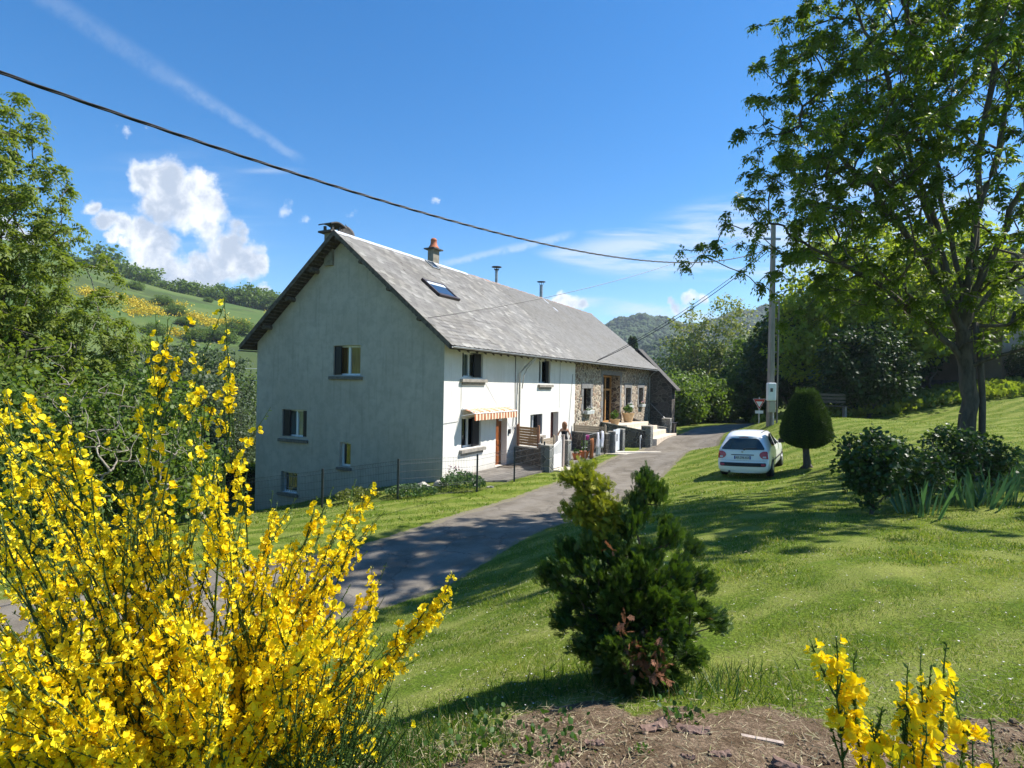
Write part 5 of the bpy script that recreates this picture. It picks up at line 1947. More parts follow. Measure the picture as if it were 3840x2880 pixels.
# bare shoots standing out of the scrub
m_shoot = bark_mat('bare_shoot_bark', (.20, .17, .13), (.34, .30, .24))
for i, (x, y, h_, lx, lab) in enumerate([(-8.6, 12.2, 3.6, .5, 'bare grey branching sapling behind the broom, left of the tall broom sprig'), (-9.6, 12.9, 4.6, -.2, 'taller bare sapling with upswept grey shoots by the young ash'),
                                         (-7.7, 12.4, 3.1, .9, 'bare leaning sapling in front of the willow')]):
    rng = np.random.default_rng(60 + i)
    t_ = thing('bare_sapling', lab, 'sapling', (x, y, zg(x, y)))
    p = [(lx * f ** 1.5 + rng.normal() * .05, rng.normal() * .05, h_ * f) for f in np.linspace(.2, 1, 7)]
    q = crown_pts([(lx * .5, 0, h_ * .66, .8, .7, h_ * .36)], 46, rng, .5)
    P_, par = skeleton(None, [(0, 0, -.2), (0, 0, .3)], np.r_[np.array(p), q], .1, rng=rng)
    V_, F_, R_, dr = wood(P_, par, .007, .05, 2, 2.2, 4, 5, rng, wob=.06)
    np_mesh('trunk', V_, F_, m_shoot, t_)
    V_, F_, A_ = clump_leaves(P_[R_ < .01], .12, 5, .06, rng)
    np_mesh('leaves', V_, F_, m_leaf_fresh, t_, A_)

# ---- behind the house on the left: meadow edge bushes, clipped dark hedge, rail fence
for i, (x, y, s_, lab) in enumerate([(-21.5, 50, .9, 'round green bush at the meadow edge left of the gable'), (-26.5, 54, 1.1, 'broad green bush further left at the meadow edge'),
                                     (-31, 60, 1.3, 'large green bush beyond the meadow'), (-23, 72, 1.3, 'distant leafy bush behind the meadow by the gable corner'), (-29, 80, 1.5, 'tall leafy bush on the valley floor'),
                                     (-36, 85, 1.6, 'tall bush at the foot of the yellow hill'), (-45, 95, 1.9, 'widest bush at the foot of the hill')]):
    if i == 0:
        bushA = tree('green_bush', lab, x, y, 'b', 5.2, 6.0, 50, m_leaf_mid, 260, 26, .24, .06, clr=.62, group='bushes along the valley meadow')
        bushA.scale = (s_,) * 3
    else:
        place(bushA, x, y, i * 1.7, s_, lab, group='bushes along the valley meadow')
hd = thing('clipped_hedge', 'dark clipped hedge with bright green top left of the gable', 'hedge', (-14.6, 30.2, zg(-14.6, 30.2)), rad(22))
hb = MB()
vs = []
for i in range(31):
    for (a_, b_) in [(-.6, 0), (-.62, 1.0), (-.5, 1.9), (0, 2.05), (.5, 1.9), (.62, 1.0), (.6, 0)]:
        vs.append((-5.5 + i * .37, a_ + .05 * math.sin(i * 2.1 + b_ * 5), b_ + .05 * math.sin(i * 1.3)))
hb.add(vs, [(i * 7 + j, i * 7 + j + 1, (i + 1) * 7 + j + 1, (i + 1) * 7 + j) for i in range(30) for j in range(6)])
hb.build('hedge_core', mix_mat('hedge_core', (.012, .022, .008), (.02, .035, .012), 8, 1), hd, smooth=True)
rng = np.random.default_rng(70)
n_ = 9000
px_ = rng.uniform(-5.5, 5.5, n_)
sd = rng.random(n_)
a_ = rng.uniform(0, math.pi, n_)
pp_ = np.c_[px_, -np.cos(a_) * .62, np.where(sd < .55, 1.75 + .34 * np.sin(a_), rng.uniform(0, 1.9, n_))]
pp_[:, 1] = np.where(sd < .55, pp_[:, 1], np.where(rng.random(n_) < .7, -.64, .64))
V_, F_, nv = inst(LEAF_V, LEAF_F, frames(np.c_[rng.normal(size=(n_, 2)), rng.random(n_) + .2], rng), pp_, .085 * rng.uniform(.6, 1.4, n_))
np_mesh('leaves', V_, F_, m_leaf_mid, hd, np.repeat(rng.random(n_), nv))
for i, (x0, y0, x1, y1, lab) in enumerate([(-22.0, 44.0, -17.4, 42.5, 'grey rail fence at the edge of the meadow')]):
    t_ = thing('rail_fence', lab, 'fence', (x0, y0, zg(x0, y0)))
    for k_ in range(4):
        f = k_ / 3
        x, y = (x1 - x0) * f, (y1 - y0) * f
        MB().tube([(x, y, -.3), (x, y, 1.25)], .06, 6).build('post', m_timber, t_)
    MB().tube([(0, 0, 1.1), (x1 - x0, y1 - y0, 1.25 + zg(x1, y1) - zg(x0, y0))], .06, 6).build('rail', m_timber, t_)
# two pale wires across the valley
for (z0, z1_, lab) in [(6.6, 6.3, 'upper pale wire crossing the valley left of the gable'), (4.0, 3.8, 'lower pale wire crossing the valley left of the gable')]:
    w0, w1_ = at(700, 1378 if z0 > 5 else 1424, 60), at(1100, 1385 if z0 > 5 else 1428, 62)
    o_ = MB().tube([(w0[0] - 20, w0[1], w0[2] + .3), w0, w1_, (w1_[0] + 20, w1_[1] + 3, w1_[2])], .022, 5).build('overhead_wire', m_ridge)
    tag(o_, lab, 'wire')

# swing frame below the hedge
sf = thing('swing_frame', 'pale timber swing frame with hanging ropes below the scrub at the left', 'swing', at(745, 1935, 17.2)[:2] + (zg(*at(745, 1935, 17.2)[:2]),), rad(10))
zb = at(745, 1790, 17.2)[2] - sf.location[2]
MB().tube([(-1.1, 0, zb - .12), (.55, 0, zb + .02)], .055, 8).build('top_bar', m_bark3, sf)
MB().tube([(-.35, 0, zb - .05), (.42, -.5, -.1)], .055, 8).build('leg', m_bark3, sf)
MB().tube([(-.35, 0, zb - .05), (-.1, .9, -.1)], .055, 8).build('leg', m_bark3, sf)
MB().tube([(.38, 0, zb), (.46, 0, zb - .45), (.46, 0, .5)], .018, 5).build('rope', m_pvc, sf)
MB().tube([(-.0, 0, zb), (-.05, 0, zb - .5), (-.05, 0, .5)], .018, 5).build('rope', m_pvc, sf)

# ---- the hill: trees on its crest, dark scrub, gorse in flower
GRP = 'trees along the crest of the hill'
crest = []
rng = np.random.default_rng(80)
cr_src = [tree('crest_tree', 'x', -200, 260, 't', 13, 15, 90 + i, m_leaf_mid, 110, 20, 1.0, .08, clr=1.9, group=GRP) for i in range(3)]
CR = [(215, 1075, 1.3), (262, 1068, 1.1), (318, 1062, 1.0), (375, 1060, 1.7), (420, 1076, 1.45), (470, 1092, .8), (510, 1092, 1.15), (548, 1096, 1.3), (585, 1108, .9), (622, 1122, .8), (660, 1124, .85), (700, 1122, .95), (735, 1124, .9), (770, 1128, .9), (806, 1132, .95),
      (842, 1134, .9), (876, 1136, .95), (908, 1140, .9), (938, 1142, 1.15), (968, 1146, 1.2), (1000, 1150, 1.0), (1036, 1154, .95), (1075, 1160, 1.0), (1115, 1168, .9)]
ords = ['first', 'second', 'third', 'fourth', 'fifth', 'sixth', 'seventh', 'eighth', 'ninth', 'tenth', 'eleventh', 'twelfth', 'thirteenth', 'fourteenth', 'fifteenth', 'sixteenth', 'seventeenth', 'eighteenth', 'nineteenth', 'twentieth', 'twenty-first', 'twenty-second', 'twenty-third', 'twenty-fourth']
for i, (px, py, s_) in enumerate(CR):
    D_ = 290 + (i * 37 % 11)
    a, b = kk(px, 1000)
    x, y = a * D_, float(D_)
    look = 'tall rounded' if s_ > 1.25 else ('broad' if s_ > 1.05 else 'low')
    lab = look + ' green tree on the hill crest, ' + ords[i] + ' from the left'
    if i < 3:
        c = cr_src[i]
        c.location = (x, y, zg(x, y) - 2)
        c.scale = (s_, s_, s_ * .95)
        c['label'] = lab
    else:
        place(cr_src[i % 3], x, y, i * 1.1, s_, lab, zg(x, y) - 2, GRP, s_ * .95)
# second line of shrubs on the slope
sc = []
for i, (px, py, D_, s_, lab) in enumerate([(505, 1235, 215, .55, 'dark scrub clump on the hillside above the broom'), (610, 1238, 200, .6, 'long dark scrub clump in the middle of the hillside'), (655, 1265, 190, .6, 'dark scrub clump right below the gorse band'),
                                      (700, 1290, 180, .5, 'dark scrub clump low on the hillside'), (780, 1192, 240, .35, 'single small round bush in the green field on the hill'), (740, 1340, 165, .6, 'grey-green thicket low on the slope'),
                                      (830, 1290, 170, .75, 'brownish thicket on the slope near the eave'), (890, 1240, 185, .8, 'grey-green thicket beside the eave of the gable'), (580, 1330, 160, .55, 'dark thicket above the willow')]):
    a, b = kk(px, py)
    x, y = a * D_, float(D_)
    place(bushA, x, y, i * 2.3, s_ * 2.0, lab, zg(x, y) - .5, 'thickets on the hillside', s_ * 1.3)
m_gorse = leaf_mat('gorse_blossom', (.50, .37, .015), (.62, .50, .04), .3, (1.2, 1.1, .6), cc=(.20, .22, .03))
rng = np.random.default_rng(81)
gp_ = []
for (px0, py0, px1, py1, w_, n_) in [(300, 1100, 420, 1125, 14, 260), (420, 1130, 620, 1180, 20, 700), (480, 1175, 560, 1190, 12, 160), (680, 1185, 800, 1215, 14, 320), (740, 1215, 910, 1222, 12, 300), (640, 1260, 760, 1270, 10, 260), (620, 1145, 700, 1150, 6, 100), (860, 1215, 930, 1235, 14, 180), (1010, 1165, 1040, 1190, 10, 80)]:
    for _ in range(n_):
        t = rng.random()
        px, py = px0 + (px1 - px0) * t + rng.normal() * 8, py0 + (py1 - py0) * t + rng.normal() * w_ * .5
        gp_.append((px, py))
gp_ = np.array(gp_)
gp_ = gp_[(np.sin(gp_[:, 0] * .11 + np.sin(gp_[:, 1] * .21) * 2) * np.sin(gp_[:, 1] * .33 + gp_[:, 0] * .05) + rng.normal(size=len(gp_)) * .35) > .34]
# drop each bush onto the hill: march outwards until the sight line meets the slope
A_ = np.array([kk(p[0], p[1]) for p in gp_])
Ds = np.linspace(110, 300, 60)
hit = np.full(len(gp_), 250.0)
done = np.zeros(len(gp_), bool)
for D_ in Ds:
    zs = zt(A_[:, 0] * D_, np.full(len(A_), D_))
    ok_ = (~done) & (zs >= H + A_[:, 1] * D_)
    hit[ok_] = D_
    done |= ok_
gq = np.c_[A_[:, 0] * hit, hit, zt(A_[:, 0] * hit, hit) + .5][done]
m_ = len(gq)
c = np.repeat(gq, 12, 0) + rng.normal(size=(m_ * 12, 3)) * np.array([1.1, 1.1, .55])
V_, F_, nv = inst(KITE_V, KITE_F, frames(rng.normal(size=c.shape), rng), c, .5 * rng.uniform(.6, 1.3, len(c)))
tag(np_mesh('gorse', V_, F_, m_gorse, None, np.repeat(rng.random(len(c)), nv)), 'yellow gorse in flower in bands across the hillside', 'gorse', None, 'stuff')

# ---- right side: trees beyond the lawn
GB = 'trees beyond the lawn'
tA = tree('broadleaf_tree', 'bright green maple directly behind the ash trunk', 27.5, 47, 't', 15, 11.5, 101, leaf_mat('maple_leaf', (.15, .21, .025), (.27, .31, .05), .5, (1.8, 1.8, .6)), 420, 34, .34, .2, clr=.95, group=GB)
tD = tree('dark_tree', 'dark dense tree right of the utility pole', 24.6, 50, 't', 9.8, 8.6, 102, m_leaf_dark, 460, 34, .34, .1, clr=.95, group=GB)
tM = tree('broadleaf_tree', 'mid green tree left of the dark one, behind the white pole box', 29.5, 67, 't', 11.0, 10.0, 103, m_leaf_mid, 420, 30, .34, .12, clr=1.0, group=GB)
for i, (src, x, y, s_, lab) in enumerate([(tD, 26.5, 53.5, 1.05, 'dark dense tree behind the topiary'), (tD, 32.5, 51.5, 1.1, 'dark dense tree behind the wooden bench'), (tA, 33.5, 46.5, .95, 'bright green maple right of the ash trunk, nearer the tall building'),
                                     (tA, 24.4, 45.8, .72, 'small bright maple left of the ash trunk'), (tD, 30, 55.0, .8, 'low dark tree beyond the give way sign'),
                                     (tM, 33, 56, 1.25, 'tall mid green tree at the back of the wood'), (tD, 39.5, 44.5, .36, 'dark bush at the foot of the beige wall'), (tD, 24.6, 41.0, .68, 'dark low-branched tree right behind the bench'), (tM, 25.5, 78, .9, 'mid green tree at the bend of the road')]):
    place(src, x, y, i * 1.3 + .5, s_, lab, group=GB)
# sparse tall tree and the bushes at the end of the road
rng = np.random.default_rng(110)
sp_t = tree('sparse_tree', 'tall sparse pale tree with visible stems at the end of the road', 24.6, 74, 't', 17.0, 13.0, 111, m_leaf_olive, 420, 16, .30, .18, bark=m_bark3, clr=.85,
            shape=[(-2.2, 0, 9.5, 3.2, 3, 5.4), (2.6, 0, 10.2, 3.4, 3, 6.2), (-4.4, 0, 7.5, 2.4, 2, 3.0), (5.6, 0, 8, 2.2, 2, 3.2), (0, 0, 5, 5.5, 4, 2.5)], tipr=.018, group='trees at the end of the road')
rb = tree('round_bush', 'bright green bush left of the road end, beside the outbuilding', 16.6, 60, 'b', 4.9, 6.0, 112, m_leaf_mid, 300, 32, .26, .05, clr=.7, group='bushes at the end of the road')
for i, (x, y, s_, lab) in enumerate([(19.6, 63.5, 1.15, 'green bush under the sparse tree'), (23.1, 66.5, 1.1, 'green bush just left of the road bend'), (23.8, 73, 1.35, 'larger bush behind the sparse tree'), (19.0, 70, 1.3, 'large bush right of the outbuilding roof edge'),
                                     (28.0, 68, 1.0, 'low bush at the right of the road bend'), (16.0, 78, 1.0, 'low bush just above the roof edge of the outbuilding')]):
    place(rb, x, y, i * 1.9, s_, lab, group='bushes at the end of the road')
tree('shade_tree', 'dark hollow-crowned tree left of the utility pole', 29.3, 70, 't', 10.5, 7.8, 113, m_leaf_dark, 360, 30, .3, .1, clr=.85)
# spruce tip behind the roof
rng = np.random.default_rng(115)
sx_, sy_, sz_ = at(2372, 1300, 120)
spz = zg(sx_, sy_)
spt = thing('spruce_tree', 'dark pointed spruce tip above the far end of the roof', 'tree', (sx_, sy_, spz))
hs_ = at(2372, 1262, 120)[2] - spz
MB().tube([(0, 0, 0), (0, 0, hs_)], [.3, .03], 6).build('trunk', m_bark2, spt)
n_ = 2600
f_ = rng.random(n_)
an = rng.random(n_) * 6.283
r_ = (1 - f_) * 3.2 * np.sqrt(rng.random(n_))
pp_ = np.c_[r_ * np.cos(an), r_ * np.sin(an), hs_ * (.25 + .75 * f_)]
V_, F_, nv = inst(KITE_V, KITE_F, frames(np.c_[np.cos(an), np.sin(an), -.3 + 0 * an], rng), pp_, .8 * rng.uniform(.5, 1.2, n_))
np_mesh('crown', V_, F_, m_leaf_dark, spt, np.repeat(rng.random(n_), nv))

# bank beyond the lawn: rough herbs (uncountable)
rng = np.random.default_rng(120)
n_ = 16000
x = rng.uniform(21, 52, n_)
y = rng.uniform(40.5, 52, n_) - 0.02 * (x - 20)
z = zt(x, y)
p = np.c_[x, y, z + rng.random(n_) * .55]
d = np.c_[rng.normal(size=(n_, 2)) * .5, np.full(n_, .9)]
V_, F_, nv = inst(LEAF_V, LEAF_F, frames(d, rng), p, .30 * rng.uniform(.5, 1.5, n_))
tag(np_mesh('bank_herbs', V_, F_, m_leaf_fresh, None, np.repeat(np.clip(rng.random(n_) + .1 * np.sin(x), 0, 1), nv)), 'rough weeds and nettles on the bank beyond the lawn', 'weeds', None, 'stuff')
x = rng.uniform(-34, -12, 9000)
y = rng.uniform(24, 75, 9000)
p = np.c_[x, y, zt(x, y) + rng.random(9000) * .35]
V_, F_, nv = inst(LEAF_V, LEAF_F, frames(np.c_[rng.normal(size=(9000, 2)) * .5, np.full(9000, .9)], rng), p, .3 * rng.uniform(.5, 1.5, 9000))
tag(np_mesh('meadow_herbs', V_, F_, m_leaf_olive, None, np.repeat(rng.random(9000), nv)), 'long meadow grass on the valley floor', 'grass', None, 'stuff')

# ---- forested mountains
def mountain(name, D0, D1, prof, zb, amp, sc, nA, nR, a0, a1, mat, seed, conv=1.2):
    az = np.linspace(a0, a1, nA)
    ct = np.interp(az, [kk(p[0], p[1])[0] for p in prof], [kk(p[0], p[1])[1] for p in prof])
    rs = np.linspace(0, 1, nR)
    V_ = []
    A2, R2 = np.meshgrid(az, rs)
    C2 = np.repeat(ct[None], nR, 0)
    D_ = D0 + (D1 - D0) * R2
    X_, Y_ = A2 * D_, D_
    zc = H + C2 * D1
    Z_ = zb + (zc - zb) * ss(R2, 0, 1) ** conv
    from mathutils import noise as mn
    nzv = np.array([mn.noise((x / sc, y / sc, seed)) + .6 * mn.noise((x / sc * 2.7, y / sc * 2.7, seed + 5)) + .35 * mn.noise((x / 14, y / 14, seed + 9)) for x, y in zip(X_.ravel(), Y_.ravel())]).reshape(X_.shape)
    Z_ = Z_ + nzv * amp * np.sin(np.pi * R2) ** .7
    X_ = np.vstack([X_, X_[-1:] * 1.1])
    Y_ = np.vstack([Y_, Y_[-1:] * 1.1])
    Z_ = np.vstack([Z_, Z_[-1:] * 0 - 40])
    V_ = np.c_[X_.ravel(), Y_.ravel(), Z_.ravel()]
    ii = np.arange(nA * (nR + 1)).reshape(nR + 1, nA)
    F_ = np.stack([ii[:-1, :-1], ii[:-1, 1:], ii[1:, 1:], ii[1:, :-1]], -1).reshape(-1, 4)
    o_ = np_mesh(name, V_, F_, mat, None, None, True)
    tag(o_, kind='structure')
    return X_, Y_, Z_


m_mtn = mix_mat('forest_floor', (.025, .042, .015), (.045, .07, .022), .02, 1, .5, .2, bdist=2)
PR1 = [(1200, 1330), (2000, 1290), (2250, 1240), (2300, 1229), (2345, 1215), (2385, 1203), (2413, 1199), (2440, 1208), (2470, 1212), (2500, 1222), (2560, 1240), (2640, 1235), (2720, 1205), (2790, 1192), (2880, 1180), (3100, 1160), (3500, 1190), (4200, 1230)]
PR2 = [(1200, 1400), (2000, 1395), (2300, 1372), (2420, 1330), (2480, 1300), (2540, 1290), (2620, 1300), (2700, 1290), (2800, 1262), (2900, 1250), (3200, 1260), (3600, 1290), (4200, 1330)]
FB = []
for (nm, D0, D1, pr, seed, conv) in [('far_mountain', 520, 1050, PR1, 3, 1.0), ('near_ridge', 300, 620, PR2, 8, 1.0)]:
    X_, Y_, Z_ = mountain(nm, D0, D1, pr, -6, 16 if seed == 3 else 9, 90, 260, 120, -.25, 1.05, m_mtn, seed, conv)
    rng = np.random.default_rng(seed)
    m_ = 9500 if seed == 3 else 5200
    a_ = rng.uniform(.14, .50, m_)
    rr_ = rng.random(m_) ** .8
    iA = np.clip(((a_ + .25) / 1.30 * 259), 0, 258)
    iR = np.clip(rr_ * 118, 0, 118)
    i0, j0 = iR.astype(int), iA.astype(int)
    FB.append(np.c_[X_[i0, j0] + rng.normal(size=m_) * 2, Y_[i0, j0] + rng.normal(size=m_) * 2, Z_[i0, j0] + 1.0, np.full(m_, 1.0 if seed == 3 else .75)])
bm = bmesh.new()
bmesh.ops.create_icosphere(bm, subdivisions=1, radius=1)
BV = np.array([v.co[:] for v in bm.verts])
BF = np.array([[v.index for v in f.verts] for f in bm.faces])
bm.free()
FB = np.concatenate(FB)
n_ = len(FB)
S_ = np.stack([rng.uniform(3, 6.5, n_), rng.uniform(3, 6.5, n_), rng.uniform(4, 8, n_)], 1) * FB[:, 3:4]
Vj = BV * (1 + .25 * np.sin(BV[:, :1] * 9 + BV[:, 1:2] * 7))
R_ = frames(np.c_[rng.normal(size=(n_, 2)), np.zeros(n_)], rng, .1, up=np.array([[0, 0, 1.]]) + np.zeros((n_, 3)))
V_, F_, nv = inst(Vj, BF, R_, FB[:, :3], S_)
m_forest = leaf_mat('forest_canopy', (.022, .045, .016), (.065, .10, .028), .12, (1.4, 1.5, .6), .9)
tag(np_mesh('forest', V_, F_, m_forest, None, np.repeat(rng.random(n_), nv)), 'continuous forest covering the far mountain slopes', 'forest', None, 'stuff')


# ------------------------------------------------------------------ utility pole, sign, wires
PX, PY = 14.55, 33.0
pz = zg(PX, PY)
pole = thing('utility_pole', 'tall grey concrete utility pole with ladder-like side rail', 'utility pole', (PX, PY, pz))
m_polec = mix_mat('pole_concrete', (.22, .20, .17), (.30, .275, .235), 3, .95, .4, 30, stretch=(3, 3, .5))
PH = 12.85 - pz
pm = MB()
vs = []
for z, h_ in ((-.4, .20), (PH, .12)):
    vs += [(-h_ * .75, -h_, z), (h_ * .75, -h_, z), (h_ * .75, h_, z), (-h_ * .75, h_, z)]
pm.add(vs, [(3, 2, 1, 0), (4, 5, 6, 7), (0, 1, 5, 4), (1, 2, 6, 5), (2, 3, 7, 6), (3, 0, 4, 7)])
pm.build('pole_body', m_polec, pole, bevel=.015)
rl_ = MB()
rl_.box(.36, -.03, 0, .42, .03, PH - 4.2)
z = .3
while z < PH - 4.3:
    rl_.box(.13, -.025, z, .37, .025, z + .07)
    z += .95
rl_.build('side_rail', m_polec, pole)
MB().tube([(.26, -.2, 0), (.24, -.2, PH - 5)], .02, 6).build('riser_cable', m_iron, pole)
MB().tube([(.02, -.3, 0), (.02, -.3, 1.2)], .055, 8).build('riser_pipe', m_zinc, pole)
MB().box(-.55, -.06, PH - .9, .4, .02, PH - .78).build('bracket', m_zinc, pole)
bx_ = thing('meter_cabinet', 'white cabinet strapped to the utility pole with a dark label', 'electric box', (PX - .14, PY - .40, pz + 1.40))
m_cab = mix_mat('cabinet_white', (.72, .76, .76), (.64, .68, .69), 3, .5, .05, 40)
MB().box(-.23, -.16, 0, .23, .16, 1.0).build('cabinet', m_cab, bx_, bevel=.05)
MB().box(-.12, -.172, .50, .02, -.161, .70).build('label_plate', m_dkmetal, bx_)
b2 = thing('fuse_box', 'smaller beige box on the pole just below the white cabinet', 'electric box', (PX - .1, PY - .38, pz + .76))
MB().box(-.18, -.14, 0, .18, .14, .61).build('cabinet', mix_mat('beige_box', (.42, .40, .31), (.36, .34, .27), 3, .7), b2, bevel=.03)

sx_, sy_ = at(2846, 1590, 36.0)[:2]
sg = thing('give_way_sign', 'red and white triangular give way sign on a grey post beside the pole', 'road sign', (sx_, sy_, zg(sx_, sy_)), rad(-6))
MB().tube([(0, .03, -.2), (0, .03, 1.62)], .035, 8).build('post', m_zinc, sg)
m_red = mix_mat('sign_red', (.48, .035, .02), (.40, .03, .02), 3, .5)
m_signw = mix_mat('sign_white', (.72, .70, .68), (.66, .64, .62), 3, .5)


def tri(s, z0, y, th, mat, name):
    h_ = s * .866
    m_ = MB()
    a = [(-s / 2, z0 + h_), (s / 2, z0 + h_), (0, z0)]
    vs = [(x, y, z) for x, z in a] + [(x, y + th, z) for x, z in a]
    m_.add(vs, [(0, 1, 2), (5, 4, 3), (0, 3, 4, 1), (1, 4, 5, 2), (2, 5, 3, 0)])
    return m_.build(name, mat, sg)


tri(.76, .86, -.005, .02, m_signw, 'sign_border')
tri(.70, .895, -.009, .003, m_red, 'sign_face')
tri(.40, 1.01, -.013, .003, m_signw, 'sign_centre')
MB().box(-.24, -.012, .62, .24, .01, .8).build('sub_plate', m_signw, sg)

m_cable = mix_mat('cable_black', (.018, .018, .02), (.03, .03, .032), 30, .45, .3, 60)
cab = []
for i in range(90):
    t = -.28 + 1.28 * i / 89
    cab.append(Vector((-5.64 + 20.14 * t, 6.4 + 26.6 * t, 6.9 - .983 * t + 5.64 * t * t)))
ln = thing('twisted_cable', 'thick black twisted cable sagging from the pole across the sky', 'cable', cab[40])
for k_ in range(3):
    pts_ = []
    ph = k_ * 2.094
    for i in range(620):
        f = i / 619 * 88.999
        i0 = int(f)
        p = cab[i0].lerp(cab[i0 + 1], f - i0)
        an = i * .30 + ph
        pts_.append(p + Vector((.0, .0, 1)) * math.sin(an) * .013 + Vector((.8, -.6, 0)) * math.cos(an) * .013 - cab[40])
    MB().tube(pts_, .0115, 5, cap=False).build('strand', m_cable, ln)


def cable(name, lab, p0, p1, sag, r_, n_=24):
    p0, p1 = Vector(p0), Vector(p1)
    pts_ = [p0.lerp(p1, i / n_) - Vector((0, 0, sag * 4 * (i / n_) * (1 - i / n_))) for i in range(n_ + 1)]
    o_ = MB().tube([p - p0 for p in pts_], r_, 6).build(name, m_cable)
    o_.location = p0
    return tag(o_, lab, 'cable')


e1 = hw(-.43, -.45)
cable('service_cable', 'thin grey cable from the pole top down over the roof to the rake', (PX - .4, PY, 12.7), (e1[0], e1[1], roof_z(-.43) + .12), .62, .012)
g1x, g1y, g1z = at(2265, 1360, 33.6)
hwx = hw(EO, 14.4)
cable('service_cable', 'black cable from the pole to the gutter above the great door', (PX - .3, PY, 11.3), (hwx[0], hwx[1], EZ + .05), .5, .022)
cable('service_cable', 'second black cable running just above the gutter cable from the pole', (PX - .3, PY, 11.45), (hwx[0] + .1, hwx[1] + .1, EZ + .12), .40, .015)
for (px, py, s_, lab) in []:
    pass

# ------------------------------------------------------------------ car
m_paint, T, out = mat_new('white_car_paint')
pbr(T, out, (.80, .81, .82, 1), .25, 0, .5, Coat_Weight=.6, Coat_Roughness=.05)
m_tyre = mix_mat('tyre_rubber', (.015, .015, .015), (.022, .022, .022), 8, .85)
m_rim = mix_mat('silver_rim', (.50, .51, .52), (.40, .41, .42), 8, .35, metal=.7)
m_plast = mix_mat('black_plastic', (.018, .018, .02), (.025, .025, .027), 12, .6)
m_lens, T, out = mat_new('red_lens')
pbr(T, out, (.45, .02, .015, 1), .12, 0, .6)
m_lensw, T, out = mat_new('clear_lens')
pbr(T, out, (.6, .5, .48, 1), .15, 0, .6)
m_cglass, T, out = mat_new('tinted_glass')
pbr(T, out, (.012, .022, .022, 1), .04, 0, .8)
cx_, cy_ = 7.72, 19.45
HD = math.atan2(1.33, 2.2)
czl = zg(7.2, 20.2)
czr = zg(8.5, 19.6)
czf = zg(9.6, 22.2)
car = thing('parked_car', 'white five-door hatchback parked on the grass, seen from behind', 'car', (cx_, cy_, (czl + czr) / 2 + .01), 0)
fw_ = Vector((math.sin(HD), math.cos(HD), (czf - (czl + czr) / 2) / 2.6)).normalized()
rt_ = Vector((math.cos(HD), -math.sin(HD), (czr - czl) / 1.45)).normalized()
up_ = rt_.cross(fw_).normalized()
rt_ = fw_.cross(up_).normalized()
car.rotation_euler = Matrix((rt_, fw_, up_)).transposed().to_euler()
# stations: (y_low, y_belt, y_top, z_top, x_top)
ST = [(.00, .10, .46, 1.345, .52), (.04, .16, .56, 1.39, .56), (.22, .34, .75, 1.43, .585), (.55, .62, 1.0, 1.455, .60), (.95, 1.0, 1.35, 1.462, .605), (1.45, 1.45, 1.7, 1.45, .60), (1.95, 1.9, 2.02, 1.42, .59),
      (2.3, 2.3, 2.3, 1.36, .58), (2.75, 2.75, 2.62, 1.17, .62), (3.05, 3.05, 2.95, .985, .66), (3.4, 3.4, 3.4, .90, .66), (3.7, 3.68, 3.66, .78, .60), (3.84, 3.80, 3.76, .66, .50)]
LOWP = [(.60, .20), (.74, .22), (.80, .32), (.825, .48), (.83, .62), (.825, .76), (.81, .88), (.785, .95)]


def section(st):
    yl, yb, yt, zt_, xt = st
    nar = 1.0
    if yl > 3.3:
        nar = 1 - .16 * ((yl - 3.3) / .55) ** 1.6
    if yl < .25:
        nar = 1 - .055 * ((.25 - yl) / .25) ** 2
    pts_ = []
    belt = .95
    zb = min(belt, zt_ - .04)
    for (x, z) in LOWP:
        zz = z * (zb / belt) if zt_ < 1.0 else z
        t = min(1, max(0, (zz - .3) / .65))
        bulge = -.045 if (.22 < zz < .58 and yl < .3) else 0
        pts_.append((x * nar, yl + (yb - yl) * t + bulge * (1 if yl < .05 else .6), zz))
    up2 = [(.25, 0), (.5, 0), (.75, 0), (.93, 0)]
    x0 = LOWP[-1][0] * nar
    for (t, _) in up2:
        zz = zb + (zt_ - .035 - zb) * t
        xx = x0 + (xt - x0) * (t ** 1.15)
        pts_.append((xx, yb + (yt - yb) * t, zz))
    pts_.append((xt - .05, yt, zt_ - .005))
    pts_.append((xt * .62, yt - .012, zt_ + .022))
    pts_.append((xt * .3, yt - .018, zt_ + .034))
    pts_.append((0, yt - .02, zt_ + .038))
    return pts_


secs = [section(s) for s in ST]
npr = len(secs[0])
bd = MB()
vs = []
for sec in secs:
    vs += [(-x, y, z) for (x, y, z) in sec[:-1]] + [(0, sec[-1][1], sec[-1][2])] + [(x, y, z) for (x, y, z) in reversed(sec[:-1])]
nn_ = 2 * npr - 1
fs = []
for i in range(len(secs) - 1):
    for j in range(nn_ - 1):
        fs.append((i * nn_ + j, i * nn_ + j + 1, (i + 1) * nn_ + j + 1, (i + 1) * nn_ + j))
# floor
for i in range(len(secs) - 1):
    fs.append((i * nn_, (i + 1) * nn_, (i + 1) * nn_ + nn_ - 1, i * nn_ + nn_ - 1))
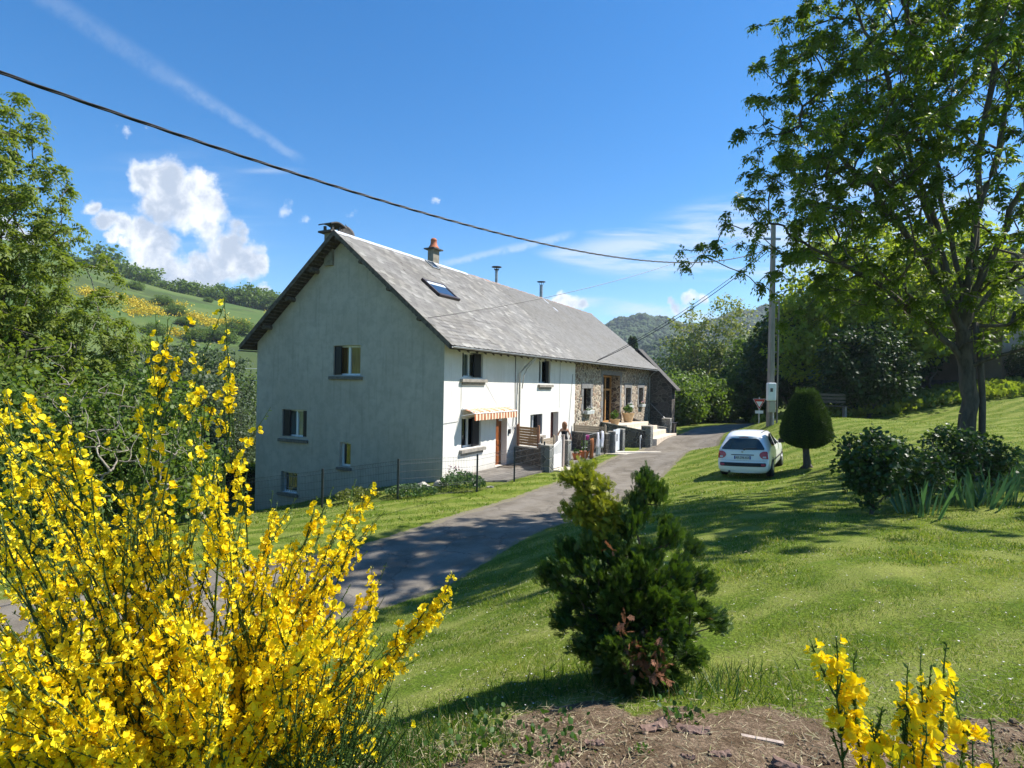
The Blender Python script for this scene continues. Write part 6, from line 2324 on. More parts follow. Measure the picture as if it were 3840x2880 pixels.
# rear and front closing grids with a gentle bulge
for (ie, sgn) in ((0, -1), (len(secs) - 1, 1)):
    NTc = 9
    sec = secs[ie]
    base = len(vs)
    for (x, y, z) in sec:
        for k_ in range(NTc):
            t = -1 + 2 * k_ / (NTc - 1)
            vs.append((x * t, y + sgn * (.07 if sgn < 0 else .09) * (1 - t * t), z))
    for a_ in range(npr - 1):
        for k_ in range(NTc - 1):
            q = (base + a_ * NTc + k_, base + a_ * NTc + k_ + 1, base + (a_ + 1) * NTc + k_ + 1, base + (a_ + 1) * NTc + k_)
            fs.append(q if sgn < 0 else q[::-1])
bd.add(vs, fs)
me_ = bd.build('body', m_paint, car, smooth=True)
bmx = bmesh.new()
bmx.from_mesh(me_.data)
bmesh.ops.remove_doubles(bmx, verts=bmx.verts, dist=.002)
bmesh.ops.recalc_face_normals(bmx, faces=bmx.faces)
bmx.to_mesh(me_.data)
bmx.free()


def rear_y(z, t, out_=.0):
    s = secs[0]
    zs = [p[2] for p in s]
    y = np.interp(z, zs, [p[1] for p in s])
    x = np.interp(z, zs, [p[0] for p in s])
    return Vector((x * t, y - .07 * (1 - t * t) - out_, z))


def rear_patch(pts_tz, out_=.008, name='p', mat=None, nsub=8, parent=car):
    """patch on the tail: rows of (t0, t1, z)"""
    m_ = MB()
    vs = []
    for (t0, t1, z) in pts_tz:
        for k_ in range(nsub + 1):
            vs.append(rear_y(z, t0 + (t1 - t0) * k_ / nsub, out_))
    n1 = nsub + 1
    r_ = len(pts_tz)
    m_.add(vs, [(i * n1 + k_, i * n1 + k_ + 1, (i + 1) * n1 + k_ + 1, (i + 1) * n1 + k_) for i in range(r_ - 1) for k_ in range(nsub)])
    o_ = m_.build(name, mat, parent, smooth=True)
    return o_


rear_patch([(-.90, .90, .955), (-.93, .93, 1.0), (-.91, .91, 1.1), (-.88, .88, 1.2), (-.84, .84, 1.27), (-.72, .72, 1.30)], .010, 'rear_window', m_cglass, 12)
rear_patch([(-.30, .30, 1.318), (-.30, .30, 1.338)], .014, 'brake_light', m_lens)
rear_patch([(-.90, .90, .415), (-.93, .93, .44), (-.93, .93, .51), (-.90, .90, .535)], .016, 'bumper_strip', m_plast, 12)
for s_ in (-1, 1):
    a_, b_ = (.74, .905)
    rear_patch([(s_ * a_, s_ * b_, .44), (s_ * a_, s_ * b_, .505)] if s_ > 0 else [(-b_, -a_, .44), (-b_, -a_, .505)], .022, 'reflector', m_lens, 3)
rear_patch([(-.46, .46, .775), (-.46, .46, .80)], .012, 'tailgate_handle', m_plast)
rear_patch([(-.95, .95, .598), (-.95, .95, .603)], .004, 'tailgate_gap', m_plast, 12)
pl = rear_patch([(-.335, .335, .645), (-.335, .335, .755)], .016, 'number_plate', m_signw, 6)
m_pblue = mix_mat('plate_blue', (.02, .05, .30), (.02, .05, .28), 3, .5)
rear_patch([(-.335, -.285, .647), (-.335, -.285, .753)], .019, 'plate_band', m_pblue, 2, pl)
rear_patch([(.285, .335, .647), (.285, .335, .753)], .019, 'plate_band', m_pblue, 2, pl)
tcv = bpy.data.curves.new('plate_text', 'FONT')
tcv.body = 'AR-296-KX'
tcv.size = .105
tcv.align_x = 'CENTER'
tcv.extrude = .001
tx = bpy.data.objects.new('tmp_text', tcv)
COL.objects.link(tx)
dg = bpy.context.evaluated_depsgraph_get()
tm = bpy.data.meshes.new_from_object(tx.evaluated_get(dg))
bpy.data.objects.remove(tx)
for v in tm.vertices:
    x_, y_ = v.co.x * .86, v.co.y
    q = rear_y(.664 + y_, x_ / .8, .0)
    v.co = Vector((x_, q.y - .022 - v.co.z, .664 + y_))
tt_ = link_mesh('plate_text', tm, m_black, pl)
# tail lamps wrap round the corners
for s_ in (-1, 1):
    m_ = MB()
    rows = [(.665, .80), (.72, .70), (.79, .67), (.86, .72), (.905, .84)]
    vs = []
    for (z, t0) in rows:
        for k_ in range(5):
            vs.append(rear_y(z, s_ * (t0 + (1.0 - t0) * k_ / 4), .016))
        p_ = rear_y(z, s_ * 1.0, .0)
        vs.append((p_.x + s_ * .014, p_.y + .10 + (z - .66) * .5, z))
    m_.add(vs, [(i * 6 + k_, i * 6 + k_ + 1, (i + 1) * 6 + k_ + 1, (i + 1) * 6 + k_) for i in range(4) for k_ in range(5)])
    tl = m_.build('tail_light', m_lens, car, smooth=True)
    m_ = MB()
    a_, b_ = .80, .93
    vs = [rear_y(z, s_ * t, .021) for z in (.69, .745) for t in (a_, b_)]
    m_.add(vs, [(0, 1, 3, 2)])
    m_.build('reversing_lens', m_lensw, tl)
# tailgate lower shadow gap, exhaust, wiper, badge
MB().tube([(-.42, .06, .235), (-.42, -.09, .235)], .038, 12).build('exhaust_pipe', m_dkmetal, car)
MB().tube([rear_y(.975, .05, .03), rear_y(.99, .3, .035), rear_y(1.0, .62, .03)], .012, 6).tube([rear_y(.965, .08, .01), rear_y(.965, .08, .045)], .03, 8).build('wiper', m_plast, car)
MB().lathe([(.035, 0), (.035, .006), (.0, .007)], 14, 0, (0, 0, 0), Matrix.Translation(rear_y(.885, 0, .012)) @ Matrix.Rotation(rad(90), 4, 'X')).build('badge', m_rim, car)
MB().tube([(-.0, .0, 0), (0, .0, 0.01)], .001, 3)


def side_pt(fi, z, out_=.0, sgn=1):
    """point on the flank at station index fi (float) and height z"""
    i0 = int(min(len(secs) - 2, max(0, math.floor(fi))))
    f = fi - i0
    P = []
    for s in (secs[i0], secs[i0 + 1]):
        zs = [p[2] for p in s[:13]]
        P.append((np.interp(z, zs, [p[0] for p in s[:13]]), np.interp(z, zs, [p[1] for p in s[:13]])))
    x = P[0][0] * (1 - f) + P[1][0] * f
    y = P[0][1] * (1 - f) + P[1][1] * f
    return Vector((sgn * (x + out_), y, z))


def fi_for_y(y, z, sgn=1):
    best = min(np.linspace(0, len(secs) - 1.01, 240), key=lambda q: abs(side_pt(q, z).y - y))
    return best


def side_patch(name, outl, mat, sgn, out_=.006, nz=5, ny=6):
    """outl: list of (z, y0, y1)"""
    vs = []
    zs = [o[0] for o in outl]
    for k_ in range(nz + 1):
        z = zs[0] + (zs[-1] - zs[0]) * k_ / nz
        ya, yb = np.interp(z, zs, [o[1] for o in outl]), np.interp(z, zs, [o[2] for o in outl])
        for j in range(ny + 1):
            y = ya + (yb - ya) * j / ny
            p = side_pt(fi_for_y(y, z), z, out_, sgn)
            vs.append((p.x, y, z))
    m_ = MB().add(vs, [(a_ * (ny + 1) + b_, a_ * (ny + 1) + b_ + 1, (a_ + 1) * (ny + 1) + b_ + 1, (a_ + 1) * (ny + 1) + b_) for a_ in range(nz) for b_ in range(ny)])
    return m_.build(name, mat, car, smooth=True)


for sgn in (1, -1):
    side_patch('side_window', [(.965, .95, 1.62), (1.2, .92, 1.62), (1.33, 1.15, 1.66), (1.37, 1.4, 1.66)], m_cglass, sgn)
    side_patch('side_window', [(.965, 1.72, 2.66), (1.12, 1.72, 2.50), (1.3, 1.74, 2.26), (1.36, 1.76, 2.12)], m_cglass, sgn)
    side_patch('rubbing_strip', [(.50, 1.12, 2.82), (.55, 1.12, 2.82)], m_plast, sgn, .012, 1, 8)
    for y_ in (.82, 1.67, 2.78):
        side_patch('door_gap', [(.30, y_ - .004, y_ + .004), (.93, y_ - .004, y_ + .004)], m_plast, sgn, .002, 4, 1)
    for y_ in (.96, 1.85):
        side_patch('door_handle', [(.80, y_, y_ + .16), (.83, y_, y_ + .16)], m_paint, sgn, .02, 1, 2)
    mr = MB().box(sgn * .80, 2.46, .95, sgn * 1.0, 2.58, 1.10)
    mr.v = [(x, y, z) for (x, y, z) in mr.v]
    mr.build('mirror', m_plast, car, bevel=.03)
    for y_, nm in ((.74, 'rear'), (3.18, 'front')):
        R_ = Matrix.Translation((sgn * .80, y_, .30)) @ Matrix.Rotation(rad(90) * sgn, 4, 'Y')
        wl_ = MB().lathe([(.2, -.17), (.27, -.18), (.305, -.15), (.31, -.08), (.305, .0), (.28, .035), (.215, .04), (.2, .03)], 28, 0, (0, 0, 0), R_).build('wheel', m_tyre, car, smooth=True)
        rm_ = MB().lathe([(.215, .032), (.20, .012), (.12, .03), (.05, .036), (.0, .037)], 20, 0, (0, 0, 0), R_)
        rm_.build('rim', m_rim, wl_, smooth=True)
        # dark arch
        vs = []
        NA = 14
        for k_ in range(NA + 1):
            an = math.pi * k_ / NA
            for rr_ in (.0, .355):
                zz = .30 + rr_ * math.sin(an)
                yy = y_ + rr_ * math.cos(an)
                yy = max(.06, yy)
                p = side_pt(fi_for_y(yy, max(.24, zz)), max(.24, zz), .004, sgn)
                vs.append((p.x, yy, zz))
        MB().add(vs, [(2 * k_, 2 * k_ + 1, 2 * k_ + 3, 2 * k_ + 2) for k_ in range(NA)]).build('wheel_arch', m_plast, car)
MB().tube([(-.50, .62, 1.462), (-.545, 1.3, 1.487), (-.53, 2.0, 1.45)], .008, 5).build('roof_trim', m_plast, car)
MB().tube([(.50, .62, 1.462), (.545, 1.3, 1.487), (.53, 2.0, 1.45)], .008, 5).build('roof_trim', m_plast, car)

# ------------------------------------------------------------------ woman by the dark red door
wx, wy = hw(.95, 9.05)
wz0 = .077
m_skin = mix_mat('skin', (.62, .36, .24), (.56, .31, .20), 12, .55, .05, 60)
m_hair = mix_mat('auburn_hair', (.20, .085, .04), (.32, .16, .08), 30, .6, .6, 60, stretch=(8, 8, 1))
m_top = mix_mat('black_jersey', (.012, .012, .016), (.02, .02, .025), 12, .85)
m_trs = mix_mat('navy_trousers', (.02, .022, .05), (.03, .032, .065), 12, .85)
per = thing('person', 'woman with auburn hair, black strapless top and navy trousers, back turned by the dark door', 'person', (wx, wy, wz0), rad(8))


def skin_body(name, verts, edges, mat, parent, root=0, sub=2):
    me = bpy.data.meshes.new(name)
    me.from_pydata([v[0] for v in verts], edges, [])
    o_ = link_mesh(name, me, mat, parent)
    sk = o_.modifiers.new('skin', 'SKIN')
    sk.use_smooth_shade = True
    lay = me.skin_vertices[0].data if me.skin_vertices else None
    if lay is None:
        bm2 = bmesh.new()
        bm2.from_mesh(me)
        bm2.verts.layers.skin.verify()
        bm2.to_mesh(me)
        bm2.free()
        lay = me.skin_vertices[0].data
    for i, v in enumerate(verts):
        r = v[1]
        lay[i].radius = (r, r) if not isinstance(r, tuple) else r
        lay[i].use_root = (i == root)
    sb = o_.modifiers.new('sub', 'SUBSURF')
    sb.levels = sb.render_levels = sub
    return o_


# facing +y (towards the wall), seen from behind; x to the right
BVt = [((0, 0, .93), (.155, .115)), ((0, -.01, 1.06), (.125, .095)), ((0, 0, 1.20), (.14, .10)), ((0, .0, 1.32), (.15, .095)), ((0, .0, 1.40), (.075, .065)), ((0, .015, 1.46), (.048, .05)), ((0, .035, 1.55), (.062, .078)), ((0, .03, 1.65), (.058, .075)),
       ((-.155, 0, 1.345), .052), ((-.27, -.02, 1.17), .042), ((-.30, .12, 1.04), .034), ((-.24, .27, 1.06), .024),
       ((.155, 0, 1.345), .052), ((.25, -.02, 1.14), .042), ((.33, .03, 1.00), .034), ((.36, .10, .93), .024),
       ((-.09, 0, .84), (.095, .1)), ((-.10, .01, .48), (.062, .065)), ((-.10, -.01, .08), .036), ((-.10, .12, .03), (.04, .028)),
       ((.09, 0, .84), (.095, .1)), ((.10, .02, .48), (.062, .065)), ((.11, .0, .08), .036), ((.11, .13, .03), (.04, .028))]
ED = [(0, 1), (1, 2), (2, 3), (3, 4), (4, 5), (5, 6), (6, 7), (3, 8), (8, 9), (9, 10), (10, 11), (3, 12), (12, 13), (13, 14), (14, 15), (0, 16), (16, 17), (17, 18), (18, 19), (0, 20), (20, 21), (21, 22), (22, 23)]
# five fingers and a thumb side on each hand, rooted in the palm
for (wi, w0, pd, sd_) in ((11, Vector((-.24, .27, 1.06)), Vector((.35, .9, -.05)).normalized(), Vector((.2, -.1, .95)).normalized()), (15, Vector((.36, .10, .93)), Vector((.2, .55, -.8)).normalized(), Vector((-.6, .7, .3)).normalized())):
    b0 = len(BVt)
    palm = w0 + pd * .06
    BVt.append((tuple(palm), (.032, .018)))
    ED.append((wi, b0))
    for f_i, (off_, ln_) in enumerate([(-.03, .068), (-.011, .078), (.009, .074), (.028, .058)]):
        a_ = palm + sd_ * off_ * .9 + pd * .035
        m1 = a_ + pd * ln_ * .5 + Vector((0, 0, -.008))
        m2 = a_ + pd * ln_ * .85 + Vector((0, 0, -.03))
        k_ = len(BVt)
        BVt += [(tuple(a_), .009), (tuple(m1), .0085), (tuple(m2), .007)]
        ED += [(b0, k_), (k_, k_ + 1), (k_ + 1, k_ + 2)]
    k_ = len(BVt)
    th0 = w0 + pd * .03 - sd_ * .035
    BVt += [(tuple(th0), .011), (tuple(th0 + pd * .035 - sd_ * .022), .009)]
    ED += [(b0, k_), (k_, k_ + 1)]
skin_body('body', BVt, ED, m_skin, per)


def shell(name, rings, mat, n_=18, parent=per, sm=True):
    vs = []
    for (cx2, cy2, z, rx, ry) in rings:
        for j in range(n_):
            an = 2 * math.pi * j / n_
            vs.append((cx2 + rx * math.cos(an), cy2 + ry * math.sin(an), z))
    fs = [(i * n_ + j, i * n_ + (j + 1) % n_, (i + 1) * n_ + (j + 1) % n_, (i + 1) * n_ + j) for i in range(len(rings) - 1) for j in range(n_)]
    return MB().add(vs, fs).build(name, mat, parent, smooth=sm)


shell('top', [(0, 0, .92, .172, .135), (0, -.005, 1.0, .15, .12), (0, -.01, 1.06, .137, .11), (0, -.003, 1.14, .148, .116), (0, 0, 1.22, .163, .122), (0, 0, 1.262, .160, .118)], m_top)
shell('trousers', [(0, 0, .80, .19, .14), (0, 0, .88, .185, .14), (0, 0, .95, .168, .13), (0, 0, .985, .155, .122)], m_trs)
for s_ in (-1, 1):
    shell('trouser_leg', [(s_ * .085, 0, .86, .108, .125), (s_ * .095, .01, .65, .09, .10), (s_ * .10, .015, .48, .075, .078), (s_ * .10, .0, .25, .068, .07), (s_ * .105, 0, .08, .062, .066)], m_trs)
hr = MB()
bm = bmesh.new()
bmesh.ops.create_icosphere(bm, subdivisions=3, radius=1)
for v in bm.verts:
    x, y, z = v.co
    yy = y * .115 - .01
    if z < -.1:
        dn = (-.1 - z)
        v.co = Vector((x * (.125 + .05 * dn) + .012 * math.sin(z * 9 + x * 5), (y * .10 if y < 0 else y * .03) - .04, 1.60 - dn * .34 - .02 * math.sin(x * 14)))
    else:
        v.co = Vector((x * .122, yy - (.015 if y < 0 else -.0), 1.60 + z * .13))
me = bpy.data.meshes.new('hair')
bm.to_mesh(me)
bm.free()
me.polygons.foreach_set('use_smooth', [True] * len(me.polygons))
link_mesh('hair', me, m_hair, per)
ho = MB()
for (xx, sg_) in ((-.022, 1), (.022, 1)):
    ho.lathe([(.0, -.011), (.011, 0), (.0, .011)], 8, 0, (xx, .112, 1.585))
ho.build('eyes', m_black, per)
MB().add([(-.012, .108, 1.55), (.012, .108, 1.55), (0, .132, 1.545), (0, .112, 1.59)], [(0, 1, 2), (0, 2, 3), (1, 3, 2)]).build('nose', m_skin, per)

# ------------------------------------------------------------------ bench, topiary, shrubs by the trunk
bxp, byp = at(3110, 1590, 39.5)[:2]
bz_ = zg(bxp, byp)
m_benchw = mix_mat('shade_bench_wood', (.12, .10, .08), (.08, .07, .055), 6, .9, .4, 50, stretch=(1, 6, 6))  # wood colour darkened to carry the deep shade the bench sits in
bnc = thing('park_bench', 'grey wooden bench in deep shade behind the topiary', 'bench', (bxp, byp, bz_), rad(-8))
bzz = at(3110, 1500, 39.5)[2] - bz_
for i in range(3):
    z = bzz - .18 + i * .23 - .02
    MB().box(-1.0, 0, z, 1.0, .04, z + .17).build('backrest_board', m_benchw, bnc, bevel=.01)
MB().box(-1.0, -.5, bzz - .42, 1.0, -.06, bzz - .37).build('seat', m_benchw, bnc, bevel=.01)
for s_ in (-.85, .85):
    MB().box(s_ - .05, -.45, -.1, s_ + .05, .0, bzz - .42).build('leg', m_dress, bnc)

tpx, tpy = 9.98, 19.7
tpz = zg(tpx, tpy)
tp = thing('topiary_yew', 'clipped bell-shaped yew on a short bare trunk with shaggy flat top', 'topiary tree', (tpx, tpy, tpz))
zb0 = at(3035, 1678, tpy)[2] - tpz
zt0 = at(3035, 1478, tpy)[2] - tpz
zl = at(3035, 1640, tpy)[2] - tpz
tr_ = MB().tube([(-.02, 0, -.1), (-.02, 0, .12), (-.06, 0, .45), (-.10, 0, zb0 + .3)], [.19, .13, .105, .10], 10)
for a_ in (.3, 2.2, 4.1, 5.2):
    tr_.tube([(0, 0, .12), (.16 * math.cos(a_), .16 * math.sin(a_), .02), (.28 * math.cos(a_), .28 * math.sin(a_), -.08)], [.07, .05, .03], 6)
tr_.build('trunk', m_bark2, tp, smooth=True)
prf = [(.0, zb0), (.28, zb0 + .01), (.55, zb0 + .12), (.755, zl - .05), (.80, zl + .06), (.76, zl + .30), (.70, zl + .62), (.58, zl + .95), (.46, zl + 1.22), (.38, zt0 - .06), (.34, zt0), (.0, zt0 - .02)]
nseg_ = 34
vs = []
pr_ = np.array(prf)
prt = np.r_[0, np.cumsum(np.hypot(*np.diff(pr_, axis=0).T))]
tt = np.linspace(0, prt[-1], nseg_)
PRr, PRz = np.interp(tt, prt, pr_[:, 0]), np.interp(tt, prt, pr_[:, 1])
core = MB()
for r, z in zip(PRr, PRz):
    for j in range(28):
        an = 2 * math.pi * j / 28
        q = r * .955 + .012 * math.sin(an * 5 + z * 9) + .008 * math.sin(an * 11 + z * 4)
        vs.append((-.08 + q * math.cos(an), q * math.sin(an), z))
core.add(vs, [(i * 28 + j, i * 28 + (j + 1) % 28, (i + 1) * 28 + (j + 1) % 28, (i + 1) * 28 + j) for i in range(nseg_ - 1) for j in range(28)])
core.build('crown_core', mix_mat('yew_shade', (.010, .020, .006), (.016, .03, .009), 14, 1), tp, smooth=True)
rng = np.random.default_rng(140)
n_ = 46000
wgt = np.interp(np.linspace(0, prt[-1], 400), prt, pr_[:, 0]) + .02
tt = rng.choice(np.linspace(0, prt[-1], 400), n_, p=wgt / wgt.sum())
r_, z_ = np.interp(tt, prt, pr_[:, 0]), np.interp(tt, prt, pr_[:, 1])
dr_, dz_ = np.interp(tt + .02, prt, pr_[:, 0]) - r_, np.interp(tt + .02, prt, pr_[:, 1]) - z_
an = rng.random(n_) * 6.2832
nr = norm(np.c_[dz_ + 1e-6, -dr_])
r_ = r_ + .012 * np.sin(an * 5 + z_ * 9) + .014 * np.sin(an * 9 - z_ * 13) + .012 * rng.normal(size=n_) + .05 * (rng.random(n_) > .985)
p = np.c_[-.08 + r_ * np.cos(an), r_ * np.sin(an), z_]
d = np.c_[nr[:, 0] * np.cos(an), nr[:, 0] * np.sin(an), nr[:, 1]] * .7 + rng.normal(size=(n_, 3)) * .45 + np.array([0, 0, .55])
S_ = np.stack([np.full(n_, .011), np.full(n_, .050), np.full(n_, .03)], 1) * rng.uniform(.6, 1.4, (n_, 1))
V_, F_, nv = inst(KITE_V, KITE_F, frames(d, rng), p - d * .012, S_)
A1 = np.repeat(np.clip(.45 + .25 * np.sin(an * 13 + z_ * 3) + rng.normal(size=n_) * .25, 0, 1), nv)
# unclipped shoots on the flat top
m2 = 2600
a2 = rng.random(m2) * 6.2832
r2 = .36 * np.sqrt(rng.random(m2))
p2 = np.c_[-.08 + r2 * np.cos(a2), r2 * np.sin(a2), zt0 - .05 + rng.random(m2) * .10 + .16 * np.clip(np.sin(a2 * 3 + r2 * 20), 0, 1) * rng.random(m2)]
d2 = np.c_[rng.normal(size=(m2, 2)) * .3, np.ones(m2)]
V2, F2, nv2 = inst(KITE_V, KITE_F, frames(d2, rng), p2, np.stack([np.full(m2, .014), np.full(m2, .07), np.full(m2, .03)], 1) * rng.uniform(.6, 1.4, (m2, 1)))
np_mesh('crown', np.r_[V_, V2], np.r_[F_, F2 + len(V_)], leaf_mat('yew_needle', (.028, .058, .010), (.075, .13, .02), .15, (1.5, 1.5, .5), .6), tp, np.r_[A1, np.repeat(.5 + .5 * rng.random(m2), nv2)])


def shrub(name, label, x, y, hgt, wid, seed, mat, n_, per_, ls, vase=.5, clr=.13, tipr=.005, zoff=0):
    """many-stemmed garden shrub"""
    rng = np.random.default_rng(seed)
    t_ = thing(name, label, 'shrub', (x, y, zg(x, y) + zoff))
    p = crown_pts([(0, 0, hgt * .62, wid * .5, wid * .46, hgt * .38), (0, 0, hgt * .42, wid * .42, wid * .38, hgt * .25)], n_, rng, .45)
    st_ = []
    for k_ in range(9):
        a_ = k_ * .7
        for f in (.12, .3, .45):
            st_.append((wid * vase * .5 * f * math.cos(a_) * 1.3, wid * vase * .5 * f * math.sin(a_) * 1.3, hgt * f))
    P_, par = skeleton(None, [(0, 0, -.1), (0, 0, .03)], np.r_[np.array(st_), p], .1, rng=rng)
    V_, F_, R_, dr = wood(P_, par, tipr, .035, 2, 2.2, 2, 5, rng)
    np_mesh('stems', V_, F_, m_bark2, t_)
    ti = np.where(R_ < tipr * 2.2)[0]
    V_, F_, A_ = clump_leaves(P_[ti], clr, per_, ls, rng, droop=.1)
    np_mesh('foliage', V_, F_, mat, t_, A_)
    return t_


m_shr = leaf_mat('lilac_leaf', (.028, .060, .016), (.065, .115, .026), .28, (1.6, 1.7, .6), .45, spec=.4)
shrub('lilac_shrub', 'rounded dark-leaved shrub with many stems, left of the iris clumps', 6.35, 10.3, 1.50, 1.2, 150, m_shr, 330, 13, .075)
shrub('lilac_shrub', 'looser leafy shrub between the rounded shrub and the ash trunk', 7.5, 10.9, 1.25, 1.3, 151, m_shr, 230, 10, .07)
shrub('lilac_shrub', 'taller leafy shrub right in front of the ash trunk', 8.75, 11.6, 1.5, 1.15, 152, m_shr, 260, 11, .075)
shrub('lilac_shrub', 'small leafy shrub right of the ash trunk', 10.0, 12.2, 1.25, .95, 153, m_shr, 170, 9, .07)
m_iris = leaf_mat('iris_blade', (.045, .105, .05), (.09, .17, .08), .25, (1.4, 1.6, .8), .45)
IB = np.array([(-.5, 0, 0), (.5, 0, 0), (.55, .4, .01), (-.55, .4, .01), (.42, .75, .04), (-.42, .75, .04), (0, 1, .14)], float)
IF = np.array([(0, 1, 2, 3), (3, 2, 4, 5), (5, 4, 6, 6)])
for i, (x, y, n_, lab) in enumerate([(7.05, 10.1, 26, 'iris clump with splayed blades between the two leafy shrubs'), (8.35, 10.6, 38, 'tallest iris clump, upright blades before the ash trunk'), (9.1, 10.9, 20, 'smaller iris clump right of the tallest one')]):
    rng = np.random.default_rng(160 + i)
    t_ = thing('iris_clump', lab, 'iris', (x, y, zg(x, y)))
    p = np.c_[rng.normal(size=(n_, 2)) * .22, np.zeros(n_)]
    d = np.c_[p[:, :2] * 1.3 + rng.normal(size=(n_, 2)) * .14, np.ones(n_)]
    S_ = np.stack([np.full(n_, .042), np.full(n_, .66), np.full(n_, .5)], 1) * rng.uniform(.65, 1.2, (n_, 1))
    V_, F_, nv = inst(IB, IF, frames(d, rng), p, S_)
    np_mesh('blades', V_, F_, m_iris, t_, np.repeat(rng.random(n_), nv))

# tall beige building at the right edge
bb = thing('apartment_block', 'tall beige rendered building at the right edge behind the trees', 'building', (38.4, 46.0, 3.4), rad(12))
m_beige = mix_mat('beige_render', (.34, .27, .22), (.28, .225, .185), .8, .9, .2, 30)
bw_ = MB().wall(lambda u, d_, z: (u, d_, z), 0, 14, -2, 11.2, [(5.5, 6.8, 5.5, 7.2, .2)])
bw_.wall(lambda u, d_, z: (d_, u, z), 0, 12, -2, 11.2, [(3, 4.2, 5.8, 7.2, .2)])
bw_.quad((0, 0, 11.2), (14, 0, 11.2), (14, 12, 11.2), (0, 12, 11.2))
bw_.build('wall', m_beige, bb)
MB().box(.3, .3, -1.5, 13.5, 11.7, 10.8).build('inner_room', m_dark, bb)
MB().box(-.4, -.4, 11.2, 14.4, 12.4, 11.5).build('roof', m_dkmetal, bb)
pane_window(bb, 5.5, 6.8, 5.5, 7.2, .2, lambda u, d_, z: (u, d_, z), m_pvc)
MB().box(-.02, .0, -2, .5, 12, 1.2).build('plinth', m_dress, bb)


# ------------------------------------------------------------------ thuja in the middle foreground
def spray_base(rng, n_fr=5):
    """a flat fan of scale-leaved twigs about 1 unit long"""
    V_, F_ = [], []

    def seg(a, b, w0, w1, z=0):
        a, b = np.array(a, float), np.array(b, float)
        t = b - a
        s = np.array([-t[1], t[0], 0])
        s = s / (np.linalg.norm(s) + 1e-9)
        k_ = len(V_)
        V_.extend([a - s * w0, a + s * w0, b + s * w1, b - s * w1])
        F_.append((k_, k_ + 1, k_ + 2, k_ + 3))
    seg((0, 0, 0), (0, 1, -.1), .05, .03)
    for i in range(n_fr):
        t = .12 + .8 * i / n_fr
        L_ = .46 * (1 - t * .5)
        for sg_ in (-1, 1):
            b = (sg_ * L_ * .72, t + L_ * .72, -.1 * t + rng.normal() * .05)
            seg((0, t, -.1 * t), b, .04, .022)
            m_ = (sg_ * L_ * .4, t + L_ * .36, -.1 * t)
            seg(m_, (m_[0] + sg_ * .02, m_[1] + L_ * .5, m_[2] + .03), .035, .02)
    return np.array(V_), np.array(F_)


m_thuja = leaf_mat('thuja_scale', (.026, .062, .012), (.095, .155, .024), .26, (1.7, 1.8, .5), .45, spec=.4)
m_thuja_y = leaf_mat('thuja_gold', (.17, .20, .02), (.38, .37, .04), .35, (1.4, 1.5, .5), .5)
m_brown = leaf_mat('dead_frond', (.16, .07, .035), (.34, .16, .09), .25, (1.3, 1.1, .8), .7)
TD = 4.05
bx0, by0 = at(2396, 2560, TD)[:2]
bz0 = zg(bx0, by0)
thu = thing('thuja_bush', 'dark green thuja with two tops, the left one yellowish, in the foreground', 'conifer bush', (bx0, by0, bz0))


def rel(px, py, D_):
    p = at(px, py, D_)
    return (p[0] - bx0, p[1] - by0, p[2] - bz0)


def ell(px, py, rx, ry, D_=TD, ryy=None):
    c = rel(px, py, D_)
    k_ = D_ / FOC
    return (c[0], c[1], c[2], rx * k_, (ryy or rx) * k_, ry * k_)


rng = np.random.default_rng(200)
e_dark = [ell(2370, 2300, 265, 175), ell(2350, 2170, 205, 120), ell(2565, 2210, 85, 160), ell(2440, 1990, 105, 160), ell(2420, 1820, 48, 85), ell(2520, 1890, 45, 50), ell(2125, 2190, 95, 170), ell(2130, 2020, 40, 60), ell(2240, 2060, 90, 90), ell(2600, 2080, 60, 70), ell(2370, 2420, 210, 120), ell(2650, 2330, 50, 70)]
e_gold = [ell(2240, 1930, 60, 90), ell(2200, 1850, 70, 45), ell(2140, 1880, 60, 22), ell(2190, 1770, 60, 35), ell(2120, 1745, 50, 22), ell(2170, 1725, 40, 30), ell(2260, 1790, 30, 30), ell(2290, 1880, 45, 50)]
# branch lobes sitting on the body of the bush, with hollows between them
lob = []
base_l = crown_pts(e_dark, 900, rng, .22)
for q in base_l:
    if all(np.linalg.norm((q - l) * np.array([1, 1, .8])) > .145 for l in lob):
        lob.append(q)
lob = np.array(lob)
pd_ = []
for l in lob:
    r_ = rng.uniform(.05, .09)
    k_ = int(30 * (r_ / .085) ** 2)
    dirc = norm(l - np.array(rel(2370, 2330, TD)) + np.array([0, 0, .12]))
    u = rng.normal(size=(k_, 3))
    u = norm(u) * rng.random((k_, 1)) ** .5
    pd_.append(l + u * r_ * np.array([1, 1, .75]) + dirc * (rng.random((k_, 1)) * .07))
pd_ = np.concatenate(pd_)
pd_ = np.r_[pd_, crown_pts([ell(2370, 2290, 220, 170), ell(2370, 2120, 120, 120)], 260, rng, .6)]
print('thuja pts', len(pd_), 'lobes', len(lob))
pg_ = crown_pts(e_gold, 330, rng, .4)
spn = [rel(2396, 2480, TD), rel(2380, 2300, TD), rel(2370, 2150, TD), rel(2320, 2060, TD), rel(2270, 1980, TD), rel(2240, 1900, TD), rel(2210, 1840, TD), rel(2190, 1780, TD), rel(2400, 2080, TD), rel(2420, 1980, TD), rel(2425, 1880, TD), rel(2420, 1780, TD), rel(2410, 1738, TD)]
allp = np.r_[np.array(spn), pd_, pg_]
P_, par = skeleton(None, [(0, 0, -.1), (0, 0, .04)], allp, .12, rng=rng)
V_, F_, R_, dr = wood(P_, par, .0022, .035, 2, 2.3, 2, 4, rng)
np_mesh('stems', V_, F_, m_bark2, thu)
SV, SF = spray_base(rng)
cen = np.array(rel(2370, 2230, TD))
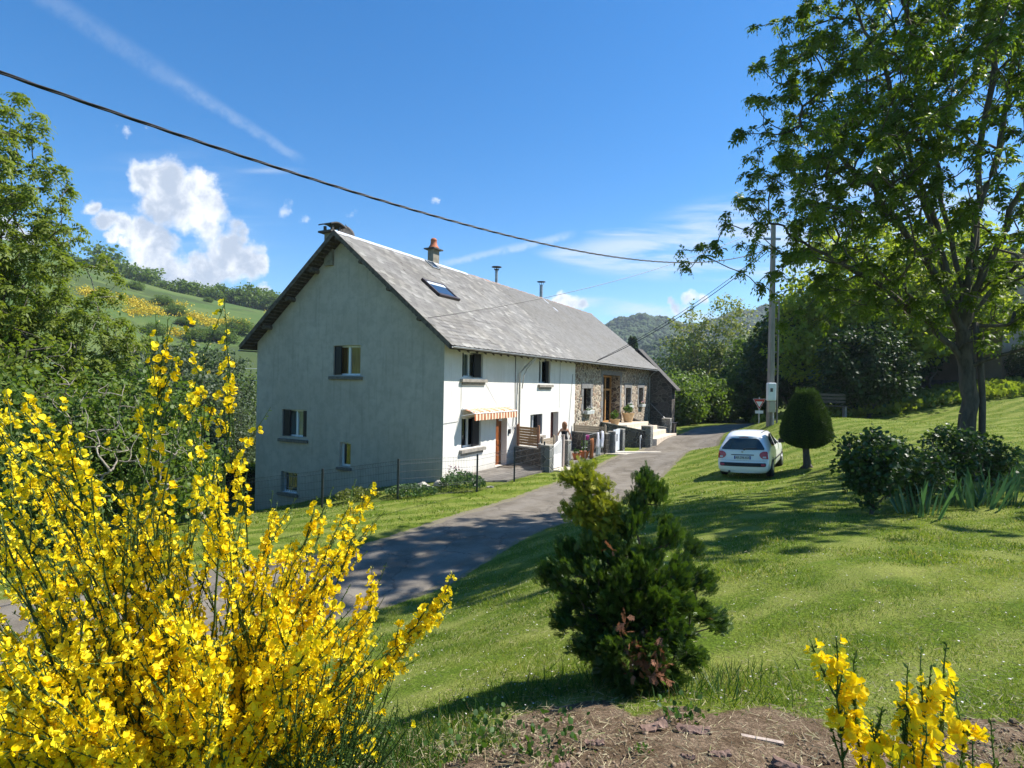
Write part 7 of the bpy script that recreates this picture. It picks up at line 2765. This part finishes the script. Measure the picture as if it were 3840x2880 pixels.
for nm, ii, rep, sz, mt in (('foliage', pd_, 8, .062, m_thuja), ('gold_foliage', pg_, 9, .055, m_thuja_y)):
    c = np.repeat(ii, rep, 0) + rng.normal(size=(len(ii) * rep, 3)) * .022
    if nm == 'foliage':
        d = norm(norm(c - cen) * .9 + np.array([0, 0, .75]) + rng.normal(size=c.shape) * .42)
    else:
        d = norm(np.array([-.35, 0, .5]) + rng.normal(size=c.shape) * .6)
    v = np.repeat(np.clip(rng.random(len(ii)) * .6, 0, 1), rep) + rng.random(len(c)) * .4
    V_, F_, nv = inst(SV, SF, frames(d, rng), c, sz * rng.uniform(.55, 1.25, len(c)))
    np_mesh(nm, V_, F_, mt, thu, np.repeat(v, nv))
# dead brown fronds low in the middle and right
eb = [ell(2410, 2420, 110, 60, TD - .48), ell(2340, 2330, 40, 60, TD - .58), ell(2625, 2450, 16, 50, TD - .1), ell(2285, 2030, 28, 14, TD - .40), ell(2680, 2300, 30, 14, TD - .1), ell(2440, 2500, 110, 40, TD - .40)]
pb = crown_pts(eb, 150, rng, .6)
V_, F_, nv = inst(SV, SF, frames(np.array([0, -.2, -.3]) + rng.normal(size=(len(pb), 3)) * .7, rng), pb, .06 * rng.uniform(.6, 1.3, len(pb)))
np_mesh('dead_foliage', V_, F_, m_brown, thu, np.repeat(rng.random(len(pb)), nv))

thu.scale = (.92, .92, .94)

# ------------------------------------------------------------------ broom bushes
m_bloom = leaf_mat('broom_petal', (.86, .60, .0), (.97, .80, .03), .32, (1.15, 1.15, .5), .5, spec=.2)
m_bud = leaf_mat('broom_bud', (.55, .50, .10), (.75, .70, .25), .3, (1.1, 1.1, .6), .5)
m_bstem = leaf_mat('broom_stem', (.035, .07, .015), (.075, .12, .03), .1, None, .6)
m_bleaf = leaf_mat('broom_leaf', (.05, .10, .02), (.11, .17, .045), .35, (1.5, 1.6, .6), .5)
m_bwood = bark_mat('broom_wood', (.10, .07, .04), (.18, .12, .07), 20)


def flower_base():
    """pea flower: raised banner, two wings, keel; opens towards +y, banner up +z"""
    V_, F_ = [], []

    def grid(fn, nu, nv):
        b = len(V_)
        for j in range(nv + 1):
            for i in range(nu + 1):
                V_.append(fn(i / nu, j / nv))
        for j in range(nv):
            for i in range(nu):
                q = b + j * (nu + 1) + i
                F_.append((q, q + 1, q + nu + 2, q + nu + 1))
    grid(lambda u, v: ((u - .5) * 1.15 * math.sin(math.pi * min(.97, .12 + .8 * v)) ** .7, .18 + .22 * v - .55 * (v ** 2) * .5 + .30 * (2 * u - 1) ** 2, .05 + .80 * v), 4, 3)
    for s_ in (-1, 1):
        grid(lambda u, v, s_=s_: (s_ * (.08 + .24 * math.sin(math.pi * u) ** .8 + .05 * v), .05 + .85 * u, -.05 + (.34 * v - .17) * math.sin(math.pi * (.12 + .8 * u)) - .22 * u), 3, 1)
    grid(lambda u, v: ((v - .5) * .30 * math.sin(math.pi * (.1 + .85 * u)), .05 + .80 * u, -.16 - .34 * math.sin(math.pi * u * .55)), 3, 1)
    return np.array(V_), np.array(F_)


FV, FF = flower_base()
BUDV = np.array([(0, 0, 0), (.16, .45, 0), (0, .45, .16), (-.16, .45, 0), (0, .45, -.16), (0, 1, 0)], float)
BUDF = np.array([(0, 1, 2, 2), (0, 2, 3, 3), (0, 3, 4, 4), (0, 4, 1, 1), (5, 2, 1, 1), (5, 3, 2, 2), (5, 4, 3, 3), (5, 1, 4, 4)])


def broom(name, label, base, tips, seed, fs=.021, dens=1.0, twigs=7, parent_r=.004, baser=.16, lo=.3, spacing=.016, leafn=1.0, tlen=.16, bud=1.0):
    """tips: (point, flower density, flowering start fraction)"""
    rng = np.random.default_rng(seed)
    t_ = thing(name, label, 'broom bush', base)
    B = np.array(base, float)
    segP0, segP1, segR = [], [], []
    fl_p, fl_d, bu_p, bu_d, lf_p, lf_d = [], [], [], [], [], []
    for (tip, den, start) in tips:
        tip = np.array(tip, float)
        b0 = B + np.r_[rng.normal(size=2) * baser * .5, -.03]
        L_ = np.linalg.norm(tip - b0)
        mid = (b0 + tip) / 2 + np.r_[(tip - b0)[:2] * -.10, .10 * L_] * .5 + rng.normal(size=3) * .05 * L_
        ts = np.linspace(0, 1, 26)
        C = ((1 - ts) ** 2)[:, None] * b0 + (2 * ts * (1 - ts))[:, None] * mid + (ts ** 2)[:, None] * tip
        wob = np.cumsum(rng.normal(size=(26, 3)) * .003 * L_, 0)
        wob -= ts[:, None] * wob[-1]
        C = C + wob
        rr_ = .0052 * (1 - ts) ** .8 + .0012
        segP0.append(C[:-1])
        segP1.append(C[1:])
        segR.append(np.c_[rr_[:-1], rr_[1:]])
        twl = [(C, start, den, tip - C[-4])]
        for k_ in range(twigs):
            tt_ = rng.uniform(max(.25, start - .15), .93)
            i = int(tt_ * 25)
            ax = norm(C[min(i + 1, 25)] - C[max(i - 1, 0)])
            dv = norm(ax * 1.0 + rng.normal(size=3) * .42 + np.array([0, 0, .15]))
            tl = tlen * rng.uniform(.5, 1.5) * (1.15 - tt_ * .5)
            s2 = np.linspace(0, 1, 9)
            D2 = C[i] + dv * (s2 * tl)[:, None] + np.array([0, 0, .12]) * (s2 ** 2 * tl)[:, None] + ax * (s2 ** 2 * tl * .25)[:, None]
            r2 = .0022 * (1 - s2) + .0008
            segP0.append(D2[:-1])
            segP1.append(D2[1:])
            segR.append(np.c_[r2[:-1], r2[1:]])
            twl.append((D2, .12, den, dv))
        for (Cc, st_, dn, dv) in twl:
            Lc = np.linalg.norm(np.diff(Cc, axis=0), axis=1)
            cum = np.r_[0, np.cumsum(Lc)]
            tot = cum[-1]
            nf = rng.poisson(dn * dens * tot * (1 - st_) / spacing)
            s_ = st_ + (1 - st_) * rng.random(nf) * .93
            # blossom thins to buds near the tip
            q = np.stack([np.interp(s_ * tot, cum, Cc[:, k2]) for k2 in range(3)], 1)
            ax = norm(np.stack([np.interp(np.minimum(s_ + .05, 1) * tot, cum, Cc[:, k2]) for k2 in range(3)], 1) - q + 1e-6)
            o_ = rng.normal(size=q.shape)
            o_ = norm(o_ - ax * (o_ * ax).sum(1, keepdims=True))
            isb = rng.random(nf) < np.clip((s_ - .72) * 2.2, .10, .8) * bud
            fl_p.append((q + o_ * fs * .35)[~isb])
            fl_d.append((o_ + ax * .35)[~isb])
            bu_p.append((q + o_ * .003)[isb])
            bu_d.append((o_ * .6 + ax * .8)[isb])
            nl = int(tot / .009 * leafn)
            s_ = rng.random(nl)
            q = np.stack([np.interp(s_ * tot, cum, Cc[:, k2]) for k2 in range(3)], 1)
            keep = s_ > .12
            lf_p.append(q[keep])
            o_ = rng.normal(size=q.shape) + ax.mean(0) * 1.2 if len(ax) else rng.normal(size=q.shape)
            lf_d.append(o_[keep])
    p0, p1, rr_ = np.concatenate(segP0), np.concatenate(segP1), np.concatenate(segR)
    tg = norm(p1 - p0)
    up = np.where(np.abs(tg[:, 2:3]) > .95, np.array([[1., 0, 0]]), np.array([[0., 0, 1]]))
    a = norm(np.cross(tg, up))
    b = np.cross(tg, a)
    ang = np.array([0, 2.094, 4.189])
    r0 = p0[:, None] + (a[:, None] * np.cos(ang)[None, :, None] + b[:, None] * np.sin(ang)[None, :, None]) * rr_[:, :1, None]
    r1 = p1[:, None] + (a[:, None] * np.cos(ang)[None, :, None] + b[:, None] * np.sin(ang)[None, :, None]) * rr_[:, 1:, None]
    V_ = np.concatenate([r0, r1], 1).reshape(-1, 3) - B
    F_ = (np.arange(len(p0)) * 6)[:, None, None] + np.array([(0, 1, 4, 3), (1, 2, 5, 4), (2, 0, 3, 5)])[None]
    np_mesh('stems', V_, F_.reshape(-1, 4), m_bstem, t_, np.repeat(rng.random(len(p0)), 6))
    fp, fd = np.concatenate(fl_p), np.concatenate(fl_d)
    n_ = len(fp)
    R_ = frames(fd, rng, .45, up=np.array([[0, 0, 1.]]) + 0 * fd)
    V_, F_, nv = inst(FV, FF, R_, fp - B, fs * rng.uniform(.62, 1.12, n_))
    np_mesh('blossom', V_, F_, m_bloom, t_, np.repeat(rng.random(n_), nv), True)
    bp, bd_ = np.concatenate(bu_p), np.concatenate(bu_d)
    if len(bp) > 400:
        V_, F_, nv = inst(BUDV, BUDF, frames(bd_, rng), bp - B, fs * rng.uniform(.35, .75, len(bp)))
        np_mesh('buds', V_, F_, m_bud, t_, np.repeat(rng.random(len(bp)), nv))
    lp, ld = np.concatenate(lf_p), np.concatenate(lf_d)
    V_, F_, nv = inst(KITE_V, KITE_F, frames(ld, rng), lp - B, np.stack([np.full(len(lp), .0045), np.full(len(lp), .011), np.full(len(lp), .01)], 1) * rng.uniform(.6, 1.4, (len(lp), 1)))
    np_mesh('leaves', V_, F_, m_bleaf, t_, np.repeat(rng.random(len(lp)), nv))
    return t_, n_


rng = np.random.default_rng(300)
dsp = 3840 / 2212.
ENV = [(-120, 790), (0, 820), (60, 900), (120, 960), (180, 970), (260, 1060), (300, 1010), (340, 1000), (380, 960), (430, 930), (480, 1000), (520, 1040), (600, 1090), (640, 1085), (700, 1060), (740, 1060), (770, 1056), (825, 1062), (838, 1130), (845, 1260), (850, 1400), (860, 1480)]
tips = []
for k_ in range(140):
    x = rng.uniform(-120, 850)
    ytop = np.interp(x, [e[0] for e in ENV], [e[1] for e in ENV])
    y = ytop + (rng.random() ** 1.5) * (1560 - ytop)
    D_ = rng.uniform(1.75, 2.8) if y < 1250 else rng.uniform(1.45, 2.4)
    den = .95 if y > 1180 else .62
    if x < 420 and y < 1120:
        den = .42
    if 480 < x < 620:
        den *= .7
    if 250 < x < 600 and y < 1260:
        den *= .6
    if x > 480 and y > 1330:
        den *= .55
    tips.append((at(x * dsp, y * dsp, D_), den, .42 if x < 480 else .56))
for (x, y, D_, den, st_) in [(486, 655, 2.0, .5, .72), (372, 700, 1.95, .45, .76), (484, 618, 2.0, .5, .7), (470, 760, 2.0, .5, .6), (362, 690, 1.95, .55, .62), (440, 800, 2.0, .45, .6), (400, 850, 1.9, .6, .55), (5, 800, 1.8, .9, .5), (40, 850, 1.9, .8, .5), (990, 1272, 2.1, 1.3, .62), (960, 1290, 2.1, 1.3, .66), (890, 1385, 2.0, .9, .55), (880, 1420, 2.0, .7, .5),
                             (830, 1400, 1.9, .9, .5), (800, 1045, 2.3, 1.1, .5), (770, 1035, 2.35, 1.1, .5), (720, 1050, 2.3, 1.1, .5), (835, 1215, 2.2, 1.3, .5), (830, 1290, 2.1, 1.2, .5), (640, 1075, 2.4, .8, .5), (280, 1010, 1.9, .5, .5), (235, 915, 1.85, .5, .5), (160, 900, 1.8, .6, .5), (590, 1060, 2.4, .8, .5),
                             (500, 970, 2.2, .7, .5), (310, 960, 2.0, .5, .5)]:
    tips.append((at(x * dsp, y * dsp, D_), den, st_))
for k_ in range(34):
    tips.append((at(rng.uniform(-220, 330) * dsp, rng.uniform(1330, 1640) * dsp, rng.uniform(1.45, 1.95)), 1.0, .25))
BB = (-1.05, 2.05, z1(-1.05, 2.05))
bt, nfl = broom('broom_bush', 'huge yellow-flowered broom bush filling the lower left foreground', BB, tips, 301, .0225, 1.05, 9, baser=.42, spacing=.016)
# bare wiry green stems at its right foot
tips = []
for k_ in range(80):
    tips.append((at(rng.uniform(560, 860) * dsp, rng.uniform(1430, 1700) * dsp, rng.uniform(1.6, 2.2)), .04, .7))
broom('broom_shoots', 'wiry dark green flowerless broom shoots at the right foot of the big bush', (-.72, 1.95, z1(-.72, 1.95) - .25), tips, 302, .02, 1, 6, baser=.25)
for i in range(3):
    pass
# woody base stems of the big bush
wd = MB()
for k_ in range(7):
    a_ = k_ * .9
    wd.tube([(.1 * math.cos(a_), .1 * math.sin(a_), -.1), (.16 * math.cos(a_), .14 * math.sin(a_), .25), (.32 * math.cos(a_) + .05, .24 * math.sin(a_), .62)], [.016, .012, .007], 6)
wd.build('woody_stems', m_bwood, bt)
# small broom at the lower right
tips = []
S2 = [(1805, 1375, 1.2, .9, .9), (1850, 1405, 1.2, 1.2, .88), (1990, 1395, 1.15, 1.4, .35), (2045, 1390, 1.15, 1.4, .4), (1960, 1440, 1.1, 1.4, .35), (2060, 1480, 1.1, 1.2, .35), (1905, 1530, 1.1, .6, .55), (1880, 1560, 1.12, .5, .6), (2140, 1560, 1.05, .8, .5),
      (2100, 1600, 1.05, 1.2, .3), (2000, 1560, 1.05, 1.4, .3), (1930, 1610, 1.05, 1.2, .3), (2205, 1650, 1.05, .8, .5), (2160, 1650, 1.02, 1.0, .4), (1960, 1530, 1.1, 1.3, .35), (2030, 1620, 1.0, 1.2, .2), (2080, 1650, 1.0, 1.2, .2)]
for (x, y, D_, den, st_) in S2:
    tips.append((at(x * dsp, y * dsp, D_), den * .8, st_))
# keep the sprig ends in flower where the photo shows single blossoms
b3 = (at(2010 * dsp, 1800 * dsp, 1.12))
broom('broom_bush', 'small yellow broom plant in the lower right corner on the bare soil', (b3[0], b3[1], z1(b3[0], b3[1])), tips, 303, .024, 1.25, 6, baser=.08, lo=.3, tlen=.085, bud=.35, leafn=2.2)

# ------------------------------------------------------------------ grass, soil litter
def blades(name, label, n_, xr, yr, hgt, wd_, seed, mat, keep=None, lean=.55, cone=True):
    rng = np.random.default_rng(seed)
    y = rng.uniform(yr[0] ** .5, yr[1] ** .5, n_) ** 2
    if cone:
        x = y * rng.uniform(xr[0], xr[1], n_)
    else:
        x = rng.uniform(xr[0], xr[1], n_)
    k_ = np.ones(n_, bool)
    rd = road_d(x, y)
    k_ &= rd > rng.uniform(-.1, .35, n_)
    dwv = dirt_w(x, y)
    k_ &= dwv < rng.random(n_) * .9 + .04
    # keep off the paved yard and out of the house
    o_ = (x - HC[0]) * .883 - (y - HC[1]) * .469
    s_ = (x - HC[0]) * .469 + (y - HC[1]) * .883
    k_ &= ~((o_ < 2.15) & (o_ > -10.2) & (s_ > -.1) & (s_ < 13))
    k_ &= ~((o_ < 2.45) & (o_ > -10.2) & (s_ > 12) & (s_ < 14.4))
    k_ &= ~((o_ < 2.6) & (o_ > 0) & (s_ > 17.2) & (s_ < 25.6))
    k_ &= ~((o_ < 0) & (o_ > -10.2) & (s_ > 12) & (s_ < 31))
    if keep is not None:
        k_ &= keep(x, y, rng)
    x, y, = x[k_], y[k_]
    m_ = len(x)
    z = zt(x, y)
    p = np.c_[x, y, z - .004]
    clump = .6 + .5 * np.sin(x * 3.1 + np.sin(y * 4.3)) * np.sin(y * 2.7 + 1.3)
    clump = np.clip(clump, .25, 1.2)
    d = np.c_[rng.normal(size=(m_, 2)) * lean, np.ones(m_)]
    S_ = np.stack([np.full(m_, wd_), hgt * clump, hgt * clump], 1) * rng.uniform(.5, 1.35, (m_, 1))
    V_, F_, nv = inst(BLADE_V[[0, 1, 2, 3, 4]], BLADE_F, frames(d, rng), p, S_)
    tone = np.clip(.42 + .3 * np.sin(x * 1.3 + y * .7) * np.sin(y * 1.1 - x * .4) + .22 * np.sin(x * 5.3 + 2 * np.sin(y * 3.7)) * np.sin(y * 6.1 + x) + rng.normal(size=m_) * .24, 0, 1)
    tone = np.where(rng.random(m_) < .10, 1.0, tone * .92)
    return tag(np_mesh(name, V_, F_, mat, None, np.repeat(tone, nv)), label, 'grass', None, 'stuff')


m_gr = leaf_mat('grass_blade', (.085, .15, .014), (.225, .28, .038), .35, (1.5, 1.5, .6), .5, cc=(.36, .32, .15), spec=.3)
blades('grass', 'short mown lawn grass in the foreground', 150000, (-.95, 1.0), (1.6, 6.5), .052, .0042, 400, m_gr)
blades('grass', 'mown lawn grass further off', 150000, (-.95, 1.0), (6.5, 15), .055, .0095, 401, m_gr)
blades('grass', 'mown lawn grass in the distance', 110000, (-.8, 1.0), (15, 40), .07, .024, 402, m_gr, lean=.7)
m_gr2 = leaf_mat('weed_blade', (.030, .075, .014), (.075, .145, .03), .3, (1.5, 1.6, .6), .5, cc=(.18, .14, .07))


def near_thuja(x, y, rng):
    w_ = np.exp(-(((x - bx0 + .15) / .62) ** 2 + ((y - by0 + .1) / .38) ** 2))
    w2 = np.exp(-(((x + .55) / .55) ** 2 + ((y - 2.9) / .5) ** 2))
    return rng.random(len(x)) < np.maximum(w_, w2 * .8) * 1.2


blades('tall_grass', 'longer weedy grass round the foot of the thuja', 42000, (-.75, .75), (2.2, 5.2), .15, .006, 403, m_gr2, near_thuja, .45)
m_straw = leaf_mat('straw', (.30, .24, .13), (.48, .42, .26), .2, (1.1, 1.1, .9), .8, cc=(.20, .25, .08))
rng = np.random.default_rng(410)
n_ = 34000
y = rng.uniform(1.5 ** .5, 10.0 ** .5, n_) ** 2
x = y * rng.uniform(-.5, 1.0, n_)
wk = np.exp(-((y - 2.9) / .9) ** 2)
kp = (rng.random(n_) < .38 + .62 * wk) & (road_d(x, y) > .1)
x, y = x[kp], y[kp]
n_ = len(x)
p = np.c_[x, y, zt(x, y) + rng.uniform(.002, .03, n_)]
d = np.c_[rng.normal(size=(n_, 2)), rng.normal(size=n_) * .22]
S_ = np.stack([rng.uniform(.002, .0045, n_), rng.uniform(.02, .085, n_), rng.uniform(.02, .06, n_)], 1)
V_, F_, nv = inst(BLADE_V, BLADE_F, frames(d, rng), p, S_)
tag(np_mesh('straw_litter', V_, F_, m_straw, None, np.repeat(rng.random(n_), nv)), 'dry grass clippings and straw scattered over soil and lawn', 'straw', None, 'stuff')
# clods
n_ = 5200
y = rng.uniform(1.4, 3.6, n_)
x = rng.uniform(-.9, 2.9, n_)
kp = dirt_w(x, y) > rng.random(n_) * .9
x, y = x[kp], y[kp]
n_ = len(x)
sz = rng.uniform(.002, .009, n_) * (1 + 1.2 * (rng.random(n_) > .97))
p = np.c_[x, y, zt(x, y) + sz * .3]
V_, F_, nv = inst(Vj, BF, frames(rng.normal(size=(n_, 3)), rng), p, np.stack([sz * 1.3, sz, sz * .8], 1))
tag(np_mesh('soil_clods', V_, F_, leaf_mat('soil_crumb', (.13, .09, .055), (.31, .23, .16), 0.0, None, .95), None, np.repeat(rng.random(n_), nv)), 'crumbly brown clods of dug soil', 'soil', None, 'stuff')
n_ = 900
y = rng.uniform(3.2 ** .5, 18 ** .5, n_) ** 2
x = y * rng.uniform(-.3, .9, n_)
kp = (road_d(x, y) > .4) & (dirt_w(x, y) < .2)
x, y = x[kp], y[kp]
p = np.c_[x, y, zt(x, y) + .035]
n_ = len(x)
V_, F_, nv = inst(KITE_V, KITE_F, frames(np.c_[rng.normal(size=(n_, 2)), rng.normal(size=n_) * .2], rng, .1, up=np.array([[0, 0, 1.]]) + np.zeros((n_, 3))), p, .014 * rng.uniform(.6, 1.3, n_))
tag(np_mesh('daisies', V_, F_, m_flw, None, np.repeat(rng.random(n_), nv)), 'tiny white daisies dotted over the lawn', 'daisies', None, 'stuff')
# flat weeds
for i, (px, py, D_, n_, lab) in enumerate([(2400, 2760, 2.66, 26, 'tiny green seedling tuft in the middle of the bare soil'), (2150, 2660, 2.75, 40, 'grass tuft at the shaded edge of the bare soil'), (2020, 2720, 2.6, 60, 'round-leaved weed at the left edge of the soil'),
                                       (1760, 2680, 2.75, 70, 'broad-leaved dark weed left of the bare soil'), (1840, 2620, 3.0, 60, 'upright dark weed on the lawn edge in the thuja shadow'), (2560, 2600, 3.1, 70, 'leafy weed right of the thuja foot')]):
    X0, Y0 = at(px, py, D_)[:2]
    rng = np.random.default_rng(420 + i)
    t_ = thing('weed', lab, 'weed', (X0, Y0, zg(X0, Y0)))
    r_ = .05 if i == 0 else .11
    p = np.c_[rng.normal(size=(n_, 2)) * r_ * .6, np.abs(rng.normal(size=n_)) * r_ * .6]
    d = np.c_[p[:, :2] * 8 + rng.normal(size=(n_, 2)) * .5, np.full(n_, .8)]
    V_, F_, nv = inst(LEAF_V, LEAF_F, frames(d, rng), p, (.018 if i == 0 else .028) * rng.uniform(.6, 1.4, n_))
    np_mesh('leaves', V_, F_, m_gr2, t_, np.repeat(rng.random(n_), nv))

# bark slabs and sticks lying on the soil
m_barkp = mix_mat('bark_piece', (.16, .10, .075), (.28, .19, .15), 10, .95, .8, 30, bdist=.01)
m_stick = mix_mat('grey_stick', (.46, .38, .32), (.36, .29, .24), 10, .9, .5, 30, stretch=(3, 3, 1))
PIECES = [(2450, 2640, 2.98, .15, .05, 20, 'curled bark slab below the thuja, half in its shadow'), (2600, 2640, 2.95, .16, .055, -12, 'long dark bark slab right of the curled one'), (2700, 2720, 2.65, .09, .035, 0, 'small dark bark flake in the middle of the soil'),
          (2860, 2665, 2.85, .19, .022, -18, None), (2960, 2740, 2.55, .13, .06, -45, 'large dark bark slab beside the pale stick'), (3060, 2770, 2.45, .11, .085, -50, 'squarish brown bark slab near the right edge of the soil'),
          (2930, 2785, 2.45, .15, .04, -30, 'pale greyish bark strip below the dark slab'), (2230, 2680, 2.75, .09, .03, -5, 'grey bark sliver in the shade at the left'), (1830, 2790, 2.42, .12, .05, 10, 'pale bark slab at the left end of the soil'),
          (1950, 2840, 2.35, .08, .03, 30, 'dark bark curl near the bottom edge of the soil'), (2110, 2780, 2.5, .07, .03, 15, 'thin brown flake left of the seedling'), (2580, 2760, 2.6, .06, .02, -20, 'narrow flake right of the seedling'), (2480, 2620, 3.05, .06, .05, 60, 'upright crumpled piece of bark at the thuja foot')]
for i, (px, py, D_, L_, w_, rz, lab) in enumerate(PIECES):
    X0, Y0 = at(px, py, D_)[:2]
    rng = np.random.default_rng(440 + i)
    m_ = MB()
    stick = lab is None
    nu, nv2 = 9, 4
    vs = []
    for s_ in (0, 1):
        for a_ in range(nu + 1):
            for b_ in range(nv2 + 1):
                u, v = a_ / nu - .5, b_ / nv2 - .5
                ed = 1 + .16 * math.sin(a_ * 2.1 + i) + .12 * rng.normal() * (0 if stick else 1)
                x_ = u * L_ + (0 if stick else .05 * L_ * math.sin(b_ * 3 + i))
                y_ = v * w_ * (1 if stick else ed)
                z_ = .012 + (0 if stick else .30 * w_ * (1 - 4 * v * v) + .10 * L_ * (u + .2) ** 2) + (.008 if s_ else 0) + (.003 * rng.normal() if s_ and not stick else 0)
                vs.append((x_, y_, z_))
    nn2 = (nu + 1) * (nv2 + 1)
    q = lambda s_, a_, b_: s_ * nn2 + a_ * (nv2 + 1) + b_
    fs = []
    for a_ in range(nu):
        for b_ in range(nv2):
            fs.append((q(1, a_, b_), q(1, a_ + 1, b_), q(1, a_ + 1, b_ + 1), q(1, a_, b_ + 1)))
            fs.append((q(0, a_, b_ + 1), q(0, a_ + 1, b_ + 1), q(0, a_ + 1, b_), q(0, a_, b_)))
    for a_ in range(nu):
        fs.append((q(0, a_, 0), q(0, a_ + 1, 0), q(1, a_ + 1, 0), q(1, a_, 0)))
        fs.append((q(1, a_, nv2), q(1, a_ + 1, nv2), q(0, a_ + 1, nv2), q(0, a_, nv2)))
    for b_ in range(nv2):
        fs.append((q(1, 0, b_), q(1, 0, b_ + 1), q(0, 0, b_ + 1), q(0, 0, b_)))
        fs.append((q(0, nu, b_), q(0, nu, b_ + 1), q(1, nu, b_ + 1), q(1, nu, b_)))
    m_.add(vs, fs)
    nm_ = 'stick' if stick else 'bark_piece'
    o_ = m_.build(nm_, m_stick if stick else m_barkp)
    o_.location = (X0, Y0, zg(X0, Y0) + .002)
    o_.rotation_euler = (0, 0, rad(rz))
    tag(o_, lab or 'flat pale weathered stick lying across the edge of the soil', 'stick' if stick else 'bark', 'bark and sticks on the bare soil')

# ------------------------------------------------------------------ air
hz = MB().box(-1500, -60, -60, 1500, 1200, 175).build('haze', None)
m_hz = bpy.data.materials.new('haze')
m_hz.use_nodes = True
T = NT(m_hz.node_tree)
T.n.clear()
out = T.node('ShaderNodeOutputMaterial')
pv = T.node('ShaderNodeVolumePrincipled')
pv.inputs['Color'].default_value = (.80, .90, 1, 1)
pv.inputs['Density'].default_value = .00022
pv.inputs['Anisotropy'].default_value = .2
T.l.new(pv.outputs[0], out.inputs['Volume'])
hz.data.materials.clear()
hz.data.materials.append(m_hz)
tag(hz, 'thin bluish summer haze over the valley', 'haze', None, 'stuff')
SC.cycles.volume_bounces = 0
SC.cycles.max_bounces = 8
SC.cycles.transparent_max_bounces = 16
SC.cycles.volume_step_rate = 4
print('flowers', nfl)
